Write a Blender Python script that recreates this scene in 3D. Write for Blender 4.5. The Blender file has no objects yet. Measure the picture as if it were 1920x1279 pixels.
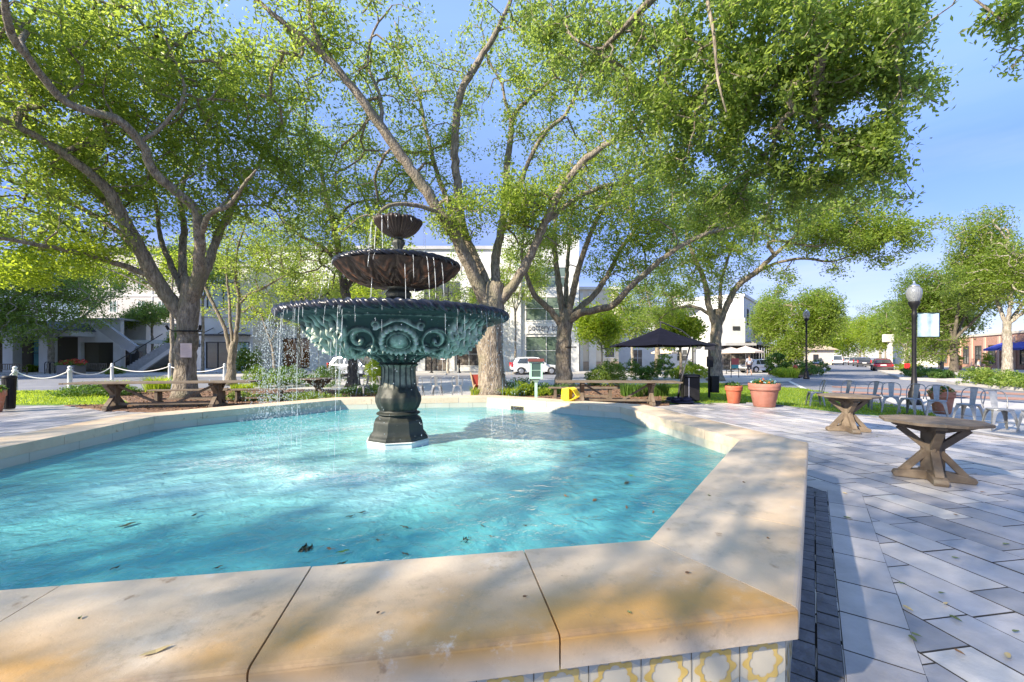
import bpy, bmesh, math, random
import numpy as np
from mathutils import Vector, Matrix
sc = bpy.context.scene
COL = sc.collection
R_ = math.radians
F, HZ, CZ = 793.0, 670.0, 1.6          # focal length in photo pixels, horizon row, eye height
# ---------------------------------------------------------------- camera, sky, sun
cam = bpy.data.cameras.new('camera'); camo = bpy.data.objects.new('camera', cam); COL.objects.link(camo)
camo.location = (0, 0, CZ); camo.rotation_euler = (R_(90), 0, 0)
cam.sensor_width = 36; cam.lens = 36 * F / 1920; cam.shift_y = (HZ - 639.5) / 1920
cam.clip_start = 0.05; cam.clip_end = 3000
sc.camera = camo
SUN_DIR = Vector((0.82, 0.57, 0)).normalized() * math.cos(R_(31)); SUN_DIR.z = -math.sin(R_(31))
sun = bpy.data.lights.new('sun', 'SUN'); sun.energy = 3.1; sun.angle = R_(0.8); sun.color = (1, .88, .70)
suno = bpy.data.objects.new('sun', sun); COL.objects.link(suno); suno.location = (-8, -6, 12)
suno.rotation_euler = SUN_DIR.to_track_quat('-Z', 'Y').to_euler()
w = bpy.data.worlds.new('World'); sc.world = w; w.use_nodes = True
nt = w.node_tree; nt.nodes.clear()
wo = nt.nodes.new('ShaderNodeOutputWorld'); bg = nt.nodes.new('ShaderNodeBackground')
sky = nt.nodes.new('ShaderNodeTexSky'); sky.sky_type = 'NISHITA'; sky.sun_disc = False
sky.sun_elevation = R_(31); sky.sun_rotation = math.atan2(-SUN_DIR.x, -SUN_DIR.y) % (2 * math.pi)
sky.air_density = 0.9; sky.dust_density = 0.0; sky.ozone_density = 3.0
tc = nt.nodes.new('ShaderNodeTexCoord'); mp = nt.nodes.new('ShaderNodeMapping'); mp.inputs['Scale'].default_value = (1.0, 1.0, 6.5)
cn = nt.nodes.new('ShaderNodeTexNoise'); cn.inputs['Scale'].default_value = 1.6; cn.inputs['Detail'].default_value = 7; cn.inputs['Roughness'].default_value = .55
cr = nt.nodes.new('ShaderNodeMapRange'); cr.inputs['From Min'].default_value = .42; cr.inputs['From Max'].default_value = .72; cr.inputs['To Max'].default_value = .62
sx = nt.nodes.new('ShaderNodeSeparateXYZ'); zr = nt.nodes.new('ShaderNodeMapRange')
zr.inputs['From Min'].default_value = .50; zr.inputs['From Max'].default_value = .05
mm = nt.nodes.new('ShaderNodeMath'); mm.operation = 'MULTIPLY'
mx = nt.nodes.new('ShaderNodeMix'); mx.data_type = 'RGBA'; mx.inputs['B'].default_value = (1.75, 1.85, 2.2, 1)
L = nt.links.new
L(tc.outputs['Generated'], mp.inputs['Vector']); L(mp.outputs[0], cn.inputs['Vector']); L(cn.outputs['Fac'], cr.inputs['Value'])
tint = nt.nodes.new('ShaderNodeMix'); tint.data_type = 'RGBA'; tint.blend_type = 'MULTIPLY'; tint.inputs['Factor'].default_value = 1; hz_ = nt.nodes.new('ShaderNodeValToRGB'); hz_.color_ramp.elements[0].color = (.20, .19, .25, 1); hz_.color_ramp.elements[0].position = 0; hz_.color_ramp.elements[1].color = (1.06, .94, .88, 1); hz_.color_ramp.elements[1].position = .62
for q_, c_ in ((.12, (.25, .225, .31, 1)), (.33, (.33, .335, .50, 1))): x_ = hz_.color_ramp.elements.new(q_); x_.color = c_
L(sx.outputs['Z'], hz_.inputs[0]); L(hz_.outputs[0], tint.inputs['B'])
L(sky.outputs[0], tint.inputs['A']); L(tc.outputs['Generated'], sx.inputs[0]); L(sx.outputs['Z'], zr.inputs['Value']); L(cr.outputs[0], mm.inputs[0]); L(zr.outputs[0], mm.inputs[1])
L(mm.outputs[0], mx.inputs['Factor']); L(tint.outputs['Result'], mx.inputs['A']); L(mx.outputs['Result'], bg.inputs['Color'])
bg.inputs['Strength'].default_value = 0.15; L(bg.outputs[0], wo.inputs[0])
sc.view_settings.view_transform = 'Standard'; sc.view_settings.look = 'None'; sc.view_settings.gamma = 1
sc.view_settings.use_curve_mapping = False; sc.view_settings.exposure = 1.93
sc.cycles.max_bounces = 8; sc.cycles.transparent_max_bounces = 12; sc.cycles.caustics_reflective = False
sc.cycles.use_denoising = True
# ---------------------------------------------------------------- helpers
def P(u, v, Y): return np.array([(u - 960) * Y / F, Y, CZ - (v - HZ) * Y / F])
def G(u, v, z=0.0):
    Y = (CZ - z) * F / (v - HZ); return np.array([(u - 960) * Y / F, Y, z])
def rng(s): return np.random.default_rng(s)
def tag(o, label=None, cat=None, group=None, kind=None):
    if label: o['label'] = label
    if cat: o['category'] = cat
    if group: o['group'] = group
    if kind: o['kind'] = kind
    return o
def thing(name, label, cat, loc=(0, 0, 0), rz=0, group=None):
    o = bpy.data.objects.new(name, None); COL.objects.link(o); o.empty_display_size = .2
    o.location = loc; o.rotation_euler = (0, 0, rz); return tag(o, label, cat, group)
def copy_tree(o, parent=None):
    c = o.copy(); COL.objects.link(c); c.parent = parent
    for ch in KIDS(o): copy_tree(ch, c)
    return c
def KIDS(o): return [x for x in ALLCH.get(o.name, [])]
ALLCH = {}
_copy = copy_tree
def copy_tree(o, parent=None):
    c = o.copy(); COL.objects.link(c); c.parent = parent
    if parent is not None: ALLCH.setdefault(parent.name, []).append(c)
    for ch in list(ALLCH.get(o.name, [])): copy_tree(ch, c)
    return c
def dup(o, loc, rz=None, label=None, scale=None):
    c = copy_tree(o); c.location = loc
    if rz is not None: c.rotation_euler = (0, 0, rz)
    if label: c['label'] = label
    if scale: c.scale = (scale, scale, scale) if not hasattr(scale, '__len__') else scale
    return c
class B:
    """collects geometry, links it as one mesh object"""
    def __init__(s): s.v = []; s.f = []; s.n = 0; s.attr = []
    def add(s, vs, fs, M=None):
        vs = np.asarray(vs, float)
        if M is not None: vs = vs @ np.array(M)[:3, :3].T + np.array(M)[:3, 3]
        b = s.n; s.v.append(vs); s.n += len(vs)
        s.f += [tuple(i + b for i in f) for f in fs]; return s
    def box(s, x0, x1, y0, y1, z0, z1, M=None):
        v = [(x0, y0, z0), (x1, y0, z0), (x1, y1, z0), (x0, y1, z0), (x0, y0, z1), (x1, y0, z1), (x1, y1, z1), (x0, y1, z1)]
        return s.add(v, [(0, 3, 2, 1), (4, 5, 6, 7), (0, 1, 5, 4), (1, 2, 6, 5), (2, 3, 7, 6), (3, 0, 4, 7)], M)
    def beam(s, a, b, w, h, up=(0, 0, 1)):
        a = Vector(a); b = Vector(b); d = (b - a); L = d.length; d.normalize(); up = Vector(up)
        sd = d.cross(up); sd = sd.normalized() if sd.length > 1e-5 else Vector((1, 0, 0)); u2 = sd.cross(d)
        M = Matrix((( d.x, sd.x, u2.x, a.x), (d.y, sd.y, u2.y, a.y), (d.z, sd.z, u2.z, a.z), (0, 0, 0, 1)))
        return s.box(0, L, -w / 2, w / 2, -h / 2, h / 2, M)
    def tube(s, pts, rad, n=8, caps=True, rough=0):
        pts = np.asarray(pts, float); m = len(pts)
        if not hasattr(rad, '__len__'): rad = [rad] * m
        t = np.gradient(pts, axis=0); t /= np.linalg.norm(t, axis=1)[:, None] + 1e-9
        ref = np.array([0, 0, 1.]) if abs(t[0][2]) < .9 else np.array([1., 0, 0])
        u = np.cross(t[0], ref); u /= np.linalg.norm(u)
        vs = []; an = np.arange(n) * 2 * np.pi / n; ca, sa = np.cos(an)[:, None], np.sin(an)[:, None]
        for i in range(m):
            u = u - t[i] * (u @ t[i]); u /= np.linalg.norm(u) + 1e-9; w_ = np.cross(t[i], u)
            rr_ = rad[i] * (1 + (rough * (np.sin(an * 3 + i * .35) * .5 + np.sin(an * 5 - i * .23 + 1) * .4 + np.sin(an * 2 + i * 1.1) * .35 + np.sin(i * .9) * .5)[:, None] if rough else 0)); vs.append(pts[i] + rr_ * (ca * u + sa * w_))
        fs = [(i * n + j, i * n + (j + 1) % n, (i + 1) * n + (j + 1) % n, (i + 1) * n + j) for i in range(m - 1) for j in range(n)]
        if caps: fs += [tuple(range(n - 1, -1, -1)), tuple(range((m - 1) * n, m * n))]
        return s.add(np.vstack(vs), fs)
    def lathe(s, prof, n=32, c=(0, 0, 0), caps=True, ph=0, flute=None):
        prof = np.asarray(prof, float); m = len(prof); th = np.arange(n) * 2 * np.pi / n + ph
        r = np.repeat(prof[:, :1], n, 1)
        if flute is not None: r = r + flute(th[None, :], prof[:, 1:2], prof[:, :1])
        vs = np.stack([r * np.cos(th) + c[0], r * np.sin(th) + c[1], np.repeat(prof[:, 1:2], n, 1) + c[2]], -1).reshape(-1, 3)
        fs = [(i * n + j, i * n + (j + 1) % n, (i + 1) * n + (j + 1) % n, (i + 1) * n + j) for i in range(m - 1) for j in range(n)]
        if caps: fs += [tuple(range(n - 1, -1, -1)), tuple(range((m - 1) * n, m * n))]
        return s.add(vs, fs)
    def prism(s, poly, z0, z1, M=None):
        n = len(poly)
        v = [(x, y, z0) for x, y in poly] + [(x, y, z1) for x, y in poly]
        return s.add(v, [tuple(range(n - 1, -1, -1)), tuple(range(n, 2 * n))] + [(i, (i + 1) % n, n + (i + 1) % n, n + i) for i in range(n)], M)
    def build(s, name, mat, parent=None, smooth=False, bevel=0, world=False, attr=None):
        me = bpy.data.meshes.new(name); vs = np.vstack(s.v) if s.v else np.zeros((0, 3))
        if world and parent is not None: vs = vs - np.array(parent.location)
        me.from_pydata(vs.tolist(), [], s.f); me.update()
        if attr is not None:
            a = me.attributes.new(attr[0], 'FLOAT', attr[2] if len(attr) > 2 else 'POINT'); a.data.foreach_set('value', np.asarray(attr[1], np.float32))
        return link(me, name, mat, parent, smooth, bevel)
def link(me, name, mat, parent=None, smooth=False, bevel=0):
    if smooth: me.polygons.foreach_set('use_smooth', [True] * len(me.polygons))
    if mat: me.materials.append(mat)
    o = bpy.data.objects.new(name, me); COL.objects.link(o)
    if parent is not None: o.parent = parent; ALLCH.setdefault(parent.name, []).append(o)
    if bevel:
        b = o.modifiers.new('bevel', 'BEVEL'); b.width = bevel; b.segments = 2; b.limit_method = 'ANGLE'; b.angle_limit = R_(35)
    return o
def quadmesh(name, V, mat, parent=None, tone=None, k=4, off=None):
    """V: (n,k,3) loose polygons"""
    n = len(V); me = bpy.data.meshes.new(name); V = V.reshape(-1, 3)
    if off is not None: V = V - np.array(off)
    me.vertices.add(n * k); me.vertices.foreach_set('co', V.astype(np.float32).ravel())
    me.loops.add(n * k); me.loops.foreach_set('vertex_index', np.arange(n * k, dtype=np.int32))
    me.polygons.add(n); me.polygons.foreach_set('loop_start', (np.arange(n) * k).astype(np.int32))
    if tone is not None:
        a = me.attributes.new('tone', 'FLOAT', 'FACE'); a.data.foreach_set('value', tone.astype(np.float32))
    me.update(calc_edges=True)
    return link(me, name, mat, parent)
# ---------------------------------------------------------------- materials
def newmat(name):
    m = bpy.data.materials.new(name); m.use_nodes = True; nt = m.node_tree
    return m, nt, nt.nodes['Principled BSDF'], nt.nodes['Material Output']
MC = {}
def M(name, c, rough=.7, metal=0, c2=None, scale=3, bump=0, bscale=None, detail=5, lo=.35, hi=.65, c3=None, s3=.7, spec=None, stretch=None, emit=None, coat=0):
    if name in MC: return MC[name]
    m, nt, p, out = newmat(name); N = nt.nodes.new; Lk = nt.links.new
    p.inputs['Base Color'].default_value = (*c, 1); p.inputs['Roughness'].default_value = rough; p.inputs['Metallic'].default_value = metal
    if spec is not None: p.inputs['Specular IOR Level'].default_value = spec
    if coat: p.inputs['Coat Weight'].default_value = coat; p.inputs['Coat Roughness'].default_value = .05
    if emit: p.inputs['Emission Color'].default_value = (*emit[0], 1); p.inputs['Emission Strength'].default_value = emit[1]
    tcn = N('ShaderNodeTexCoord'); vec = tcn.outputs['Object']
    if stretch:
        mpn = N('ShaderNodeMapping'); mpn.inputs['Scale'].default_value = stretch; Lk(vec, mpn.inputs['Vector']); vec = mpn.outputs[0]
    if c2:
        n = N('ShaderNodeTexNoise'); n.inputs['Scale'].default_value = scale; n.inputs['Detail'].default_value = detail; n.inputs['Roughness'].default_value = .6; Lk(vec, n.inputs['Vector'])
        r = N('ShaderNodeMapRange'); r.inputs['From Min'].default_value = lo; r.inputs['From Max'].default_value = hi; Lk(n.outputs['Fac'], r.inputs['Value'])
        mx = N('ShaderNodeMix'); mx.data_type = 'RGBA'; mx.inputs['A'].default_value = (*c, 1); mx.inputs['B'].default_value = (*c2, 1); Lk(r.outputs[0], mx.inputs['Factor'])
        last = mx.outputs['Result']
        if c3:
            n3 = N('ShaderNodeTexNoise'); n3.inputs['Scale'].default_value = scale * s3; n3.inputs['Detail'].default_value = 8; n3.inputs['Roughness'].default_value = .7
            o3 = N('ShaderNodeMapping'); o3.inputs['Location'].default_value = (7.3, 2.1, 4.4); Lk(vec, o3.inputs['Vector']); Lk(o3.outputs[0], n3.inputs['Vector'])
            r3 = N('ShaderNodeMapRange'); r3.inputs['From Min'].default_value = .52; r3.inputs['From Max'].default_value = .66; Lk(n3.outputs['Fac'], r3.inputs['Value'])
            m3 = N('ShaderNodeMix'); m3.data_type = 'RGBA'; m3.inputs['B'].default_value = (*c3, 1); Lk(last, m3.inputs['A']); Lk(r3.outputs[0], m3.inputs['Factor']); last = m3.outputs['Result']
        Lk(last, p.inputs['Base Color'])
    if bump:
        nb = N('ShaderNodeTexNoise'); nb.inputs['Scale'].default_value = bscale or scale * 4; nb.inputs['Detail'].default_value = 6; Lk(vec, nb.inputs['Vector'])
        bp = N('ShaderNodeBump'); bp.inputs['Strength'].default_value = bump; bp.inputs['Distance'].default_value = .02; Lk(nb.outputs['Fac'], bp.inputs['Height']); Lk(bp.outputs[0], p.inputs['Normal'])
    MC[name] = m; return m
def leafmat(name, ca, cb, trans=.45, tcol=(.30, .52, .03)):
    m, nt, p, out = newmat(name); N = nt.nodes.new; Lk = nt.links.new
    at = N('ShaderNodeAttribute'); at.attribute_name = 'tone'
    mx = N('ShaderNodeMix'); mx.data_type = 'RGBA'; mx.inputs['A'].default_value = (*ca, 1); mx.inputs['B'].default_value = (*cb, 1); Lk(at.outputs['Fac'], mx.inputs['Factor'])
    p.inputs['Roughness'].default_value = .42; Lk(mx.outputs['Result'], p.inputs['Base Color'])
    tr = N('ShaderNodeBsdfTranslucent'); hs = N('ShaderNodeMix'); hs.data_type = 'RGBA'; hs.inputs['Factor'].default_value = .6
    Lk(mx.outputs['Result'], hs.inputs['A']); hs.inputs['B'].default_value = (*tcol, 1); Lk(hs.outputs['Result'], tr.inputs['Color'])
    ms = N('ShaderNodeMixShader'); ms.inputs[0].default_value = trans; Lk(p.outputs[0], ms.inputs[1]); Lk(tr.outputs[0], ms.inputs[2]); Lk(ms.outputs[0], out.inputs['Surface'])
    return m
LEAF = leafmat('oak_leaf', (.075, .145, .02), (.31, .39, .07), .6, (.58, .72, .10))
LEAFY = leafmat('young_leaf', (.10, .19, .02), (.36, .42, .05), .6, (.70, .85, .06))
LEAFD = leafmat('dark_leaf', (.055, .11, .022), (.24, .32, .07), .6, (.56, .72, .12))
BUSH = leafmat('shrub_leaf', (.035, .09, .02), (.13, .22, .04), .35)
BUSHY = leafmat('light_shrub_leaf', (.08, .16, .02), (.30, .36, .07), .4)
def bark_mat(name, a, b):
    m, nt, p, out = newmat(name); N = nt.nodes.new; Lk = nt.links.new
    t = N('ShaderNodeTexCoord'); mp_ = N('ShaderNodeMapping'); mp_.inputs['Scale'].default_value = (1, 1, .28); Lk(t.outputs['Object'], mp_.inputs['Vector'])
    n = N('ShaderNodeTexNoise'); n.inputs['Scale'].default_value = 11; n.inputs['Detail'].default_value = 8; n.inputs['Roughness'].default_value = .7; Lk(mp_.outputs[0], n.inputs['Vector'])
    v = N('ShaderNodeTexVoronoi'); v.feature = 'DISTANCE_TO_EDGE'; v.inputs['Scale'].default_value = 16; Lk(mp_.outputs[0], v.inputs['Vector'])
    n2 = N('ShaderNodeTexNoise'); n2.inputs['Scale'].default_value = 1.3; n2.inputs['Detail'].default_value = 4; Lk(t.outputs['Object'], n2.inputs['Vector'])
    mx = N('ShaderNodeMix'); mx.data_type = 'RGBA'; mx.inputs['A'].default_value = (*[x * .8 for x in a], 1); mx.inputs['B'].default_value = (*b, 1)
    r = N('ShaderNodeMapRange'); r.inputs['From Min'].default_value = .38; r.inputs['From Max'].default_value = .65; Lk(n.outputs['Fac'], r.inputs['Value']); Lk(r.outputs[0], mx.inputs['Factor'])
    m2 = N('ShaderNodeMix'); m2.data_type = 'RGBA'; m2.inputs['B'].default_value = (.20, .19, .12, 1); Lk(mx.outputs['Result'], m2.inputs['A'])
    r2 = N('ShaderNodeMapRange'); r2.inputs['From Min'].default_value = .5; r2.inputs['From Max'].default_value = .7; r2.inputs['To Max'].default_value = .7; Lk(n2.outputs['Fac'], r2.inputs['Value']); Lk(r2.outputs[0], m2.inputs['Factor'])
    Lk(m2.outputs['Result'], p.inputs['Base Color']); p.inputs['Roughness'].default_value = .9
    ad = N('ShaderNodeMath'); ad.operation = 'ADD'; mi = N('ShaderNodeMath'); mi.operation = 'MINIMUM'; mi.inputs[1].default_value = .25; Lk(v.outputs['Distance'], mi.inputs[0])
    Lk(mi.outputs[0], ad.inputs[0]); Lk(n.outputs['Fac'], ad.inputs[1])
    bp = N('ShaderNodeBump'); bp.inputs['Strength'].default_value = 1; bp.inputs['Distance'].default_value = .07; Lk(ad.outputs[0], bp.inputs['Height']); Lk(bp.outputs[0], p.inputs['Normal'])
    return m
BARK = bark_mat('oak_bark', (.15, .12, .09), (.40, .34, .26))
BARKL = bark_mat('pale_bark', (.22, .19, .15), (.48, .43, .36))
BARKD = bark_mat('dark_bark', (.06, .05, .04), (.17, .14, .11))
WOOD = M('weathered_teak', (.11, .08, .055), .8, c2=(.20, .155, .11), scale=4, bump=.3, stretch=(1, 1, 1), c3=(.15, .13, .10))
WOODW = M('warm_teak', (.36, .24, .13), .7, c2=(.50, .36, .20), scale=4, bump=.3)
BLACK = M('black_paint', (.006, .006, .008), .5, spec=.3, c2=(.014, .014, .016), scale=6)
STEEL = M('galvanised_steel', (.25, .255, .255), .42, .5, c2=(.34, .345, .345), scale=14, bump=.05)
WHITE = M('white_paint', (.68, .68, .66), .5, c2=(.60, .60, .58), scale=1.2)
TERRA = M('terracotta', (.42, .15, .085), .8, c2=(.50, .21, .12), scale=6, bump=.1, c3=(.50, .30, .22))
TERRAD = M('terracotta_brown', (.30, .12, .085), .8, c2=(.36, .16, .12), scale=6, bump=.1)
GLASSD = M('dark_window_glass', (.03, .035, .04), .05, c2=(.07, .08, .08), scale=.6, spec=.8)
RUBBER = M('tyre_rubber', (.015, .015, .016), .8)
CHROME = M('alloy', (.6, .6, .62), .3, .9)
# ---------------------------------------------------------------- foliage
def leaves(cen, n, rad, size, seed, flat=.75, up=.5, wid=.45):
    """n rhombic leaves round every centre"""
    g = rng(seed); cen = np.repeat(np.asarray(cen), n, 0); N = len(cen)
    d = g.normal(size=(N, 3)); d /= np.linalg.norm(d, axis=1)[:, None]; d *= (g.random((N, 1)) ** .45) * rad; d[:, 2] *= flat
    c = cen + d
    nm = g.normal(size=(N, 3)); nm[:, 2] += up * np.sign(nm[:, 2] + .6); nm /= np.linalg.norm(nm, axis=1)[:, None]
    a = np.cross(nm, g.normal(size=(N, 3))); a /= np.linalg.norm(a, axis=1)[:, None]; b = np.cross(nm, a)
    s = size * (.65 + .7 * g.random((N, 1)))
    V = np.stack([c - a * s * .5, c + b * s * wid * .5 - a * s * .02 + nm * s * .06, c + a * s * .5, c - b * s * wid * .5 - a * s * .02 + nm * s * .06], 1)
    tone = np.repeat(g.random(N // n), n) * .55 + g.random(N) * .45
    return V, tone
def resample(pl, step=.3):
    pl = np.asarray(pl, float); out = []
    # catmull-rom
    Q = np.vstack([2 * pl[0] - pl[1], pl, 2 * pl[-1] - pl[-2]])
    for i in range(1, len(Q) - 2):
        n = max(1, int(np.linalg.norm(Q[i + 1][:3] - Q[i][:3]) / step))
        for k in range(n):
            t = k / n; p0, p1, p2, p3 = Q[i - 1], Q[i], Q[i + 1], Q[i + 2]
            out.append(.5 * (2 * p1 + (p2 - p0) * t + (2 * p0 - 5 * p1 + 4 * p2 - p3) * t * t + (3 * p1 - p0 - 3 * p2 + p3) * t ** 3))
    out.append(pl[-1]); return np.array(out)
def ball(g, n, c, r):
    d = g.normal(size=(n, 3)); d /= np.linalg.norm(d, axis=1)[:, None]; return np.asarray(c) + d * (g.random((n, 1)) ** .4) * np.asarray(r)
def tree(name, label, base, limbs, att, seed, leaf=.13, nl=45, rad=.45, lm=None, bm=None, group=None, twig=.011, step=.4, wig=.05, drop=0, up=.5, along=0):
    """limbs: polylines of (x,y,z,r); att: attractor points the branches grow to, each carrying a leaf cluster"""
    g = rng(seed); root = thing(name, label, 'tree', tuple(base), 0, group); wood = B()
    pos = []; lim = []; dirs = []
    for li, l in enumerate(limbs):
        q = resample(l, .2)
        jit = g.normal(size=(len(q), 3)) * wig * .3; jit[0] = 0; q[:, :3] += jit * np.minimum(1, q[:, 3:4] * 8)
        q[:, 3] = np.maximum(q[:, 3] * (1 if li == 0 else .84), .012)
        if li == 0:
            h = q[:, 2] - q[0, 2]; q[:, 3] *= 1 + .45 * np.exp(-h / .22)
        wood.tube(q[:, :3], q[:, 3], 22 if q[0, 3] > .15 else 10, rough=.06)
        k0 = len(q) // 4 if li else int(len(q) * .75)
        t = np.gradient(q[:, :3], axis=0); t /= np.linalg.norm(t, axis=1)[:, None] + 1e-9
        pos.append(q[k0:, :3]); lim.append(q[k0:, 3]); dirs.append(t[k0:])
    pos = np.vstack(pos); lim = np.concatenate(lim); dirs = np.vstack(dirs)
    n0 = len(pos); att = np.asarray(att)
    from_d = np.array([np.min(np.sum((pos - a) ** 2, 1)) for a in att]); att = att[np.argsort(from_d)]
    cap = n0 + len(att) * 30; PP = np.zeros((cap, 3)); PP[:n0] = pos; DD = np.zeros((cap, 3)); DD[:n0] = dirs
    plen = np.zeros(cap); par = -np.ones(cap, int); cnt = np.zeros(cap); n = n0; chains = []
    for a in att:
        dd = np.sqrt(np.sum((PP[:n] - a) ** 2, 1)); i = int(np.argmin(dd + .22 * plen[:n])); d = dd[i]
        k = max(2, int(d / step)); 
        if n + k >= cap: break
        p0 = PP[i]; c = p0 + DD[i] * d * .35 + g.normal(size=3) * d * .08 + np.array([0, 0, -drop * d])
        tt = np.linspace(0, 1, k + 1)[1:, None]; q = (1 - tt) ** 2 * p0 + 2 * tt * (1 - tt) * c + tt ** 2 * a
        q[:-1] += g.normal(size=(k - 1, 3)) * wig * .6
        PP[n:n + k] = q; full = np.vstack([p0, q]); tg = np.diff(full, axis=0); tg /= np.linalg.norm(tg, axis=1)[:, None] + 1e-9
        DD[n:n + k] = tg; plen[n:n + k] = plen[i] + np.arange(1, k + 1) * d / k
        par[n] = i; par[n + 1:n + k] = np.arange(n, n + k - 1); chains.append((i, n, k)); n += k
    for (i, s, k) in chains:                      # leaf load carried by each node
        j = s + k - 1
        while j >= 0: cnt[j] += 1; j = par[j]
    for (i, s, k) in chains:
        pts = np.vstack([PP[i], PP[s:s + k]]); r = twig * np.sqrt(np.concatenate([[cnt[s]], cnt[s:s + k]]))
        if i < n0: r = np.minimum(r, lim[i] * .8)
        r = np.minimum(r, .13); wood.tube(pts, np.maximum(r, .006), 6 if r[0] > .03 else 4, caps=False)
    wood.build('trunk', bm or BARK, root, True, world=True)
    V, tn = leaves(att, nl, rad, leaf, seed + 1, up=up)
    if along:
        C_ = np.vstack([PP[s_ + max(0, k_ // 3):s_ + k_] for (i_, s_, k_) in chains]); V2, t2_ = leaves(C_, along, rad * .45, leaf, seed + 7, up=up); V = np.concatenate([V, V2]); tn = np.concatenate([tn, t2_])
    quadmesh('crown', V, lm or LEAF, root, tn, off=base)
    return root
def blob_att(blobs, seed):
    """blobs: (u, v, ru, rv, Y, rY, n) ellipsoids seen at pixel u,v and standing Y metres away"""
    g = rng(seed); out = []
    for (u, v, ru, rv, Y, rY, n) in blobs:
        q_ = ball(g, int(n * 1.9), P(u, v, Y), (ru * Y / F, rY, rv * Y / F)); out.append(q_)
    q_ = np.vstack(out); m = np.zeros(len(q_)); s_ = 16 / np.mean([b_[4] for b_ in blobs])
    for _ in range(9):
        k = g.normal(size=3) * 2.4 * s_; m += np.sin(q_ @ k + g.random() * 6.28)
    return q_[m > -.85]
def limb(l):  # (u, v, Y, r)
    return [(*P(u, v, Y), r) for (u, v, Y, r) in l]
def bushes(c, r, n, nl=30, rad=.16, leaf=.07, seed=0, mat=None, name='foliage', parent=None, up=.5):
    g = rng(seed); V, t = leaves(ball(g, n, c, r), nl, rad, leaf, seed + 5, up=up)
    return quadmesh(name, V, mat or BUSH, parent, t, off=None if parent is None else parent.location)
# ================================================================ GROUND
def sheet(name, pts, z, mat, z0=None):
    b = B()
    if z0 is None: b.add([(x, y, z) for x, y in pts], [tuple(range(len(pts)))])
    else: b.prism(pts, z0, z)
    o = b.build(name, mat); me = o.data
    bm = bmesh.new(); bm.from_mesh(me); bmesh.ops.recalc_face_normals(bm, faces=bm.faces)
    if z0 is None and bm.faces[:] and bm.faces[:][0].normal.z < 0: bmesh.ops.reverse_faces(bm, faces=bm.faces)
    bm.to_mesh(me); bm.free(); return tag(o, kind='structure')
def uv(l, z=0): return [tuple(G(u, v, z)[:2]) for u, v in l]
ASPH = M('asphalt', (.16, .165, .19), .85, c2=(.22, .225, .25), scale=1.5, bump=.2, bscale=60, c3=(.26, .26, .27), s3=.3)
CONC = M('pale_concrete', (.42, .40, .38), .85, c2=(.50, .48, .45), scale=1.0, bump=.1, bscale=30, c3=(.36, .34, .33))
MULCH = M('mulch', (.10, .055, .035), .95, c2=(.24, .14, .09), scale=18, bump=.9, bscale=45, c3=(.30, .19, .13), s3=1.3)
LAWN = M('lawn', (.07, .15, .02), .9, c2=(.15, .26, .03), scale=5, bump=.6, bscale=80, c3=(.20, .28, .05), s3=.4)
sheet('ground', [(-900, -60), (900, -60), (900, 1500), (-900, 1500)], -.004, ASPH)
tag(bpy.data.objects['ground'], kind='structure')
# back street pavement in the middle, where it is light concrete
sheet('sidewalk', [(-14, 15.5), (10, 15.5), (11, 31), (-16, 31)], .004, CONC)
sheet('far_sidewalk', [(-75, 33), (-22, 35.5), (14, 42), (14, 70), (-75, 70)], .12, CONC, -.02)
LWN = uv([(1240, 758), (1345, 757), (1400, 757), (1470, 762), (1530, 770), (1600, 777), (1680, 783), (1760, 787), (1750, 778), (1690, 765), (1600, 750), (1538, 735), (1497, 729), (1440, 727), (1380, 723), (1340, 719), (1240, 722)])
sheet('lawn', LWN, .03, LAWN, -.02)
sheet('left_lawn', uv([(-260, 760), (120, 760), (250, 762), (210, 741), (110, 734), (-260, 734)]), .03, LAWN, -.02)
sheet('mulch_bed', uv([(120, 762), (200, 772), (640, 776), (770, 776), (770, 742), (640, 733), (400, 729), (210, 736), (250, 760)]), .045, MULCH, -.02)
sheet('mulch_bed', uv([(880, 776), (1060, 774), (1255, 762), (1250, 724), (1100, 722), (900, 731)]), .05, MULCH, -.02)
sheet('right_path', uv([(1560, 776), (1640, 786), (1760, 803), (1920, 828), (2300, 885), (2300, 800), (1920, 757), (1760, 745), (1640, 743), (1700, 768)]), .012, CONC)
# main street going off to the right
SD = np.array([.62, .785]); SD /= np.linalg.norm(SD)
sheet('walk', uv([(1345, 719), (1480, 716), (1500, 700), (1480, 692), (1340, 692), (1100, 700), (1100, 715)]), .02, CONC)
BRK = M('brick_paving', (.30, .15, .11), .85, c2=(.38, .22, .16), scale=8, bump=.3)
for (v0, v1) in ((728, 730.5), (737, 740)):
    sheet('crosswalk', uv([(1560, v0 - 4), (2000, v0 + 12), (2000, v1 + 14), (1560, v1 - 4)]), .006, BRK)
sheet('road_marking', uv([(1470, 712), (1476, 711.5), (1513, 729), (1504, 729)]), .006, WHITE)
far_walk = uv([(1612, 683.5), (1690, 711), (1760, 716), (1800, 722), (1920, 733), (2300, 768), (2300, 690), (1900, 678)])
sheet('far_walk', far_walk, .13, M('far_concrete', (.45, .40, .36), .85, c2=(.52, .47, .42), scale=1), -.02)
sheet('verge', uv([(1440, 703), (1500, 709), (1522, 703), (1548, 686), (1535, 683), (1440, 690)]), .1, MULCH, -.02)
# ---------------------------------------------------------------- fountain geometry constants
FC = np.array([-1.65, 6.15]); RI = 4.53; PH = R_(-57.99); CW = .68; ZC = .60; ZWAT = .36
def octo(R, ph=PH, c=FC): return [np.array([c[0] + R * math.cos(ph + k * math.pi / 4), c[1] + R * math.sin(ph + k * math.pi / 4)]) for k in range(8)]
C8 = 1 / math.cos(math.pi / 8)
def ring_off(w_): return octo(RI + w_ * C8)
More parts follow.
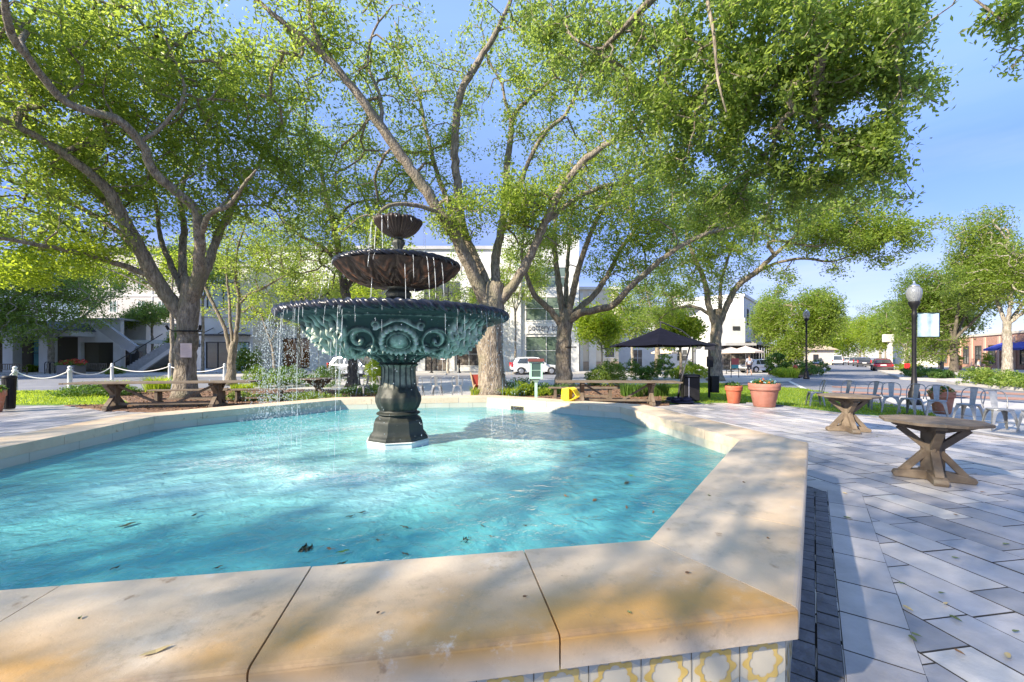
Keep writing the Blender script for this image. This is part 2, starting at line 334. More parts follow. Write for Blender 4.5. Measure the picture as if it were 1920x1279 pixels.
# ---------------------------------------------------------------- pavers: real bevelled slabs
def paver_mat():
    m, nt, p, out = newmat('stone_pavers'); N = nt.nodes.new; Lk = nt.links.new
    at = N('ShaderNodeAttribute'); at.attribute_name = 'tone'; t = N('ShaderNodeTexCoord')
    cr = N('ShaderNodeValToRGB'); e = cr.color_ramp; e.elements[0].color = (.24, .24, .26, 1); e.elements[1].color = (.56, .53, .50, 1)
    for q, c in ((.3, (.35, .34, .36, 1)), (.55, (.41, .395, .405, 1)), (.8, (.46, .43, .42, 1))): x = e.elements.new(q); x.color = c
    Lk(at.outputs['Fac'], cr.inputs[0])
    n = N('ShaderNodeTexNoise'); n.inputs['Scale'].default_value = 5; n.inputs['Detail'].default_value = 8; n.inputs['Roughness'].default_value = .65; Lk(t.outputs['Object'], n.inputs['Vector'])
    mx = N('ShaderNodeMix'); mx.data_type = 'RGBA'; mx.blend_type = 'MULTIPLY'; mx.inputs['Factor'].default_value = 1
    r = N('ShaderNodeMapRange'); r.inputs['From Min'].default_value = .3; r.inputs['From Max'].default_value = .7; r.inputs['To Min'].default_value = .82; r.inputs['To Max'].default_value = 1.12; Lk(n.outputs['Fac'], r.inputs['Value'])
    Lk(cr.outputs[0], mx.inputs['A']); Lk(r.outputs[0], mx.inputs['B']); Lk(mx.outputs['Result'], p.inputs['Base Color'])
    n2 = N('ShaderNodeTexNoise'); n2.inputs['Scale'].default_value = .9; n2.inputs['Detail'].default_value = 3; Lk(t.outputs['Object'], n2.inputs['Vector'])
    r2 = N('ShaderNodeMapRange'); r2.inputs['From Min'].default_value = .4; r2.inputs['From Max'].default_value = .65; r2.inputs['To Min'].default_value = .30; r2.inputs['To Max'].default_value = .6; Lk(n2.outputs['Fac'], r2.inputs['Value']); Lk(r2.outputs[0], p.inputs['Roughness'])
    nb = N('ShaderNodeTexNoise'); nb.inputs['Scale'].default_value = 40; nb.inputs['Detail'].default_value = 8; Lk(t.outputs['Object'], nb.inputs['Vector'])
    ad = N('ShaderNodeMath'); ad.operation = 'MULTIPLY_ADD'; ad.inputs[1].default_value = 1.5; Lk(n.outputs['Fac'], ad.inputs[0]); Lk(nb.outputs['Fac'], ad.inputs[2])
    bp = N('ShaderNodeBump'); bp.inputs['Strength'].default_value = .25; bp.inputs['Distance'].default_value = .01; Lk(ad.outputs[0], bp.inputs['Height']); Lk(bp.outputs[0], p.inputs['Normal'])
    return m
PAV = paver_mat(); JSAND = M('joint_sand', (.035, .033, .032), .95, c2=(.06, .055, .05), scale=30)
def slabs(name, rects, org, ang, z, mat, gap=.003, bev=.003, h=.03, seed=3, tlo=0, thi=1, clip=None):
    """rects (x0,x1,y0,y1) in a frame turned by ang about org; each a slab with chamfered edges"""
    g = rng(seed); ca, sa = math.cos(ang), math.sin(ang); V = []; Fc = []; T = []; n = 0
    for (x0, x1, y0, y1) in rects:
        cx, cy = (x0 + x1) / 2, (y0 + y1) / 2
        wx, wy = org[0] + cx * ca - cy * sa, org[1] + cx * sa + cy * ca
        if clip and not clip(wx, wy): continue
        j = g.normal(size=8) * .0012; dz = g.normal() * .0012; x0 += gap; x1 -= gap; y0 += gap; y1 -= gap
        a = [(x0 + j[0], y0 + j[1]), (x1 + j[2], y0 + j[3]), (x1 + j[4], y1 + j[5]), (x0 + j[6], y1 + j[7])]
        b = [(x0 + bev, y0 + bev), (x1 - bev, y0 + bev), (x1 - bev, y1 - bev), (x0 + bev, y1 - bev)]
        for l, zz in ((a, z - h), (a, z - bev * .7 + dz), (b, z + dz)):
            V += [(org[0] + x * ca - y * sa, org[1] + x * sa + y * ca, zz) for x, y in l]
        for k in range(4):
            k2 = (k + 1) % 4; Fc += [(n + k, n + k2, n + 4 + k2, n + 4 + k), (n + 4 + k, n + 4 + k2, n + 8 + k2, n + 8 + k)]
        Fc.append((n + 8, n + 9, n + 10, n + 11)); T += [tlo + (thi - tlo) * g.random()] * 9; n += 12
    b = B(); b.add(V, Fc); o = b.build(name, mat, attr=('tone', T, 'FACE')); o.data.materials.append(JSAND)
    o.data.polygons.foreach_set('material_index', [0 if i % 9 == 8 else 1 for i in range(len(Fc))]); return o
from mathutils.geometry import intersect_point_line
PLAZA = [tuple(p) for p in (G(1500, 769)[:2], G(1640, 786)[:2], G(1760, 804)[:2], G(1920, 829)[:2], np.array([13, 3]), np.array([12, -6]), np.array([-19, -6]), np.array([-22, 11.5]), G(120, 762)[:2], G(240, 774)[:2], np.array([-6, 12.6]), np.array([0, 12.9]), G(1060, 775)[:2], G(1255, 763)[:2], G(1345, 757)[:2], G(1400, 758)[:2])]
def inpoly(x, y, pl):
    r = False; n = len(pl)
    for i in range(n):
        x0, y0 = pl[i]; x1, y1 = pl[(i + 1) % n]
        if (y0 > y) != (y1 > y) and x < (x1 - x0) * (y - y0) / (y1 - y0) + x0: r = not r
    return r
sheet('plaza_bed', PLAZA, .004, JSAND)
EA = PH + R_(112.5)                     # direction of the pool edge on the right
E1 = octo(RI + CW * C8)[0]; E2 = octo(RI + CW * C8)[1]
g = rng(11)
def in_pool(x, y, m=0):
    d = np.array([x, y]) - FC
    return all(d @ np.array([math.cos(PH + R_(22.5) + k * math.pi / 4), math.sin(PH + R_(22.5) + k * math.pi / 4)]) < RI * math.cos(math.pi / 8) + m for k in range(8))
rects = []; y = -16.0
fa = EA + R_(45)
while y < 30:
    hgt = .33; x = -30 + g.random()
    while x < 30:
        wdt = [.46, .6, .72, .38][int(g.integers(0, 4))]; rects.append((x, x + wdt, y, y + hgt)); x += wdt
    y += hgt
slabs('plaza_paving', rects, FC, fa, .024, PAV, clip=lambda x, y: inpoly(x, y, PLAZA) and not in_pool(x, y, CW - .05), h=.02)
# courses that run round the pool: two of dark setts, one of large light slabs
rs = []; rl = []
SETT = M('dark_setts', (.09, .095, .115), .7, c2=(.16, .165, .19), scale=7, bump=.5, bscale=30)
bS = []; 
for k in range(8):
    a = octo(RI + CW * C8)[k]; b_ = octo(RI + CW * C8)[(k + 1) % 8]; d = (b_ - a); Ld = np.linalg.norm(d); ang = math.atan2(d[1], d[0])
    def wedge(x, y): return True
    setts = []; slab = []
    for row in range(2):
        o0 = -.055 + row * .115; x = -o0 * math.tan(math.pi / 8) * .0 - .10 + g.random() * .1
        while x < Ld + o0 * .4142 + .05:
            wd = .12 + g.random() * .08; setts.append((x, x + wd, -o0 - .115, -o0)); x += wd
    x = -.12
    while x < Ld + .12:
        wd = .42 + .12 * g.random(); slab.append((x, x + wd, -.175 - .33, -.175)); x += wd
    slabs('sett_course', setts, a, ang, .031, SETT, gap=.003, seed=20 + k, h=.025)
    slabs('slab_course', slab, a, ang, .028, PAV, seed=40 + k, tlo=.25, thi=.95, h=.024)
for o in list(COL.objects):
    if o.name.split('.')[0] in ('plaza_paving', 'sett_course', 'slab_course'): tag(o, kind='structure')
# plaza edging kerb
def kerb(name, pts, w_, z, mat):
    pts = [np.array(p) for p in pts]; b = B()
    for i in range(len(pts) - 1):
        d = pts[i + 1] - pts[i]; b.beam((*pts[i], z / 2), (*(pts[i + 1] + d / np.linalg.norm(d) * .01), z / 2), w_, z)
    return tag(b.build(name, mat), kind='structure')
kerb('plaza_kerb', uv([(1400, 757.5), (1450, 761), (1500, 768), (1570, 777), (1640, 785), (1760, 803), (1920, 828), (2300, 884)]), .12, .05, M('kerb_grey', (.16, .16, .18), .8, c2=(.22, .22, .24), scale=9))
kerb('street_kerb', uv([(1612, 683.6), (1690, 711.5), (1760, 716.5), (1800, 722.5), (1920, 733.5), (2300, 769)]), .16, .15, CONC)
kerb('street_kerb', [(-75, 32.9), (-22, 35.4), (14, 41.9)], .16, .15, CONC)

# ================================================================ POOL BASIN
basin = thing('fountain_basin', 'octagonal pool basin with pale stained limestone coping around the turquoise water', 'pool', (FC[0], FC[1], 0))
def stone_mat():
    m, nt, p, out = newmat('limestone_coping'); N = nt.nodes.new; Lk = nt.links.new; t = N('ShaderNodeTexCoord'); V = t.outputs['Object']
    def noise(s, d=6, r=.6, off=0):
        mp_ = N('ShaderNodeMapping'); mp_.inputs['Location'].default_value = (off, off * .7, 0); Lk(V, mp_.inputs['Vector'])
        n = N('ShaderNodeTexNoise'); n.inputs['Scale'].default_value = s; n.inputs['Detail'].default_value = d; n.inputs['Roughness'].default_value = r; Lk(mp_.outputs[0], n.inputs['Vector']); return n.outputs['Fac']
    def rng_(v, a, b, lo=0, hi=1):
        r = N('ShaderNodeMapRange'); r.inputs['From Min'].default_value = a; r.inputs['From Max'].default_value = b; r.inputs['To Min'].default_value = lo; r.inputs['To Max'].default_value = hi; Lk(v, r.inputs['Value']); return r.outputs[0]
    def mix(a, b, f):
        x = N('ShaderNodeMix'); x.data_type = 'RGBA'
        for s, q in (('A', a), ('B', b)):
            if isinstance(q, tuple): x.inputs[s].default_value = (*q, 1)
            else: Lk(q, x.inputs[s])
        Lk(f, x.inputs['Factor']); return x.outputs['Result']
    def mul(a, b):
        x = N('ShaderNodeMath'); x.operation = 'MULTIPLY'; x.use_clamp = True; Lk(a, x.inputs[0]); Lk(b, x.inputs[1]); return x.outputs[0]
    c = mix((.70, .575, .43), (.58, .47, .35), rng_(noise(1.6), .35, .65))
    at = N('ShaderNodeAttribute'); at.attribute_name = 'edge'      # 1 at the outer nosing, 0 at the pool
    st = mul(rng_(at.outputs['Fac'], .15, .8), rng_(noise(1.1, 5, .55, 3.3), .36, .58))
    c = mix(c, (.58, .33, .11), st)
    c = mix(c, (.33, .20, .10), mul(rng_(at.outputs['Fac'], .86, 1.0), rng_(noise(6, 6, .7, 8), .35, .6, 0, .8)))
    c = mix(c, (.34, .22, .13), rng_(noise(7, 8, .6, 1.7), .66, .72, 0, .75))
    c = mix(c, (.40, .30, .19), mul(rng_(noise(13, 10, .8, 12), .50, .62, 0, .55), rng_(noise(2.2, 4, .6, 4.4), .42, .62)))
    c = mix(c, (.70, .64, .56), mul(rng_(noise(9, 9, .75, 5.5), .55, .68, 0, .7), rng_(noise(1.4, 3, .5, 9.1), .45, .6)))
    c = mix(c, (.22, .16, .11), rng_(noise(24, 6, .6, 2.2), .70, .76, 0, .7))
    Lk(c, p.inputs['Base Color']); Lk(rng_(noise(3), .3, .7, .38, .7), p.inputs['Roughness'])
    bp = N('ShaderNodeBump'); bp.inputs['Strength'].default_value = .22; bp.inputs['Distance'].default_value = .01; hh_ = N('ShaderNodeMath'); hh_.operation = 'ADD'; Lk(noise(30, 8, .7), hh_.inputs[0]); Lk(rng_(noise(60, 4, .6, 6), .62, .70, 0, -1.2), hh_.inputs[1]); Lk(hh_.outputs[0], bp.inputs['Height']); Lk(bp.outputs[0], p.inputs['Normal'])
    return m
STONE = stone_mat()
CREAM = M('cream_stone_face', (.60, .54, .46), .6, c2=(.54, .47, .39), scale=2.5, bump=.12, bscale=25, c3=(.52, .40, .28), s3=1.5)
inn = octo(RI); out_ = octo(RI + CW * C8); TH = .125
for k in range(8):
    a, b2, c, d = inn[k], inn[(k + 1) % 8], out_[(k + 1) % 8], out_[k]
    dv = (b2 - a) / np.linalg.norm(b2 - a); L_ = np.linalg.norm(b2 - a); nrm = np.array([dv[1], -dv[0]])
    cuts = [0, .68, 1.65, 1.65 + .0, 0]; s1 = .70 * L_ / 3.467; cs = [None, s1, L_ / 2, L_ - s1, None]
    for q in range(4):
        gp = .0035
        if cs[q] is None: p0, p3 = a + dv * .002, d + dv * .003
        else: p0 = a + dv * (cs[q] + gp); p3 = p0 + nrm * CW
        if cs[q + 1] is None: p1, p2 = b2 - dv * .002, c - dv * .003
        else: p1 = a + dv * (cs[q + 1] - gp); p2 = p1 + nrm * CW
        zz = ZC + float(g.normal()) * .0012; rows = 9; VV = []; EE = []; n = 7
        # slab with a grid on top and a rounded nosing at the outside
        prof = [(0, -.25), (0, 0), (.2, 0), (.45, 0), (.7, 0), (.88, 0), (.966, -.0005), (.986, -.004), (.997, -.011), (1.0, -.02), (1.0, -TH)]
        prof[0] = (0, -TH)
        for (t, dz) in prof:
            for i in range(n):
                s = i / (n - 1); e = (p0 * (1 - s) + p1 * s) * (1 - t) + (p3 * (1 - s) + p2 * s) * t
                VV.append((e[0], e[1], zz + dz)); EE.append((t if dz > -.015 else (.8 if dz > -.05 else 0)) * (1 if k == 7 else .42))
        m_ = len(prof); Fs = [(i * n + j, (i + 1) * n + j, (i + 1) * n + j + 1, i * n + j + 1) for i in range(m_ - 1) for j in range(n - 1)]
        Fs += [tuple(i * n for i in range(m_))[::-1], tuple(i * n + n - 1 for i in range(m_)), tuple(range(n)) + tuple(range(m_ * n - 1, (m_ - 1) * n - 1, -1))]
        b = B(); b.add(VV, [f[::-1] for f in Fs]); o = b.build('coping_stone', STONE, basin, world=True, attr=('edge', EE))
# outer wall, inner lining
def band(name, Ro, Ri, z0, z1, mat, parent=basin):
    o1, i1 = octo(Ro), octo(Ri); b = B()
    V = [(*p, z0) for p in o1] + [(*p, z1) for p in o1] + [(*p, z0) for p in i1] + [(*p, z1) for p in i1]
    Fs = []
    for k in range(8):
        j = (k + 1) % 8
        Fs += [(k, j, 8 + j, 8 + k), (16 + j, 16 + k, 24 + k, 24 + j), (8 + k, 8 + j, 24 + j, 24 + k), (j, k, 16 + k, 16 + j)]
    b.add(V, Fs); return b.build(name, mat, parent, world=True)
TILEB = M('cream_cement_tile', (.66, .59, .45), .5, c2=(.60, .54, .41), scale=6)
band('tiled_wall', RI + (CW - .045) * C8, RI + .10 * C8, 0, ZC - TH - .001, TILEB)
GROUT = M('inner_stone_face', (.56, .55, .48), .45, c2=(.50, .50, .43), scale=1.6, bump=.05, c3=(.46, .44, .33))
band('inner_facing', RI + .098 * C8, RI + .004 * C8, ZWAT - .03, ZC - TH - .0005, GROUT)
POOLM = M('turquoise_plaster', (.05, .64, .70), .5, c2=(.07, .70, .74), scale=1.2, bump=.05)
band('pool_lining', RI + .0975 * C8, RI + .012 * C8, -.08, ZWAT - .031, POOLM)
bf = B(); bf.add([(*p, .05) for p in octo(RI + .06)], [tuple(range(8))]); bf.build('pool_floor', POOLM, basin, world=True)
# patterned tiles under the coping (yellow rings round cream stars, grey corners)
YEL = M('yellow_glaze', (.62, .42, .10), .45, c2=(.68, .50, .18), scale=8); GRY = M('grey_glaze', (.40, .42, .38), .45, c2=(.45, .46, .42), scale=8)
by = B(); bg_ = B(); bl = B()
Rw = RI + (CW - .045) * C8; ow = octo(Rw)
for k in range(8):
    a = ow[k]; b2 = ow[(k + 1) % 8]; dv = (b2 - a) / np.linalg.norm(b2 - a); L_ = np.linalg.norm(b2 - a); nr = np.array([dv[1], -dv[0]]); nT = int(L_ / .2); st = L_ / nT
    def pt(s, z, o): q = a + dv * s + nr * o; return (q[0], q[1], z)
    for i in range(nT):
        for r_ in range(2):
            cs_, cz = (i + .5) * st, ZC - TH - .104 - r_ * .2
            n = 48; V = []
            for j in range(n):
                th = j / n * 2 * math.pi
                ro = .082 + .011 * math.cos(8 * th); ri = .052 + .010 * abs(math.cos(4 * th)) ** .6
                V += [pt(cs_ + ro * math.cos(th), cz + ro * math.sin(th), .0025), pt(cs_ + ri * math.cos(th), cz + ri * math.sin(th), .0025)]
            by.add(V, [(2 * j, 2 * ((j + 1) % n), 2 * ((j + 1) % n) + 1, 2 * j + 1) for j in range(n)])
            for (sx_, sz_) in ((-1, -1), (1, -1), (1, 1), (-1, 1)):
                e = st / 2 - .003; V = [pt(cs_ + sx_ * e, cz + sz_ * .097, .002), pt(cs_ + sx_ * e, cz + sz_ * .045, .002), pt(cs_ + sx_ * (e - .03), cz + sz_ * .062, .002), pt(cs_ + sx_ * .045, cz + sz_ * .097, .002)]
                bg_.add(V, [(0, 1, 2, 3)])
        bl.add([pt(i * st - .0015, 0.02, .003), pt(i * st + .0015, 0.02, .003), pt(i * st + .0015, ZC - TH - .003, .003), pt(i * st - .0015, ZC - TH - .003, .003)], [(0, 1, 2, 3)])
for b, nm, mt in ((by, 'tile_rings', YEL), (bg_, 'tile_corners', GRY), (bl, 'tile_joints', M('dark_joint', (.12, .11, .09), .9))): b.build(nm, mt, basin, world=True)
# thin dark joints between the inner facing slabs
for k in range(8):
    bj = B()
    a = inn[k]; b2 = inn[(k + 1) % 8]; L_ = np.linalg.norm(b2 - a); dv = (b2 - a) / L_; nr = np.array([dv[1], -dv[0]])
    for s in (.35, .92, 1.5, 2.2, 2.85):
        bj = B(); q = a + dv * s - nr * -.0025; q2 = q + dv * .004; bj.add([(*q, ZWAT), (*q2, ZWAT), (*q2, ZC - TH), (*q, ZC - TH)], [(0, 1, 2, 3)]); bj.build('facing_joint', MC['dark_joint'], basin, world=True)

# ---------------------------------------------------------------- water
def water_mat():
    m, nt, p, out = newmat('pool_water'); N = nt.nodes.new; Lk = nt.links.new; t = N('ShaderNodeTexCoord'); V = t.outputs['Object']
    nt.nodes.remove(p)
    n1 = N('ShaderNodeTexNoise'); n1.inputs['Scale'].default_value = 5.5; n1.inputs['Detail'].default_value = 5; n1.inputs['Distortion'].default_value = .8; Lk(V, n1.inputs['Vector'])
    n2 = N('ShaderNodeTexNoise'); n2.inputs['Scale'].default_value = 17; n2.inputs['Detail'].default_value = 4; n2.inputs['Distortion'].default_value = .6; Lk(V, n2.inputs['Vector'])
    ad = N('ShaderNodeMath'); ad.operation = 'MULTIPLY_ADD'; ad.inputs[1].default_value = .35; Lk(n2.outputs['Fac'], ad.inputs[0]); Lk(n1.outputs['Fac'], ad.inputs[2])
    bp = N('ShaderNodeBump'); bp.inputs['Strength'].default_value = 1; bp.inputs['Distance'].default_value = .028; Lk(ad.outputs[0], bp.inputs['Height'])
    fr = N('ShaderNodeFresnel'); fr.inputs['IOR'].default_value = 1.33; Lk(bp.outputs[0], fr.inputs['Normal'])
    gl = N('ShaderNodeBsdfGlossy'); gl.inputs['Roughness'].default_value = .04; Lk(bp.outputs[0], gl.inputs['Normal'])
    tr = N('ShaderNodeBsdfTransparent'); tr.inputs['Color'].default_value = (.82, .99, .99, 1)
    # air bubbles stirred in where the falling water lands: ring of splash, attribute 'foam'
    at = N('ShaderNodeAttribute'); at.attribute_name = 'foam'
    nf = N('ShaderNodeTexNoise'); nf.inputs['Scale'].default_value = 26; nf.inputs['Detail'].default_value = 6; nf.inputs['Roughness'].default_value = .75; Lk(V, nf.inputs['Vector'])
    nl = N('ShaderNodeTexNoise'); nl.inputs['Scale'].default_value = 1.5; nl.inputs['Detail'].default_value = 4; Lk(V, nl.inputs['Vector'])
    s1 = N('ShaderNodeMapRange'); s1.inputs['From Min'].default_value = .3; s1.inputs['From Max'].default_value = .7; s1.inputs['To Min'].default_value = .4; s1.inputs['To Max'].default_value = 1.15; Lk(nl.outputs['Fac'], s1.inputs['Value'])
    mu = N('ShaderNodeMath'); mu.operation = 'MULTIPLY'; mu.use_clamp = True; Lk(at.outputs['Fac'], mu.inputs[0]); Lk(s1.outputs[0], mu.inputs[1])
    df = N('ShaderNodeBsdfDiffuse'); fc_ = N('ShaderNodeMix'); fc_.data_type = 'RGBA'; fc_.inputs['A'].default_value = (.20, .74, .78, 1); fc_.inputs['B'].default_value = (.50, .88, .86, 1); Lk(mu.outputs[0], fc_.inputs['Factor']); Lk(fc_.outputs['Result'], df.inputs['Color']); Lk(bp.outputs[0], df.inputs['Normal'])
    body = N('ShaderNodeMixShader'); bm_ = N('ShaderNodeMapRange'); bm_.inputs['To Min'].default_value = .42; bm_.inputs['To Max'].default_value = .95; Lk(mu.outputs[0], bm_.inputs['Value']); Lk(bm_.outputs[0], body.inputs[0]); Lk(tr.outputs[0], body.inputs[1]); Lk(df.outputs[0], body.inputs[2])
    a2 = N('ShaderNodeAttribute'); a2.attribute_name = 'froth'
    s2 = N('ShaderNodeMapRange'); s2.inputs['From Min'].default_value = .46; s2.inputs['From Max'].default_value = .62; Lk(nf.outputs['Fac'], s2.inputs['Value'])
    m2 = N('ShaderNodeMath'); m2.operation = 'MULTIPLY'; m2.use_clamp = True; Lk(a2.outputs['Fac'], m2.inputs[0]); Lk(s2.outputs[0], m2.inputs[1])
    fo = N('ShaderNodeBsdfDiffuse'); fo.inputs['Color'].default_value = (.86, .90, .88, 1)
    b2 = N('ShaderNodeMixShader'); Lk(m2.outputs[0], b2.inputs[0]); Lk(body.outputs[0], b2.inputs[1]); Lk(fo.outputs[0], b2.inputs[2])
    fin = N('ShaderNodeMixShader'); Lk(fr.outputs[0], fin.inputs[0]); Lk(b2.outputs[0], fin.inputs[1]); Lk(gl.outputs[0], fin.inputs[2]); Lk(fin.outputs[0], out.inputs['Surface'])
    return m
WATER = water_mat()
NG = 260; xs = np.linspace(-4.7, 4.7, NG); X_, Y_ = np.meshgrid(xs, xs); rr = np.hypot(X_, Y_); th = np.arctan2(Y_, X_)
def wig(seed, n=26):
    g_ = rng(seed); o = np.zeros_like(X_)
    for _ in range(n):
        k = g_.normal(size=2) * 2.6; o += np.sin(X_ * k[0] + Y_ * k[1] + g_.random() * 6.28) / math.sqrt(n)
    return o
Zw = .006 * wig(1) + .004 * np.sin(rr * 16 + 1.5 * wig(4)) * np.exp(-((rr - 1.9) / 1.3) ** 2)
foam = .72 * np.exp(-(np.maximum(0, rr - 2.05) / .85) ** 2) + .18 * wig(7) * np.exp(-((rr - 2.4) / 1.6) ** 2)
pale_band = np.clip(1 - np.abs((X_ * .57 - Y_ * .82) - 1.05) / .9, 0, 1) * np.clip((-X_ * .82 - Y_ * .57 + .2) / 1.5, 0, 1) * np.clip((3.9 - rr) / 1.0, 0, 1)  # paler band crossing the near-left water diagonally, added to foam
foam = np.clip(foam + .55 * pale_band, 0.0, .92)
froth = np.clip(1.1 * np.exp(-((X_ + 1.75) / .55) ** 2 - ((Y_ + 1.15) / .28) ** 2) + np.exp(-((rr - 1.75) / .26) ** 2) * (.55 + .5 * np.sin(3 * th + 1.0) * 1 + .25 * wig(9)), 0, 1)
me = bpy.data.meshes.new('water')
octm = np.ones_like(rr, bool)
for k in range(8):
    an = PH + R_(22.5) + k * math.pi / 4; octm &= (X_ * math.cos(an) + Y_ * math.sin(an)) < RI * math.cos(math.pi / 8) + .07
idx = np.arange(NG * NG).reshape(NG, NG); q = np.stack([idx[:-1, :-1], idx[:-1, 1:], idx[1:, 1:], idx[1:, :-1]], -1).reshape(-1, 4)
q = q[octm.ravel()[q].all(1)]
wb = B(); wb.add(np.stack([X_.ravel() + FC[0], Y_.ravel() + FC[1], Zw.ravel() + ZWAT], 1), [tuple(x) for x in q.tolist()])
wo_ = wb.build('water', WATER, None, True, attr=('foam', foam.ravel()))
a_ = wo_.data.attributes.new('froth', 'FLOAT', 'POINT'); a_.data.foreach_set('value', froth.ravel().astype(np.float32))
tag(wo_, kind='structure')
# ================================================================ FOUNTAIN
ft = thing('tiered_fountain', 'three-tier cast iron fountain with verdigris scrollwork standing in the pool', 'fountain', (FC[0], FC[1], 0))
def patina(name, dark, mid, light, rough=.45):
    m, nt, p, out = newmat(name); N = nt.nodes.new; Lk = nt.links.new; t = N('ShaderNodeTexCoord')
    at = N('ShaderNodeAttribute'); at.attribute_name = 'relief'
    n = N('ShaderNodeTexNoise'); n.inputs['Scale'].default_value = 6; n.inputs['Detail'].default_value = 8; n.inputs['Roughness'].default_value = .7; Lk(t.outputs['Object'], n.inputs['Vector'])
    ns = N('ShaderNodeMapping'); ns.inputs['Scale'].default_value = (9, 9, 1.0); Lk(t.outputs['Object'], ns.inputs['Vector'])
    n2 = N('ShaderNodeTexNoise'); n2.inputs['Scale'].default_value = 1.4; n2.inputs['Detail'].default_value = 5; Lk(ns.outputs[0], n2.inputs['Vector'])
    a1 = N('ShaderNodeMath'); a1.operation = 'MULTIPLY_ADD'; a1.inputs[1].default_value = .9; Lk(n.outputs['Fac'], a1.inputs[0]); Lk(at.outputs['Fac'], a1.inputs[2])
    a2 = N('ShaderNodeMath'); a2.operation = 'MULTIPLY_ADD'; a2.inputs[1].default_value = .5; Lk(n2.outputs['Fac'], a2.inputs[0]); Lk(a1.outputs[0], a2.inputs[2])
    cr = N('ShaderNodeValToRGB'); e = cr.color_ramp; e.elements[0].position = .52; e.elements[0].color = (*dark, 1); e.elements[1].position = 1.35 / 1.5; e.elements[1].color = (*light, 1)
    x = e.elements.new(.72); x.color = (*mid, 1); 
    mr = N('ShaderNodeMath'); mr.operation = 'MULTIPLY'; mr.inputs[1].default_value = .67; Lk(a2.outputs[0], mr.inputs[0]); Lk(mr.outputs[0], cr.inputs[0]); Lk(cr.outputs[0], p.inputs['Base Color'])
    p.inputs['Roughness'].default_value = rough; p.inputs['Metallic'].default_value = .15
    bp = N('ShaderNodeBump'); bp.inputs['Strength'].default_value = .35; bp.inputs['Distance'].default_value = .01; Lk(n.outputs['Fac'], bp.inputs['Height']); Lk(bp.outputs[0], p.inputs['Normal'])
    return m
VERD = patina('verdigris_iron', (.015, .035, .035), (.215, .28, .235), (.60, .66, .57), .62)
DARKI = patina('wet_dark_iron', (.025, .03, .026), (.085, .092, .078), (.34, .33, .26), .55)
RUSTI = patina('rusty_iron', (.02, .011, .008), (.17, .068, .03), (.50, .27, .14), .55)
RIMI = patina('slate_iron', (.012, .014, .022), (.05, .055, .085), (.17, .18, .24), .28)
def surf(name, prof, n, mat, parent, hf=None, c=(0, 0, 0), caps=False, rel=None, samples=90, ph=0):
    """lathe with a relief: hf(theta, t, r) pushes the surface out along its normal; t runs 0..1 along the profile"""
    prof = np.asarray(prof, float); s = np.concatenate([[0], np.cumsum(np.hypot(*np.diff(prof, axis=0).T))]); T = s / s[-1]
    t = np.linspace(0, 1, samples); r = np.interp(t, T, prof[:, 0]); z = np.interp(t, T, prof[:, 1])
    k = np.array([1, 2, 3, 2, 1.]) / 9
    if len(t) > 20:
        r[2:-2] = np.convolve(r, k, 'valid'); z[2:-2] = np.convolve(z, k, 'valid')
    dr, dz = np.gradient(r), np.gradient(z); L_ = np.hypot(dr, dz) + 1e-9; nr, nz = dz / L_, -dr / L_
    th = np.arange(n) * 2 * np.pi / n + ph; TH_, TT = np.meshgrid(th, t); RR = np.repeat(r[:, None], n, 1)
    H = hf(TH_, TT, RR, s[-1]) if hf else np.zeros_like(TH_)
    Rv = RR + H * nr[:, None]; Zv = np.repeat(z[:, None], n, 1) + H * nz[:, None]
    V = np.stack([Rv * np.cos(TH_) + c[0], Rv * np.sin(TH_) + c[1], Zv + c[2]], -1).reshape(-1, 3)
    m = samples; fs = [(i * n + j, i * n + (j + 1) % n, (i + 1) * n + (j + 1) % n, (i + 1) * n + j) for i in range(m - 1) for j in range(n)]
    if caps: fs += [tuple(range(n - 1, -1, -1)), tuple(range((m - 1) * n, m * n))]
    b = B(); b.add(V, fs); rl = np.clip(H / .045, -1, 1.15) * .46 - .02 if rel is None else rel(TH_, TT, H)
    return b.build(name, mat, parent, True, attr=('relief', rl.ravel()))
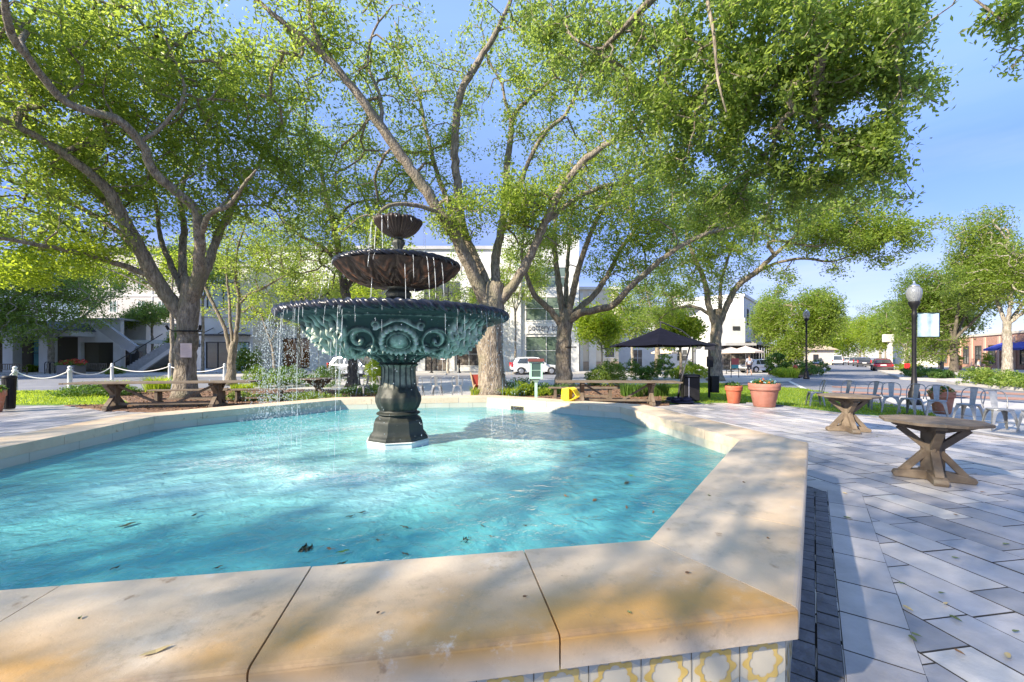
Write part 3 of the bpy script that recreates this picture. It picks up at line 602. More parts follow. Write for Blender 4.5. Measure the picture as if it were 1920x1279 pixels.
# direction from the fountain to the viewer: a medallion faces it
FA = math.atan2(-FC[1], -FC[0])
def sector(th, n, ph=FA): 
    w_ = 2 * np.pi / n; return ((th - ph + w_ / 2) % w_) - w_ / 2
def big_relief(th, t, r, L_):
    s = sector(th, 4) * r / 1.12; y = ((t - .5) * L_ - .035) / 1.14; L_ = L_ / 1.14; H = np.zeros_like(t)             # metres along and across
    half = np.pi / 4 * r / 1.12
    def g_(d, w_): return np.exp(-(d / w_) ** 2)
    # medallion: wreath ring with a domed boss
    d = np.hypot(s, y * 1.0); H += .050 * g_(d - .185, .030) * (1 + .25 * np.cos(np.arctan2(y, s) * 22)) + .028 * g_(d - .125, .014) + .045 * np.sqrt(np.clip(1 - (d / .11) ** 2, 0, 1))
    # crest above the medallion
    yy = y - .25; H += .040 * g_(yy - .05 * np.cos(np.abs(s) * 14), .025) * (np.abs(s) < .26) + .03 * g_(np.hypot(np.abs(s) - .24, yy + .02) - .035, .014)
    # scrolls either side
    for (cx, cy, R0, sg, tw) in ((.42, .03, .150, 1, 1), (.66, .15, .085, -1, 1.2), (.30, -.10, .06, -1, 1)):
        dx = np.abs(s) - cx; dy = y - cy; d = np.hypot(dx, dy) + 1e-6; a = np.arctan2(dy, dx) * sg
        sp = np.cos(a - 5.2 * np.sqrt(d / R0) * tw * 1.6)
        H += np.where(d < R0 * 1.12, .036 * np.clip(sp, -.25, 1) ** 1 * np.clip((R0 * 1.12 - d) / (R0 * .3), 0, 1), 0)
        H += .03 * g_(d - R0 * 1.05, .013) * (np.abs(a) > .4)
        H += .03 * g_(d, .022)
    # sweeping stems joining medallion foot to scroll
    H += .028 * g_(y + .20 - .16 * np.cos((np.abs(s) - .1) * 6.0) * 0 - .10 * np.sin(np.abs(s) * 7), .020) * (np.abs(s) > .16) * (np.abs(s) < half - .2)
    H += .026 * g_(y + .30 - .05 * np.sin(np.abs(s) * 12 + 1), .018) * (np.abs(s) > .08)
    # overlapping leaves along the lower part
    u_ = (np.abs(s) - .16) / .17; fr = u_ - np.floor(u_); lf = np.clip(1 - ((fr - .5) / .5) ** 2, 0, 1)
    H += .034 * lf * (.55 + .45 * np.cos((fr - .5) * 30 - y * 40)) * g_(y + .245 - .03 * lf, .065) * (np.abs(s) > .13)
    # acanthus fan on each corner, ribs spreading from the foot
    sf = half - np.abs(s); yb = y + .42; ang = np.arctan2(sf, yb + .05); dist = np.hypot(sf, yb)
    env = np.clip((.47 - ang) / .10, 0, 1) * np.clip(1.35 - np.abs(dist - .45) / .42, 0, 1) * np.clip((.46 - y) / .08, 0, 1)
    H += env * (.038 + .030 * np.cos(ang * 44 + 5 * dist) + .018 * np.cos(dist * 42 + ang * 20))
    H += .022 * g_(y - .40, .014) * (env < .1)
    H *= np.clip((.455 - np.abs(y)) / .05, 0, 1) ** .5
    # smooth bead just under the rim
    return H * 1.15
bowl_prof = [(.50, 1.645), (.72, 1.655), (.92, 1.685), (1.07, 1.76), (1.16, 1.86), (1.23, 1.96), (1.32, 2.05), (1.44, 2.105), (1.53, 2.13)]
ped = None
surf('pedestal_base', [(.44, .43), (.445, .47), (.40, .50), (.375, .56), (.36, .70), (.30, .74), (.285, .77)], 8, DARKI, ft, ph=FA + math.pi / 8, samples=24, rel=lambda a, t, h: a * 0 + .05, caps=True).data.polygons.foreach_set('use_smooth', [False] * (23 * 8 + 2))
pb = B(); pb.lathe([(.455, .30), (.455, .405), (.45, .415)], 8, ph=FA + math.pi / 8); pb.lathe([(.46, .415), (.47, .425), (.455, .435)], 8, ph=FA + math.pi / 8); pb.build('tiled_plinth', M('white_pool_tile', (.70, .72, .72), .25, c2=(.60, .66, .68), scale=9), ft)
def flute(th, t, r, L_):
    f = np.abs(np.cos(th * 9)); e = np.clip((t - .52) / .08, 0, 1) * np.clip((.955 - t) / .03, 0, 1)
    body = -.016 * (f ** .7) * e
    low = .018 * np.abs(np.cos(th * 6)) ** 2 * np.clip((.5 - t) / .1, 0, 1) * np.clip((t - .14) / .08, 0, 1)
    return body + low
surf('pedestal_column', [(.25, .765), (.31, .785), (.315, .80), (.27, .82), (.255, .84), (.285, .90), (.312, .97), (.315, 1.03), (.29, 1.10), (.262, 1.18), (.247, 1.30), (.243, 1.42), (.25, 1.47), (.285, 1.485), (.285, 1.50), (.245, 1.515)], 216, DARKI, ft, flute, samples=120, rel=lambda a, t, h: np.where(h < -.008, .52, .12) * np.clip((t - .5) * 8, 0, 1) + np.where(t < .5, .05, 0))
def stemrel(th, t, r, L_):
    return .022 * np.cos(th * 16 + 9 * (t - .5) ** 2 * np.sign(np.sin(th * 8))) * np.sin(np.pi * np.clip(t, 0, 1)) ** .5 + .014 * np.cos(t * 40) * np.abs(np.cos(th * 4))
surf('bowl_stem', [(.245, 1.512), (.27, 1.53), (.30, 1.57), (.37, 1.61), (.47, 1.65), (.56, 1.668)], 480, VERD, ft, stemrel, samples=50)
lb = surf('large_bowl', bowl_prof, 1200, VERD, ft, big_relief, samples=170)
# neck moulding between carved bowl and rim
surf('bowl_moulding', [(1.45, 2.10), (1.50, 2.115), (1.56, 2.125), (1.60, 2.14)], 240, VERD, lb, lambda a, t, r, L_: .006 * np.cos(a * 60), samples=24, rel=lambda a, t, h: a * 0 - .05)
lb.scale = (.965, .965, 1); rm = []
def rimf(n, amp, k=3):
    def f(th, t, r, L_):
        a = th * n + (t - .5) * k * 2
        return amp * (np.abs(np.sin(a)) ** .6 * (.6 + .4 * np.cos(3 * a + 6 * t)) - .3) * np.sin(np.pi * t) ** .7
    return f
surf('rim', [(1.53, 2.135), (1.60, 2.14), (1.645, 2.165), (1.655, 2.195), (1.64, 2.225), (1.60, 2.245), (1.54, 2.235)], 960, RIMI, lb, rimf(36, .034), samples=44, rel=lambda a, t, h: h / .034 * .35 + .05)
surf('bowl_inside', [(.16, 2.05), (.8, 1.98), (1.2, 2.06), (1.45, 2.2), (1.56, 2.238)], 120, DARKI, lb, samples=20, rel=lambda a, t, h: a * 0)
wbn = B(); wbn.lathe([(.02, 2.205), (1.50, 2.205)], 64, caps=False)
WCLR = newmat('clear_water'); _n = WCLR[1]; _p = WCLR[2]; _p.inputs['Base Color'].default_value = (.85, .9, .92, 1); _p.inputs['Roughness'].default_value = .08; _p.inputs['Transmission Weight'].default_value = .6; _p.inputs['IOR'].default_value = 1.33; WCLR = WCLR[0]
wbn.build('bowl_water', WCLR, lb)
# second tier
surf('upper_pedestal', [(.30, 2.10), (.30, 2.36), (.22, 2.42), (.17, 2.455), (.165, 2.47), (.185, 2.50), (.185, 2.535), (.15, 2.56), (.14, 2.60), (.17, 2.625)], 64, DARKI, ft, samples=50, rel=lambda a, t, h: a * 0 + .12)
def shell(n, a1, a2):
    def f(th, t, r, L_):
        q = np.abs(np.cos(th * n / 2 + .25 * np.sin(t * 5))); return a1 * (q ** .6) * np.clip(t * 1.6, .15, 1) + a2 * np.cos(th * n * 1.5 + t * 16) * np.sin(np.pi * t) + .012 * np.cos(t * 30 + 4 * np.cos(th * n)) * np.sin(np.pi * t)
    return f
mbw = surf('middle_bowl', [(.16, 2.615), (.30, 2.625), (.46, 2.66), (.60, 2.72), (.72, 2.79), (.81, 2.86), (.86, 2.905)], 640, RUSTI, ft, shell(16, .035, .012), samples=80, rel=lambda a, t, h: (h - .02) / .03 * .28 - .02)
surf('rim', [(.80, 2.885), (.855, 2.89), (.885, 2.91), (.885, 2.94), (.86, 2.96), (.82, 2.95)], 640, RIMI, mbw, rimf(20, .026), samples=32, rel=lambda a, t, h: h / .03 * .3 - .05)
surf('bowl_inside', [(.06, 2.72), (.5, 2.76), (.84, 2.95)], 90, DARKI, mbw, samples=16, rel=lambda a, t, h: a * 0)
wbn = B(); wbn.lathe([(.02, 2.925), (.80, 2.925)], 48, caps=False); wbn.build('bowl_water', WCLR, mbw)
# third tier
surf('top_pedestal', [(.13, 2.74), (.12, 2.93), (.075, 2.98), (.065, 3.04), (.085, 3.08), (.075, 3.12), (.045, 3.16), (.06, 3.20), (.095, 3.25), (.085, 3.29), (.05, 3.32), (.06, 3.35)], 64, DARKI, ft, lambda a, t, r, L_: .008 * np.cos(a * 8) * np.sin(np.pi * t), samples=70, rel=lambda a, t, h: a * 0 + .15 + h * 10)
def scal(th, t, r, L_):
    q = np.abs(np.cos(th * 4)); return .05 * q ** .5 * t + .008 * np.cos(th * 40) * t
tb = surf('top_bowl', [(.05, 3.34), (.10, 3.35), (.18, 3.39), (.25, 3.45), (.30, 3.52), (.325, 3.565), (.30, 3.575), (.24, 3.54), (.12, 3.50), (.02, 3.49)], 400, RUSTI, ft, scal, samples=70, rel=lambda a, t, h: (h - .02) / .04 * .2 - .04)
surf('finial', [(.03, 3.48), (.05, 3.56), (.045, 3.60), (.062, 3.63), (.055, 3.665), (.02, 3.70), (.014, 3.72)], 32, DARKI, ft, samples=30, rel=lambda a, t, h: a * 0)
# ---------------------------------------------------------------- falling water
SPRAY, nt, p, out = newmat('falling_water')
p.inputs['Base Color'].default_value = (.93, .97, 1, 1); p.inputs['Roughness'].default_value = .12; p.inputs['Specular IOR Level'].default_value = .9
tr = nt.nodes.new('ShaderNodeBsdfTransparent'); ms = nt.nodes.new('ShaderNodeMixShader'); ms.inputs[0].default_value = .62
nt.links.new(p.outputs[0], ms.inputs[1]); nt.links.new(tr.outputs[0], ms.inputs[2]); nt.links.new(ms.outputs[0], out.inputs['Surface'])
OCT = np.array([(1, 0, 0), (-1, 0, 0), (0, 1, 0), (0, -1, 0), (0, 0, 1), (0, 0, -1)], float)
OF = [(0, 2, 4), (2, 1, 4), (1, 3, 4), (3, 0, 4), (2, 0, 5), (1, 2, 5), (3, 1, 5), (0, 3, 5)]
def drops(b, pts, r, stretch=2.2):
    for p_, q in zip(pts, r): b.add(OCT * np.array([q, q, q * stretch]) + p_, OF)
def streams(R0, z0, z1, n, seed, vmin=.05, vmax=.3, span=None, rad=.004, keep=.75, dz=.0):
    g = rng(seed); b = B()
    for i in range(n):
        a = g.random() * 2 * math.pi if span is None else span[0] + (span[1] - span[0]) * g.random()
        v = vmin + (vmax - vmin) * g.random() ** 1.5; T = math.sqrt(2 * (z0 - z1) / 9.8); t = 0
        r0 = rad * (.6 + .9 * g.random()); end = T if g.random() < .35 else T * (.15 + .6 * g.random())
        while t < end:
            l = .04 + .12 * g.random() if t < T * .7 else .02 + .05 * g.random()
            t2 = min(end, t + l); tt = np.linspace(t, t2, 4)
            rr_ = R0 + v * tt; pts = np.stack([FC[0] + rr_ * math.cos(a), FC[1] + rr_ * math.sin(a), z0 - 4.9 * tt ** 2], 1) + g.normal(size=3) * .004
            if g.random() < keep: b.tube(pts, r0 * np.array([.5, 1.1, 1.0, .4]), 5)
            t = t2 + .002 + .012 * g.random() * (t / T)
    return b
for (nm, lab, args, kw) in (
    ('water_curtain', 'thin streams of water dripping from the rim of the lowest bowl into the pool', (1.615, 2.16, .37, 90, 3), dict(vmin=.02, vmax=.2, rad=.0021, keep=.62)),
    ('water_curtain', 'streams of water falling from the middle bowl into the lowest bowl', (.90, 2.90, 2.21, 26, 5), dict(vmin=.2, vmax=.5, rad=.0034, keep=.85)),
    ('water_curtain', 'few trickles of water falling from the small top bowl', (.37, 3.54, 2.93, 11, 6), dict(vmin=.02, vmax=.3, rad=.005, keep=.95))):
    tag(streams(*args, **kw).build(nm, SPRAY, None, True), lab, 'water', None, 'stuff')
g = rng(8); b = B()
def mist(n, a0, sa, r0, sr, z0, z1, rad):
    a = a0 + g.normal(size=n) * sa; z = z0 + (z1 - z0) * g.random(n); r = r0 + np.abs(g.normal(size=n)) * sr * (1.2 - (z - z1) / (z0 - z1) * .6)
    drops(b, np.stack([FC[0] + r * np.cos(a), FC[1] + r * np.sin(a), z], 1), rad * (.4 + g.random(n)), 1.8)
mist(4200, math.pi - .05, .36, 1.65, .16, 2.1, .42, .0048)
mist(700, -.1, .4, 1.68, .12, 2.1, .42, .004)
mist(500, FA, 1.2, 1.70, .10, 2.1, .42, .004)
for (a, r, n) in ((FA - .75, 1.9, 420), (FA + .5, 1.85, 240), (FA - 1.6, 1.8, 200), (FA, 1.8, 160)):
    aa = a + g.normal(size=n) * .20; r_ = r + g.normal(size=n) * .2; z = ZWAT + .01 + np.abs(g.normal(size=n)) * .05
    drops(b, np.stack([FC[0] + r_ * np.cos(aa), FC[1] + r_ * np.sin(aa), z], 1), .004 * (.4 + g.random(n)), 1)
tag(b.build('spray', SPRAY), 'fine spray of drops beside the lowest bowl and over the splashing pool', 'spray', None, 'stuff')
# leaves floating on the pool
FLD = M('wet_dead_leaf', (.03, .045, .025), .4, c2=(.06, .07, .03), scale=40); FLG = M('green_fallen_leaf', (.10, .24, .04), .5); FLB = M('brown_fallen_leaf', (.22, .12, .05), .6)
g = rng(21)
lp = [(365, 965, .06, 0), (645, 1033, .06, 1), (240, 983, .10, 0), (655, 968, .05, 0), (680, 960, .05, 0), (708, 1012, .04, 0), (760, 1038, .05, 0), (640, 1056, .05, 0), (617, 1028, .05, 2), (410, 1063, .04, 0), (215, 1065, .04, 0), (1175, 905, .09, 0), (1181, 891, .06, 1), (1105, 855, .07, 0), (1060, 929, .05, 2), (1115, 937, .07, 2), (1175, 951, .05, 2), (1225, 960, .04, 2), (920, 1005, .03, 0), (905, 986, .03, 0), (760, 988, .05, 0), (310, 888, .06, 0), (1240, 900, .03, 0), (984, 985, .03, 0)]
lv0 = None
for i, (u, v, s, c) in enumerate(lp):
    p_ = G(u, v, ZWAT + .012); a = g.random() * 6; b = B(); n = 10
    V = [(s * .5 * math.cos(q) * (1.0 + .25 * math.cos(2 * q)), s * .22 * math.sin(q), .004 * math.cos(3 * q)) for q in np.arange(n) * 2 * math.pi / n]
    b.add(V + [(0, 0, .004)], [(k, (k + 1) % n, n) for k in range(n)])
    b.tube([(s * .6, 0, .002), (s * .85, .01, .003)], .0015, 4)
    o = b.build('floating_leaf', (FLD, FLG, FLB)[c]); o.location = p_; o.rotation_euler = (0, 0, a)
    tag(o, ('dark wet leaf floating on the turquoise water', 'bright green leaf floating on the turquoise water', 'small brown leaf floating on the turquoise water')[c], 'leaf', ('dark leaves floating on the pool', 'green leaves floating on the pool', 'brown leaves floating on the pool')[c])
for (u, v, lab) in ((573, 1030, 'dark leaf clump submerged left of the green leaf near the front coping'), (875, 1016, 'dark leaf clump alone near the front coping, in front of the fountain')):
    p_ = G(u, v, ZWAT - .01); V, t = leaves([p_] * 3, 16, .045, .045, int(u), flat=.15); V[:, :, 2] = np.clip(V[:, :, 2], ZWAT - .02, ZWAT + .02)
    o = quadmesh('leaf_clump', V, FLD, None, t, off=p_); o.location = p_; tag(o, lab, 'leaf clump')
o = B(); n = 8; o.add([(.035 * math.cos(q) * (1 + .3 * math.cos(2 * q)), .012 * math.sin(q), .002 + .004 * abs(math.cos(q))) for q in np.arange(n) * 2 * math.pi / n] + [(0, 0, .001)], [(k, (k + 1) % n, n) for k in range(n)])
o = o.build('fallen_leaf', M('dry_pale_leaf', (.55, .42, .20), .6)); o.location = G(292, 1222, ZC + .003); o.rotation_euler = (0, 0, .7); tag(o, 'single dry leaf lying on the front coping', 'leaf')
# skimmer opening in the far lining
sk = thing('skimmer', 'dark rectangular skimmer opening in the far side of the pool lining', 'skimmer', (0, 0, 0))
qa, qb = inn[3], inn[2]; dv = (qb - qa) / np.linalg.norm(qb - qa); q0 = qa + dv * .75; nr = -np.array([dv[1], -dv[0]]); nr = nr if (FC - q0) @ nr > 0 else -nr
sk.location = (*q0, ZWAT); sk.rotation_euler = (0, 0, math.atan2(dv[1], dv[0]))
b = B(); b.box(0, .36, -.012, .012, -.03, .075); b.build('opening', M('dark_hole', (.02, .018, .012), .8), sk)
b = B(); b.box(-.012, .0, -.014, .014, -.03, .085); b.box(.36, .372, -.014, .014, -.03, .085); b.box(-.012, .372, -.014, .014, .075, .088); b.build('frame', M('skimmer_frame', (.35, .33, .2), .6), sk)
# ================================================================ TREES
def T(*l): return limb(l)
# --- broad oak on the left, behind the long table
b0 = P(348, 749, 16); b0[2] = 0
t1 = [T((348, 749, 16, .37), (348, 690, 16, .35), (350, 640, 16, .34), (352, 598, 16, .34), (356, 560, 16, .32), (362, 520, 16, .30)),
      T((346, 600, 16, .30), (318, 560, 15.8, .30), (290, 520, 15.5, .29), (268, 478, 15.2, .27), (235, 420, 14.8, .24), (205, 360, 14.3, .2), (165, 322, 13.8, .17), (90, 268, 13, .13), (0, 222, 12, .09), (-120, 150, 11, .05)),
      T((290, 520, 15.5, .13), (240, 502, 15, .12), (180, 482, 14.2, .10), (90, 462, 13, .08), (0, 446, 12, .06), (-90, 430, 11, .04)),
      T((262, 470, 15.2, .13), (210, 425, 15.5, .12), (160, 395, 15.8, .10), (100, 370, 16, .08), (0, 350, 16, .05)),
      T((235, 420, 14.8, .14), (160, 340, 16, .12), (110, 290, 17, .1), (60, 250, 18, .07), (-20, 200, 19, .05)),
      T((354, 575, 16, .26), (372, 510, 15.6, .24), (374, 440, 15, .2), (366, 395, 14.6, .18), (330, 358, 14.2, .17), (290, 325, 13.7, .16), (262, 265, 13.2, .15), (215, 222, 12.6, .14), (130, 195, 12, .12), (70, 130, 11.2, .11), (25, 70, 10.5, .1), (8, 0, 10, .08), (0, -80, 9.5, .05)),
      T((262, 268, 13.2, .08), (300, 240, 13.4, .07), (345, 180, 13.6, .06), (335, 130, 13.6, .05), (310, 70, 13.5, .045), (280, -10, 13.4, .03)),
      T((358, 570, 16, .24), (388, 500, 16.5, .2), (410, 440, 17, .17), (440, 380, 17.5, .13), (470, 330, 18, .1), (520, 250, 18.5, .07), (560, 180, 19, .04)),
      T((352, 580, 16, .2), (342, 500, 16.6, .17), (345, 430, 17.2, .14), (340, 360, 17.8, .11), (370, 280, 18.4, .08), (400, 190, 19, .05), (420, 100, 19, .03)),
      T((374, 440, 15, .12), (395, 400, 14.4, .1), (430, 385, 14, .08), (455, 350, 13.6, .06), (480, 320, 13, .04)),
      T((350, 560, 16, .16), (322, 500, 16.5, .13), (300, 440, 17, .1), (292, 380, 17.5, .08), (270, 300, 18, .05))]
a1 = blob_att([(120, 120, 190, 170, 13.5, 3.0, 230), (330, 130, 170, 150, 15, 3.0, 210), (480, 220, 130, 140, 16.5, 2.5, 120), (210, 260, 200, 120, 15.5, 3.5, 170), (60, 330, 130, 120, 15, 3, 120), (-60, 200, 120, 250, 12, 3, 90),
               (400, 330, 150, 100, 16, 2.5, 90), (250, 370, 160, 70, 16.5, 2.5, 60), (80, 430, 150, 50, 14, 2.5, 60), (540, 330, 60, 110, 17.5, 1.5, 45), (40, 20, 150, 60, 11.5, 1.5, 50)], 101)
tree('oak_tree', 'broad oak with a paper notice on its trunk, behind the left long table', b0, t1, a1, 1, leaf=.15, nl=52, rad=.6)
# --- low sunlit spray of young leaves at the left
a1b = blob_att([(60, 500, 90, 38, 13.4, 1.0, 46), (150, 470, 60, 20, 14, .8, 12)], 103)
# --- big oak behind the fountain
b0 = P(925, 743, 17); b0[2] = 0
t2 = [T((925, 743, 17, .58), (922, 690, 17, .52), (920, 640, 17, .50), (922, 590, 17, .50), (925, 552, 17, .44), (928, 530, 17, .36)),
      T((915, 575, 17, .34), (892, 525, 16.7, .31), (866, 468, 16.3, .28), (838, 418, 16, .26), (806, 368, 15.6, .24), (762, 305, 15.2, .22), (716, 240, 14.8, .2), (676, 185, 14.4, .17), (622, 118, 14, .14), (575, 75, 13.6, .11), (510, 25, 13.2, .08), (440, -40, 13, .05)),
      T((605, 100, 13.9, .11), (592, 60, 13.8, .1), (580, 20, 13.8, .08), (575, -40, 13.8, .05)),
      T((716, 240, 14.8, .09), (712, 180, 15, .07), (690, 120, 15.2, .06), (700, 60, 15.3, .05), (735, 10, 15.4, .03)),
      T((925, 560, 17, .28), (898, 500, 17.3, .23), (868, 430, 17.4, .21), (858, 350, 17.2, .2), (853, 280, 17, .19), (862, 180, 16.6, .17), (890, 128, 16.4, .15), (925, 70, 16.2, .12), (955, 5, 16, .09), (975, -60, 16, .06)),
      T((880, 470, 17.6, .15), (848, 400, 18, .14), (820, 325, 18.3, .12), (798, 240, 18.6, .1), (785, 180, 18.8, .08), (760, 120, 19, .05), (740, 40, 19, .03)),
      T((930, 560, 17, .26), (930, 490, 17.4, .22), (943, 410, 17.8, .19), (950, 330, 18, .17), (957, 260, 18.1, .15), (965, 215, 18.2, .12), (1005, 175, 18.4, .09), (1060, 130, 18.6, .06)),
      T((960, 235, 18.1, .09), (945, 180, 18, .07), (942, 160, 17.9, .06), (915, 110, 17.8, .05), (905, 60, 17.7, .03)),
      T((935, 570, 17, .26), (965, 530, 16.8, .23), (995, 478, 16.5, .2), (1020, 420, 16.2, .18), (1048, 362, 15.9, .17), (1085, 312, 15.6, .15), (1130, 275, 15.3, .13), (1190, 240, 15, .11), (1240, 195, 14.8, .08), (1290, 150, 14.6, .05)),
      T((952, 430, 17.6, .14), (968, 370, 17.2, .12), (1000, 285, 16.8, .1), (1030, 240, 16.5, .09), (1060, 215, 16.2, .08), (1085, 160, 16, .06), (1100, 90, 15.8, .04)),
      T((1020, 420, 16.2, .13), (1075, 375, 16.6, .11), (1130, 350, 17, .1), (1180, 340, 17.4, .08), (1240, 300, 17.8, .06), (1290, 270, 18, .04)),
      T((855, 455, 16.2, .12), (825, 405, 15.6, .1), (780, 385, 15, .09), (730, 385, 14.4, .07), (700, 410, 14, .04))]
a2 = blob_att([(600, 90, 110, 90, 14, 2, 55), (700, 60, 110, 80, 15, 2, 40), (760, 200, 110, 120, 17, 2.5, 75), (900, 100, 130, 110, 17.5, 2.5, 48), (900, 230, 120, 90, 18, 2.5, 42), (1080, 200, 130, 150, 16.5, 2.5, 110), (1200, 280, 110, 90, 16.5, 2.5, 80),
               (680, 320, 90, 110, 17, 2, 75), (930, 390, 90, 40, 15.8, 1.2, 60), (1090, 370, 110, 60, 17, 2, 60), (820, 330, 80, 90, 18.5, 1.5, 55), (1010, 450, 60, 50, 17.5, 1.5, 26), (520, 180, 60, 120, 16, 2, 40), (560, 60, 90, 70, 14.5, 2, 40), (970, 380, 70, 50, 16, 1.5, 50), (860, 410, 60, 40, 16, 1.5, 40), (700, 440, 70, 30, 15, 1.5, 24), (1000, 120, 80, 90, 17, 2, 60)], 105)
tree('oak_tree', 'big grey oak directly behind the fountain, its trunk seen right of the lowest bowl', b0, t2, a2, 2, leaf=.13, nl=46, rad=.5)
# --- third oak, in the bed behind the book box
b0 = P(1058, 726, 22); b0[2] = 0
t3 = [T((1058, 726, 22, .44), (1056, 680, 22, .40), (1058, 640, 22, .39), (1060, 605, 22, .38), (1066, 580, 22, .3)),
      T((1054, 612, 22, .2), (1032, 582, 21.8, .19), (1006, 558, 21.6, .16), (990, 525, 21.4, .13), (978, 480, 21.2, .1), (985, 420, 21, .06)),
      T((1058, 600, 22, .24), (1050, 550, 22.2, .2), (1042, 490, 22.6, .17), (1040, 430, 23, .14), (1052, 370, 23.4, .1), (1070, 300, 23.8, .06)),
      T((1066, 595, 22, .22), (1076, 540, 21.6, .19), (1092, 480, 21.2, .16), (1116, 420, 20.8, .12), (1150, 360, 20.4, .09), (1190, 300, 20, .05)),
      T((1064, 605, 22, .26), (1085, 588, 21.6, .24), (1120, 580, 21, .21), (1150, 572, 20.4, .19), (1172, 548, 19.8, .17), (1215, 508, 19.2, .15), (1260, 472, 18.6, .12), (1320, 440, 18, .1), (1380, 425, 17.4, .06)),
      T((1075, 588, 22, .2), (1118, 548, 22.4, .18), (1148, 500, 22.8, .15), (1172, 455, 23.2, .13), (1215, 410, 23.6, .1), (1290, 370, 24, .06)),
      T((1060, 598, 22, .18), (1062, 540, 23, .15), (1066, 470, 24, .12), (1072, 400, 25, .08))]
a3 = blob_att([(1040, 400, 90, 70, 22, 3, 70), (1150, 420, 110, 80, 21.5, 3, 90), (1270, 400, 110, 70, 20.5, 3, 100), (1370, 380, 90, 60, 19, 2.5, 60), (1010, 480, 50, 50, 22.5, 2, 26), (1210, 500, 80, 40, 22, 2.5, 34), (1120, 320, 120, 70, 22.5, 3, 80), (1130, 505, 40, 30, 24, 2, 14)], 107)
tree('oak_tree', 'grey oak forking low behind the mint green book box', b0, t3, a3, 3, leaf=.15, nl=54, rad=.58)
# --- fourth oak, on the lawn behind the bins
b0 = P(1342, 714, 28.5); b0[2] = 0
t4 = [T((1342, 714, 28.5, .44), (1342, 680, 28.5, .36), (1342, 640, 28.5, .35), (1344, 605, 28.5, .34), (1347, 580, 28.5, .26)),
      T((1340, 610, 28.5, .25), (1328, 570, 28.2, .23), (1322, 530, 28, .19), (1300, 480, 27.6, .15), (1286, 430, 27.2, .1), (1290, 370, 27, .06)),
      T((1346, 612, 28.5, .26), (1362, 575, 28, .24), (1384, 535, 27.4, .22), (1418, 510, 26.8, .2), (1452, 478, 26.2, .15), (1484, 450, 25.6, .11), (1520, 415, 25, .07)),
      T((1418, 510, 26.8, .12), (1460, 492, 26.4, .11), (1510, 485, 25.8, .09), (1560, 490, 25.2, .07), (1620, 470, 24.6, .05), (1690, 440, 24, .03)),
      T((1452, 478, 26.2, .12), (1440, 455, 26, .11), (1470, 452, 25.6, .1), (1530, 462, 25, .08), (1600, 440, 24.4, .05)),
      T((1332, 590, 28.4, .14), (1300, 575, 28.6, .12), (1262, 580, 29, .1), (1235, 600, 29.4, .05)),
      T((1350, 580, 28.5, .16), (1352, 530, 29, .13), (1370, 470, 29.5, .1), (1390, 400, 30, .06))]
a4 = blob_att([(1300, 420, 110, 70, 27.5, 4, 150), (1420, 420, 120, 70, 26.5, 4, 170), (1550, 430, 100, 55, 25, 3, 150), (1680, 445, 75, 32, 24, 2, 95), (1620, 490, 60, 25, 24.5, 2, 26), (1290, 520, 70, 50, 28.5, 3, 55), (1380, 500, 60, 40, 28, 3, 36), (1240, 590, 50, 26, 29.5, 2, 22), (1590, 400, 80, 40, 25, 2.5, 50), (1470, 520, 40, 24, 26.5, 1.5, 12), (1360, 545, 40, 25, 30, 2, 12)], 109)
tree('oak_tree', 'oak on the lawn behind the black bins, its longest limb reaching right over the street', b0, t4, a4, 4, leaf=.165, nl=58, rad=.62)
# --- slim multi-stemmed tree right of the noticeboard oak
b0 = P(432, 722, 24); b0[2] = 0
t5 = [T((432, 722, 24, .26), (434, 690, 24, .22), (436, 660, 24, .20), (440, 640, 24, .16)),
      T((432, 665, 24, .13), (424, 625, 24, .12), (410, 590, 24, .11), (388, 545, 24, .1), (378, 520, 24, .08), (360, 480, 24, .05)),
      T((438, 655, 24, .12), (432, 610, 24, .1), (430, 560, 24.2, .08), (424, 500, 24.4, .06), (430, 450, 24.6, .04)),
      T((440, 650, 24, .14), (446, 600, 23.8, .13), (448, 560, 23.6, .12), (442, 520, 23.4, .1), (445, 470, 23.2, .07), (460, 420, 23, .04)),
      T((447, 575, 23.7, .09), (465, 552, 23.5, .08), (490, 542, 23.2, .07), (520, 525, 23, .05), (560, 500, 22.6, .03))]
a5 = blob_att([(450, 490, 90, 50, 23.5, 2.5, 60), (540, 470, 80, 50, 23, 2.5, 55), (400, 450, 60, 40, 24, 2, 26), (480, 420, 90, 40, 23.5, 2, 40), (500, 560, 50, 40, 23, 1.5, 12)], 111)
tree('slim_tree', 'slim multi-stemmed tree right of the oak with the notice', b0, t5, a5, 5, leaf=.14, nl=46, rad=.55)
# yellow-green young tree left of the spray
b0 = P(515, 712, 28); b0[2] = 0
t5b = [T((515, 712, 28, .10), (512, 660, 28, .08), (500, 620, 28, .07), (490, 590, 28, .05)), T((508, 640, 28, .05), (530, 600, 28, .04), (555, 560, 28, .03))]
a5b = blob_att([(480, 590, 50, 45, 28, 1.5, 34), (540, 560, 60, 50, 28, 1.5, 40), (570, 520, 50, 50, 28, 1.5, 26), (430, 560, 60, 50, 29, 1.5, 30)], 112)
tree('young_tree', 'yellow-green young tree behind the spray left of the fountain', b0, t5b, a5b, 55, leaf=.15, nl=28, rad=.5, lm=LEAFY)
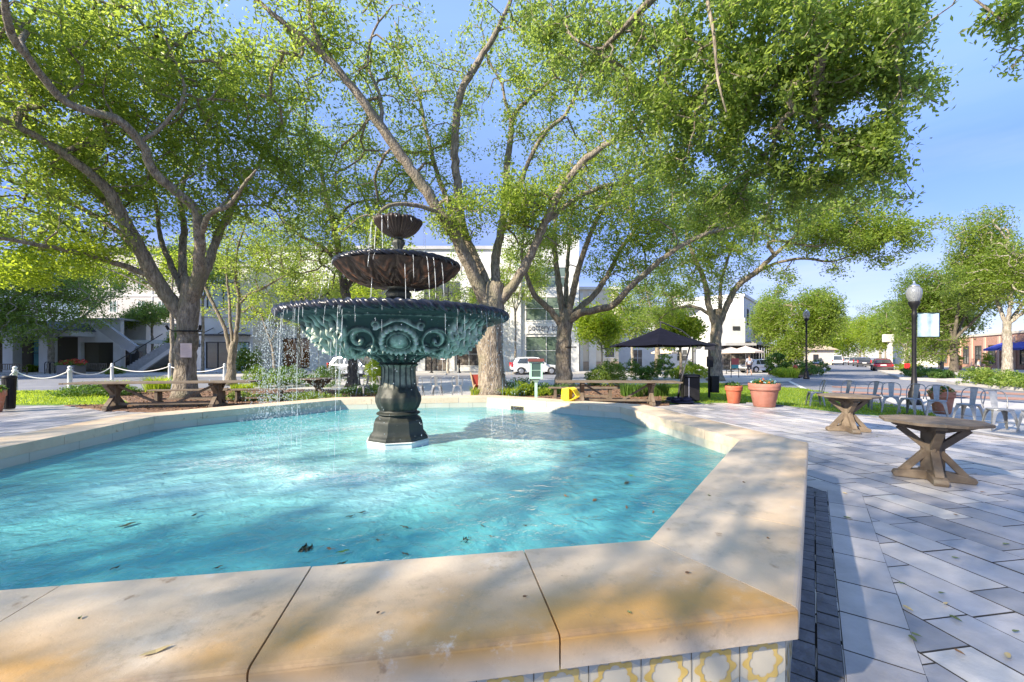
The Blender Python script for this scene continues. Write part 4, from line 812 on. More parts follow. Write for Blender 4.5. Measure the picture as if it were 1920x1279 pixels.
# --- dark trunk left of the fountain column
b0 = P(662, 726, 21); b0[2] = 0
t6 = [T((662, 726, 21, .30), (662, 690, 21, .26), (660, 640, 21, .25), (652, 580, 21, .23), (645, 530, 21, .2), (636, 480, 21, .18), (628, 430, 21.2, .15), (612, 370, 21.4, .12), (600, 310, 21.6, .08)),
      T((648, 545, 21, .14), (675, 500, 20.8, .12), (705, 450, 20.6, .1), (690, 390, 20.4, .07), (670, 340, 20.2, .05)),
      T((640, 500, 21, .12), (600, 460, 21.4, .1), (560, 440, 21.8, .08), (520, 400, 22.2, .05)),
      T((628, 430, 21.2, .09), (650, 390, 21, .07), (690, 375, 20.6, .06), (740, 380, 20.2, .04))]
a6 = blob_att([(650, 480, 70, 70, 21, 2, 50), (590, 540, 60, 40, 22, 2, 36), (600, 400, 90, 80, 21.5, 2.5, 70), (700, 380, 80, 60, 20.5, 2, 40), (560, 300, 60, 90, 21.5, 2, 40), (640, 280, 70, 60, 21, 2, 34)], 113)
tree('oak_tree', 'dark-trunked tree just left of the fountain column', b0, t6, a6, 6, leaf=.14, nl=50, rad=.56, bm=BARKD)
# --- overhanging oak: trunk behind the viewer, crown reaching over the frame
b0 = np.array([5.2, -3.6, 0])
def q(*l): return [tuple(x) for x in l]
t0 = [q((5.2, -3.6, 0, .45), (5.2, -3.6, 1.5, .38), (5.15, -3.5, 2.8, .36), (5.0, -3.2, 3.8, .3)),
      q((5.0, -3.2, 3.6, .24), (4.4, -1.4, 5.0, .2), (3.8, .8, 5.9, .16), (3.2, 3.0, 6.5, .12), (2.6, 5.2, 6.9, .08), (1.6, 7.4, 7.0, .05)),
      q((5.0, -3.2, 3.7, .22), (5.4, -1.0, 5.2, .17), (5.4, 1.5, 6.3, .14), (5.0, 4.0, 7.0, .1), (4.6, 6.4, 7.2, .06)),
      q((4.2, -.6, 5.3, .14), (2.4, .8, 6.2, .11), (1.0, 2.6, 6.8, .07)),
      T((1330, -160, 6.2, .05), (1325, -20, 6, .034), (1338, 60, 5.9, .026), (1346, 150, 5.8, .018), (1362, 210, 5.7, .01)),
      T((1440, -120, 6, .035), (1520, 0, 5.9, .02), (1530, 100, 5.8, .012), (1526, 150, 5.8, .007)),
      T((1700, -160, 5.4, .03), (1760, -60, 5.2, .02), (1880, 40, 5, .01)),
      q((5.4, -1.0, 5.2, .1), (6.0, 1.0, 5.9, .08), (6.4, 3.0, 6.2, .05), (6.3, 4.6, 5.9, .03))]
a0 = blob_att([(1020, 20, 60, 80, 8.2, .8, 60), (1100, 60, 90, 110, 8.0, 1.0, 120), (1200, 120, 100, 120, 7.4, 1.2, 150), (1320, 110, 120, 140, 6.8, 1.3, 280), (1450, 110, 110, 140, 6.4, 1.2, 290), (1580, 90, 100, 110, 6.2, 1.0, 220), (1310, 260, 100, 80, 7.4, 1.0, 110), (1430, 250, 90, 80, 7, 1.0, 130), (1520, 300, 70, 50, 6.8, .8, 90),
               (1560, 175, 50, 30, 6.6, .6, 40), (1640, 260, 36, 60, 6.2, .5, 50), (1560, 345, 70, 26, 7.2, .6, 40), (1655, 60, 46, 80, 6.0, .5, 60), (1670, 310, 30, 36, 6.2, .4, 22), (1690, 150, 46, 36, 6.2, .4, 34), (1738, 160, 24, 26, 8.5, .3, 16), (1180, 230, 80, 50, 8, .8, 36), (1240, 330, 90, 50, 8.2, .8, 50), (1400, 370, 110, 46, 8, .8, 80), (1890, 20, 40, 14, 5.0, .2, 8), (1905, 80, 22, 60, 5.2, .2, 14), (1640, 200, 120, 160, 6.6, .6, 40), (1600, 360, 130, 50, 7.2, .6, 26), (1400, 400, 180, 60, 8, .8, 50), (1690, 60, 50, 110, 6.2, .4, 20)], 115)
g = rng(5); a0x = np.vstack([ball(g, 300, (.3, -1.2, 8.0), (4.2, 3.0, 1.1)), ball(g, 260, (3.6, 1.0, 7.4), (3.6, 3.6, 1.1)), ball(g, 120, (5.0, -3, 6.5), (3, 2.5, 1.2))])
tree('oak_tree', 'overhanging oak whose dark leafy branches hang down from the top right of the picture', b0, t0, np.vstack([a0, a0x]), 10, leaf=.08, nl=24, rad=.25, lm=LEAFD, twig=.0028, step=.25, wig=.03, up=.2, along=4)
# --- oaks of the same plaza behind and left of the viewer, whose shade falls on the pool and paving
def plaza_oak(base, seed, label, spread=4.6, hgt=7.2, n=330, leaf=.14, off=(0, 0)):
    g = rng(seed); L_ = [q((*base, 0, .42), (*base, 1.4, .36), (base[0], base[1], 2.9, .32))]
    for k in range(6):
        a = k * 1.05 + g.random() * .5; r_ = spread * (.6 + .3 * g.random())
        L_.append(q((base[0], base[1], 2.6, .2), (base[0] + off[0] * .5 + .35 * r_ * math.cos(a), base[1] + off[1] * .5 + .35 * r_ * math.sin(a), hgt * .55, .04), (base[0] + off[0] + r_ * math.cos(a), base[1] + off[1] + r_ * math.sin(a), hgt * (.8 + .2 * g.random()), .03)))
    cl = ball(g, int(n * 1.5), (base[0] + off[0], base[1] + off[1], hgt * .95), (spread, spread, 1.5))
    tree('oak_tree', label, (*base, 0), L_, cl, seed, leaf=.12, nl=30, rad=.42, twig=.0025)
plaza_oak((-8.5, -8.0), 61, 'oak standing just behind the viewer to the left, outside the picture', 5.6, 7.4, 310, off=(2.3, 3.2))
plaza_oak((-5.2, -4.2), 64, 'oak standing close behind the viewer, outside the picture', 4.4, 7.2, 190, off=(1.2, 2.3))
plaza_oak((-14.5, -4.5), 62, 'oak standing far behind the viewer to the left, outside the picture', 5.6, 7.4, 380)
plaza_oak((-20, 1.0), 63, 'oak standing far left of the pool, outside the picture', 5.2, 7.4, 300)
# --- street trees in the distance
def round_tree(name, label, u, v, Y, cu, cv, ru, rv, n, seed, tr=.16, lm=None, group=None, nl=40, leaf=.2, rad=.7, bm=None, forks=4, rY=None, fork=None):
    b0 = P(u, v, Y); b0[2] = 0; g = rng(seed); s = Y / F; top = CZ - (cv - HZ) * s; zf = max(1.4, (top - rv * s * .9)) if fork is None else fork
    L_ = [q((b0[0], b0[1], 0, tr * 1.15), (b0[0] + .03, b0[1], zf * .5, tr), (b0[0], b0[1], zf, tr * .9))]
    C = P(cu, cv, Y)
    for k in range(forks):
        a = k * 6.28 / forks + g.random(); e = C + np.array([ru * s * .6 * math.cos(a), ru * s * .5 * math.sin(a), rv * s * .35 * g.random()])
        m_ = (b0 + e) / 2; m_[2] = zf + (e[2] - zf) * .45; L_.append(q((b0[0], b0[1], zf * .93, tr * .6), (*m_, tr * .45), (*e, tr * .15)))
    sub = []
    n = int(n * 1.9)
    for k in range(12):
        a = g.random() * 6.28; z_ = g.normal() * .42
        sub.append(ball(g, n // 12, C + np.array([ru * s * .62 * math.cos(a), (rY or ru * s) * .62 * math.sin(a), rv * s * z_]), (ru * s * .45, (rY or ru * s) * .45, rv * s * .5)))
    return tree(name, label, b0, L_, np.vstack(sub), seed, leaf=leaf, nl=nl, rad=rad, lm=lm, bm=bm, group=group, step=.8, twig=.02)
round_tree('street_tree', 'round dark green street tree at the far left, in front of the low shops', 95, 697, 40, 105, 560, 140, 80, 480, 21, .24, bm=BARKL, nl=44, leaf=.22, rad=.8, lm=LEAFD)
round_tree('street_tree', 'bushy tree with a broad crown beside the distant lamp post and hydrant', 1480, 706, 47, 1490, 598, 72, 72, 560, 22, .22, nl=40, leaf=.24, rad=.8)
round_tree('street_tree', 'tall spreading tree right of the banner lamp post, nearest the street', 1788, 706, 43, 1822, 545, 104, 98, 800, 23, .3, nl=44, leaf=.24, rad=.9, bm=BARKD, lm=LEAFD)
round_tree('street_tree', 'tree with a pale trunk by the blue awnings at the right edge', 1888, 712, 36, 1925, 515, 100, 98, 700, 24, .3, nl=40, leaf=.2, rad=.8, bm=BARKL)
round_tree('street_tree', 'small dark tree under the spreading tree, close to the brick shop', 1766, 702, 52, 1755, 600, 60, 42, 260, 25, .14, nl=40, leaf=.25, rad=.8, lm=LEAFD)
far = [(1730, 686, 105, 1735, 600, 60, 50, 'large tree mass behind the banner of the lamp post', LEAFD), (1590, 682, 150, 1600, 622, 44, 32, 'broad tree over the middle of the far street', None), (1545, 684, 110, 1540, 640, 26, 26, 'small bright tree right of the distant lamp post', LEAFY), (1700, 690, 70, 1692, 612, 50, 46, 'bushy green tree behind the banner lamp post', None), (1650, 686, 92, 1652, 620, 46, 42, 'bright green tree far along the right side of the street', LEAFY), (1612, 684, 110, 1612, 630, 40, 34, 'yellow-green tree behind the row of parked cars', LEAFY),
       (1580, 682, 130, 1578, 630, 36, 30, 'dark green tree at the end of the street', None), (1550, 681, 150, 1552, 632, 26, 22, 'small light tree closing the street view', LEAFY), (1660, 683, 140, 1690, 604, 64, 40, 'dense tree mass rising over the street end on the right', LEAFD), (1620, 681, 165, 1630, 606, 56, 30, 'distant dark tree above the street end', LEAFD), (1512, 686, 95, 1510, 640, 30, 26, 'small tree behind the blue truck', None)]
for i, (u, v, Y, cu, cv, ru, rv, lab, lm) in enumerate(far):
    round_tree('street_tree', lab, u, v, Y, cu, cv, ru, rv, 170, 30 + i, .22, nl=30, leaf=.45, rad=1.4, lm=lm, forks=3, group='trees far along the street')
mid = [(322, 706, 31, 240, 500, 120, 55, 'light green tree whose crown shows left of the noticeboard oak', LEAFY, .14, BARK), (1185, 700, 38, 1180, 600, 44, 50, 'slender tree left of the navy umbrella', None, .12, BARKL), (1232, 700, 44, 1235, 560, 60, 55, 'tree with mottled trunk behind the navy umbrella', LEAFD, .24, BARK), (1276, 712, 31, 1278, 615, 34, 32, 'small tree behind the umbrella pole', LEAFY, .10, BARK),
       (1128, 712, 28, 1120, 600, 40, 50, 'pale bare-stemmed young tree right of the third oak', LEAFY, .06, BARKL), (690, 705, 37, 705, 545, 80, 75, 'tree behind the fountain column', LEAFY, .12, BARK), (560, 705, 41, 575, 525, 95, 70, 'tree in front of the white shop left of the fountain', None, .16, BARK), (840, 704, 39, 845, 545, 75, 75, 'thin tree before the white shop right of the fountain', LEAFD, .10, BARKL),
       (966, 700, 41, 972, 520, 55, 65, 'thin tree standing before the signed white shop', None, .10, BARK), (380, 700, 39, 380, 500, 60, 60, 'tree behind the noticeboard oak, against the white building', None, .12, BARK), (285, 700, 46, 275, 590, 38, 22, 'small tree beside the outdoor stair', LEAFD, .12, BARK), (1420, 700, 62, 1430, 610, 22, 30, 'small tree by the white porch building', LEAFD, .12, BARK)]
for i, (u, v, Y, cu, cv, ru, rv, lab, lm, tr_, bm_) in enumerate(mid):
    round_tree('street_tree', lab, u, v, Y, cu, cv, ru, rv, 100, 50 + i, tr_, nl=38, leaf=.22, rad=.7, lm=lm, bm=bm_)
V, tn = leaves(a1b, 40, .42, .15, 77); o = quadmesh('young_shoots', V, LEAFY, bpy.data.objects['oak_tree'], tn, off=bpy.data.objects['oak_tree'].location)
# ================================================================ BUILDINGS
WSIDE = M('white_stucco', (.64, .64, .62), .7, c2=(.56, .56, .55), scale=.8, bump=.05)
CRM = M('cream_stucco', (.66, .60, .50), .75, c2=(.60, .54, .45), scale=.9, bump=.05)
GREYS = M('grey_siding', (.42, .42, .43), .7, c2=(.36, .36, .38), scale=1)
ROOFD = M('dark_roof', (.06, .065, .075), .7, c2=(.09, .09, .10), scale=2)
DKMET = M('dark_metal', (.035, .037, .04), .4)
TEALG = M('teal_glass', (.10, .26, .28), .08, c2=(.16, .36, .38), scale=.7, spec=.8)
GREENG = M('green_window_glass', (.08, .12, .09), .06, c2=(.17, .22, .18), scale=.5, spec=.9)
WARMG = M('warm_shop_glass', (.09, .035, .015), .08, c2=(.30, .12, .04), scale=1.4, spec=.7)
INTER = M('shop_interior', (.05, .04, .035), .5, c2=(.20, .17, .14), scale=2.2, lo=.45, hi=.6)
def win(b, x0, x1, z0, z1, glass=GREENG, fr=WHITE, nx=2, nz=2, y=0, name='window', d=.12):
    """window in a wall whose outer face is the plane y: frame bars, pane set back"""
    w_ = .09; f = B(); f.box(x0, x1, y - .05, y + d, z0, z0 + w_); f.box(x0, x1, y - .05, y + d, z1 - w_, z1)
    for i in range(nx + 1):
        x = x0 + (x1 - x0 - w_) * i / nx; f.box(x, x + w_ * (1 if i in (0, nx) else .7), y - .04, y + d - .002, z0 + w_, z1 - w_)
    for i in range(1, nz):
        z = z0 + (z1 - z0) * i / nz; f.box(x0 + w_, x1 - w_, y - .035, y + d - .004, z, z + .05)
    o = f.build(name, fr, b); g_ = B(); g_.box(x0 + .02, x1 - .02, y + .03, y + .05, z0 + .02, z1 - .02); g_.build('pane', glass, o); return o
def wall_with_holes(b, x0, x1, z0, z1, holes, mat, y0=0, y1=.4, name='wall'):
    """front wall as boxes round rectangular openings"""
    w_ = B(); xs = sorted({x0, x1, *[h[0] for h in holes], *[h[1] for h in holes]})
    for i in range(len(xs) - 1):
        a, c = xs[i], xs[i + 1]; hs = sorted([(h[2], h[3]) for h in holes if h[0] <= a + 1e-6 and h[1] >= c - 1e-6]); z = z0
        for (p_, q_) in hs:
            if p_ > z: w_.box(a, c, y0, y1, z, p_)
            z = q_
        if z < z1: w_.box(a, c, y0, y1, z, z1)
    return w_.build(name, mat, b)
def xz(u, v, Y): p_ = P(u, v, Y); return p_[0], p_[2]
def place(name, label, cat, x, Y, rz=0, z=0.12): return thing(name, label, cat, (x, Y, z), rz)
# --- big white shop block in the middle (left wing)
Y = 46.; X0 = xz(478, 0, Y)[0]; X1 = xz(942, 0, Y)[0]
bd = place('shop_building', 'tall white shop building behind the fountain with dark upper windows', 'building', X0, Y)
def bx(u): return (u - 478) * Y / F
def bz(v): return CZ - (v - HZ) * Y / F - .12
holes = [(bx(530), bx(582), 0.3, bz(634)), (bx(797), bx(838), 0, bz(652)), (bx(640), bx(690), .4, bz(640)), (bx(700), bx(760), .4, bz(640)), (bx(855), bx(928), .5, bz(642)), (bx(560), bx(640), bz(585), bz(540)), (bx(660), bx(740), bz(585), bz(540)), (bx(795), bx(862), bz(572), bz(528)), (bx(880), bx(930), bz(585), bz(540))]
wall_with_holes(bd, 0, bx(942), 0, bz(468), holes, WSIDE)
b = B(); b.box(0, .4, .4, 18, 0, bz(468)); b.box(bx(942) - .4, bx(942), .4, 18, 0, bz(468)); b.box(.4, bx(942) - .4, 17.6, 18, 0, bz(468)); b.box(.4, bx(942) - .4, .41, 17.6, bz(468) - .6, bz(468) - .3); b.build('wall', WSIDE, bd)
b = B(); b.box(-.25, bx(945), -.25, .55, bz(468) + .003, bz(468) + .35); b.build('cornice', GREYS, bd)
for i, h in enumerate(holes):
    if i == 0: win(bd, *h, WARMG, DKMET, 2, 1)
    elif i == 1:
        o = win(bd, *h, INTER, DKMET, 2, 1, name='door')
    elif i < 5: win(bd, *h, INTER if i == 4 else GLASSD, WHITE, 3, 2)
    else: win(bd, *h, GLASSD, DKMET, 3, 2)
for u0 in (505, 590, 625, 770, 845, 938):   # pilasters
    b = B(); b.box(bx(u0) - .45, bx(u0) + .45, -.22, -.003, 0, bz(600)); b.build('pilaster', WHITE, bd, bevel=.02)
b = B(); b.box(bx(500), bx(945), -.35, -.002, bz(600) + .003, bz(593)); b.build('string_course', WHITE, bd)
aw = B(); aw.add([(bx(852), -.4, bz(643)), (bx(884), -.4, bz(643)), (bx(884), -2.0, bz(656)), (bx(852), -2.0, bz(656)), (bx(852), -.36, bz(645)), (bx(884), -.36, bz(645)), (bx(884), -2, bz(660)), (bx(852), -2, bz(660))], [(0, 1, 2, 3), (4, 7, 6, 5), (3, 2, 6, 7), (0, 3, 7, 4), (1, 5, 6, 2), (0, 4, 5, 1)]); aw.build('awning', M('grey_canvas', (.16, .15, .18), .8), bd)
b = B(); b.box(bx(556) - .8, bx(556) + .8, .9, 1.1, .8, 2.4); b.build('display', M('lit_display', (.5, .2, .06), .5, c2=(.7, .4, .15), scale=3), bd)
# --- right wing with the shop sign
Y2 = 44.5; X2 = xz(938, 0, Y2)[0]
bd2 = place('shop_building', 'white panelled shop with a long sign above its windows, behind the parked white car', 'building', X2, Y2)
def bx2(u): return (u - 938) * Y2 / F
def bz2(v): return CZ - (v - HZ) * Y2 / F - .12
holes = [(bx2(985), bx2(1064), .6, bz2(630)), (bx2(985), bx2(1064), bz2(602), bz2(556)), (bx2(985), bx2(1064), bz2(540), bz2(500))]
wall_with_holes(bd2, 0, bx2(1086), 0, bz2(440), holes, WSIDE)
b = B(); b.box(0, .4, .4, 16, 0, bz2(440)); b.box(bx2(1086) - .4, bx2(1086), .4, 16, 0, bz2(440)); b.box(.4, bx2(1086) - .4, 15.6, 16, 0, bz2(440)); b.box(.4, bx2(1086) - .4, .41, 15.6, bz2(440) - .5, bz2(440) - .2); b.build('wall', WSIDE, bd2)
for h in holes: win(bd2, *h, GREENG, WHITE, 2, 2)
b = B()
for i in range(40):
    x = bx2(938) + .12 + i * (bx2(1086) - .2) / 40
    if bx2(983) < x + .06 and x < bx2(1066): b.box(x, x + .045, -.03, -.002, bz2(493), bz2(440) - .01); continue
    b.box(x, x + .045, -.03, -.002, .02, bz2(440) - .01)
b.build('batten_siding', WHITE, bd2)
for u0 in (968, 1076): b = B(); b.box(bx2(u0) - .5, bx2(u0) + .5, -.3, -.032, 0, bz2(470)); b.build('pilaster', WSIDE, bd2, bevel=.02)
sg = B(); sg.box(bx2(986), bx2(1063), -.16, -.04, bz2(626), bz2(606)); sgo = sg.build('sign', WHITE, bd2, bevel=.01)
cu = bpy.data.curves.new('lettering', 'FONT'); cu.body = 'pottery barn'; cu.size = 1.05; cu.extrude = .01; cu.align_x = 'CENTER'; cu.align_y = 'CENTER'; cu.materials.append(M('sign_ink', (.12, .12, .13), .5))
to = bpy.data.objects.new('lettering', cu); COL.objects.link(to); to.parent = sgo; to.location = ((bx2(986) + bx2(1063)) / 2, -.175, (bz2(626) + bz2(606)) / 2 + .05); to.rotation_euler = (R_(90), 0, 0); to.scale = (.72, 1, 1)
# --- cream block
Y3 = 47.; X3 = xz(1087, 0, Y3)[0]
bd3 = place('shop_building', 'cream block with a tan plinth right of the signed white shop', 'building', X3, Y3)
wd = (1160 - 1087) * Y3 / F; hh = 9.0
wall_with_holes(bd3, 0, wd, 1.0, hh, [(wd - 1.6, wd - .4, 1.4, 3.6), (1.2, 2.6, 5, 7.2)], CRM)
b = B(); b.box(0, wd, -.08, .42, 0, .997); b.build('plinth', M('tan_stone', (.36, .27, .20), .8, c2=(.42, .33, .25), scale=5, bump=.3), bd3)
b = B(); b.box(0, wd, .43, 12, 0, hh - .01); b.build('wall', CRM, bd3); b = B(); b.box(-.15, wd + .15, -.2, 12.1, hh + .003, hh + .3); b.build('cornice', WHITE, bd3)
win(bd3, wd - 1.6, wd - .4, 1.4, 3.6, GLASSD, WHITE, 1, 3); win(bd3, 1.2, 2.6, 5, 7.2, GREENG, WHITE, 2, 2)
b = B(); b.box(1.0, 1.8, -.16, -.003, 0, hh - .4); b.box(0, .35, -.16, -.003, 0, hh - .4); b.build('pilaster', WHITE, bd3)
# --- pale house set back behind the umbrella
Y4 = 60.; X4 = xz(1160, 0, Y4)[0]
bd4 = place('white_house', 'pale building set back in shade behind the navy umbrella', 'building', X4, Y4)
b = B(); wd = (1330 - 1160) * Y4 / F; 
hl = [(2.0, 3.4, .1, 2.6), (5.2, 6.6, .1, 2.6), (8.2, 9.8, .9, 2.6), (2.2, 3.4, 4.6, 6.4), (5.6, 6.8, 4.6, 6.4), (9, 10.2, 4.6, 6.4)]
wall_with_holes(bd4, 0, wd, 0, 8.2, hl, WSIDE); b.box(0, wd, .41, 10, 0, 8.19); b.build('wall', WSIDE, bd4)
for h in hl: win(bd4, *h, GLASSD, WHITE, 2, 2)
b = B(); b.prism([(-.5, -.8), (wd + .5, -.8), (wd + .5, 10.5), (-.5, 10.5)], 8.2, 8.5); b.build('roof', ROOFD, bd4)
# --- left: white building with black awning rail
Y5 = 42.; X5 = xz(377, 0, Y5)[0]
bd5 = place('shop_building', 'white building with a large upper window over a dark shopfront, beside the noticeboard oak', 'building', X5, Y5)
def b5x(u): return (u - 377) * Y5 / F
def b5z(v): return CZ - (v - HZ) * Y5 / F - .12
hl = [(b5x(386), b5x(431), .35, b5z(641)), (b5x(438), b5x(468), .2, b5z(641)), (b5x(388), b5x(450), b5z(577), b5z(530))]
wall_with_holes(bd5, 0, b5x(474), 0, b5z(500), hl, WSIDE)
b = B(); b.box(0, b5x(474), .41, 12, 0, b5z(500) - .01); b.build('wall', WSIDE, bd5)
b = B(); b.box(-.2, b5x(474) + .2, -.2, 12.1, b5z(500) + .003, b5z(500) + .3); b.build('cornice', GREYS, bd5)
win(bd5, *hl[0], GLASSD, DKMET, 2, 1); win(bd5, *hl[1], TEALG, DKMET, 1, 1); win(bd5, *hl[2], M('pale_green_glass', (.30, .40, .36), .1, c2=(.42, .5, .46), scale=.4), DKMET, 2, 2)
b = B(); b.box(b5x(379), b5x(472), -1.5, -.003, b5z(630), b5z(630) + .12)
for u0 in (400, 430, 460): b.beam((b5x(u0), -.02, b5z(615)), (b5x(u0) - .3, -1.4, b5z(629)), .06, .06)
b.build('canopy', DKMET, bd5)
b = B(); b.box(0, b5x(474), -.06, -.003, b5z(596), b5z(594)); b.build('string_course', GREYS, bd5)
# --- low white shop at the left with slatted front
Y6 = 43.; X6 = xz(146, 0, Y6)[0]
bd6 = place('low_shop', 'low white flat-roofed shop with teal windows and black slats, left of the stair', 'building', X6, Y6)
def b6(u): return (u - 146) * Y6 / F
def z6(v): return CZ - (v - HZ) * Y6 / F - .12
wall_with_holes(bd6, 0, b6(226), 0, z6(600), [(b6(151), b6(212), 0, z6(642))], WSIDE, 0, .4)
b = B(); b.box(0, b6(226), 3.0, 12, 0, z6(600) - .02); b.build('wall', WSIDE, bd6)
b = B(); b.box(b6(151) + .05, b6(212) - .05, 2.6, 2.9, 0, z6(642)); b.build('shopfront', INTER, bd6)
win(bd6, b6(162), b6(178), .9, z6(642) - .02, TEALG, DKMET, 2, 4, y=2.2)
b = B()
for k in range(7): b.box(b6(180), b6(192), 2.2, 2.25, .5 + k * .4, .62 + k * .4)
for k in range(7): b.box(b6(152), b6(161), 2.2, 2.25, .5 + k * .4, .62 + k * .4)
b.build('slat_screen', M('pale_slats', (.6, .6, .62), .6), bd6)
b = B(); b.box(b6(194), b6(196), 1.2, 1.3, 0, z6(642) - .01); b.box(b6(204), b6(206), 1.2, 1.3, 0, z6(642) - .01); b.build('door', DKMET, bd6)
b = B(); b.box(-.15, b6(226) + .15, -.25, 12.1, z6(600) + .003, z6(600) + .18); b.build('roof', GREYS, bd6)
# --- far left shop with dark roof
Y7 = 41.; X7 = xz(-130, 0, Y7)[0]
bd7 = place('low_shop', 'low shop at the left edge with a dark roof and white columns', 'building', X7, Y7)
def b7(u): return (u + 130) * Y7 / F
def z7(v): return CZ - (v - HZ) * Y7 / F - .12
b = B(); b.box(0, b7(138), 2.5, 10, 0, z7(628)); b.build('wall', M('olive_wall', (.10, .09, .06), .8), bd7)
b = B(); b.box(-.1, b7(140), -.3, 10, z7(630) + .003, z7(620)); b.build('fascia', WHITE, bd7)
b = B(); b.add([(-.4, -.6, z7(620) + .01), (b7(143), -.6, z7(620) + .01), (b7(143), 10.5, z7(620) + .01), (-.4, 10.5, z7(620) + .01), (2, 3.5, z7(596)), (b7(120), 3.5, z7(596)), (b7(120), 6, z7(596)), (2, 6, z7(596))], [(0, 1, 5, 4), (1, 2, 6, 5), (2, 3, 7, 6), (3, 0, 4, 7), (4, 5, 6, 7), (3, 2, 1, 0)]); b.build('roof', ROOFD, bd7)
for u0 in (-90, -30, 14, 82): b = B(); b.box(b7(u0) - .5, b7(u0) + .5, 0, .8, 0, z7(630)); b.build('column', WSIDE, bd7, bevel=.03)
win(bd7, b7(26), b7(46), .3, z7(632), TEALG, DKMET, 1, 2, y=1.6); win(bd7, b7(-60), b7(-40), .3, z7(632), TEALG, DKMET, 1, 2, y=1.6)
b = B(); b.box(b7(48), b7(50), 1.2, 1.4, 0, z7(630)); b.box(b7(74), b7(77), .9, 1.1, 0, z7(630)); b.build('door', M('navy_frame', (.02, .02, .10), .5), bd7)
# --- grey flats behind
Y8 = 66.; X8 = xz(150, 0, Y8)[0]
bd8 = place('apartment_building', 'grey apartment block rising behind the outdoor stair and low shops', 'building', X8, Y8)
def b8(u): return (u - 150) * Y8 / F
def z8(v): return CZ - (v - HZ) * Y8 / F - .12
hl = [(b8(u0), b8(u0 + 15), z8(v0 + 22), z8(v0)) for v0 in (520, 564, 606) for u0 in (165, 205, 258, 296, 340)]
wall_with_holes(bd8, 0, b8(372), 0, z8(470), hl, M('taupe_siding', (.40, .38, .36), .8, c2=(.45, .43, .41), scale=.5)); b = B(); b.box(0, b8(372), .41, 12, 0, z8(470) - .01); b.build('wall', MC['taupe_siding'], bd8)
for h in hl: win(bd8, *h, GREENG, WHITE, 2, 2)
b = B(); b.box(0, b8(372), -.12, -.003, z8(556), z8(553)); b.box(0, b8(372), -.12, -.003, z8(600), z8(597)); b.box(b8(285), b8(286.5), -.1, -.003, z8(596), z8(480)); b.build('trim', WHITE, bd8)
b = B(); b.box(-.6, b8(380), -.7, 12.6, z8(470) + .003, z8(464)); b.build('roof', ROOFD, bd8)
# --- outdoor stair
stx = place('outdoor_stair', 'concrete outdoor stair with black handrails rising to a landing, left of the noticeboard oak', 'stair', xz(232, 0, 42)[0], 41.2)
b = B(); nst = 17
for i in range(nst): b.box(.5 + i * .16 - .3 + i * .10, .5 + 1.9 + i * .26 - .3, 0 + i * .02, 3.0, i * .17, (i + 1) * .17 - .004 if i else .166)
b.build('steps', M('stair_concrete', (.26, .25, .24), .9, c2=(.33, .32, .31), scale=3), stx)
b = B(); b.beam((-.1, -.1, .95), (4.6, -.1, 3.75), .06, .06); b.beam((-.1, -.1, .1), (-.1, -.1, .95), .06, .06); b.beam((1.5, -.1, .9), (1.5, -.1, 1.9), .05, .05); b.beam((3.0, -.1, 1.8), (3.0, -.1, 2.8), .05, .05); b.build('handrail', DKMET, stx)
b = B(); b.beam((2.3, -.05, .05), (5.4, -.05, 2.2), .25, .35); b.build('stringer', M('stair_edge', (.52, .47, .42), .8), stx)
b = B(); b.beam((-2.2, .3, 4.9), (1.6, .3, 2.2), .35, .9); b.build('upper_flight', GREYS, stx)
b = B(); b.box(-2.6, 5.6, 3.01, 3.5, 2.9, 3.3); b.box(-2.4, -2.2, 3.1, 3.4, 0, 2.9); b.box(3.2, 3.5, 3.1, 3.4, 0, 2.9); b.build('landing', WHITE, stx)
b = B(); b.box(-1.4, -.4, 3.0, 3.4, .1, 2.1); b.build('door', DKMET, stx)
# --- white building down the street with a colonnade
W0 = P(1394, 693, 56); ang = math.atan2(SD[1], SD[0])
bd9 = thing('white_house', 'white two-storey building with a black colonnade on the street corner, right of the lawn oak', 'building', (W0[0], W0[1], .05), ang)
L9 = 24.; H1 = 5.9; H2 = 9.6
hl = [(2.5 + 3.4 * k, 3.7 + 3.4 * k, 6.0, 8.2) for k in range(6)]
wall_with_holes(bd9, 0, L9, 3.2, H2, [(a_, c_, d_, e_) for (a_, c_, d_, e_) in hl], WSIDE, 0, .35)
b = B(); b.box(0, L9, .36, 9, 3.2, H2 - .01); b.box(.3, L9, 1.8, 9, 0, 3.2); b.build('wall', WSIDE, bd9)
b = B(); b.box(-.15, L9 + .1, -.15, 9.2, H2 + .003, H2 + .4); b.build('cornice', WSIDE, bd9)
for h in hl: win(bd9, *h, GLASSD, DKMET, 2, 2)
b = B(); b.box(.31, L9 - .3, 1.5, 1.79, 0, 3.15); b.build('shopfront', INTER, bd9)
b = B(); b.box(-.6, L9, -1.3, .0 - .003, 3.25, 3.6); b.box(-.6, -.003, -1.3, 9, 3.25, 3.6); b.build('porch_roof', GREYS, bd9)
for k in range(10): b = B(); b.lathe([(.16, 0), (.13, .1), (.12, 3.1), (.16, 3.24)], 10, c=(-.3 + k * 2.3, -1.05, 0)); b.build('column', DKMET, bd9, True)
for k in range(3): b = B(); b.lathe([(.16, 0), (.13, .1), (.12, 3.1), (.16, 3.24)], 10, c=(-.35, 1.3 + k * 2.5, 0)); b.build('column', DKMET, bd9, True)
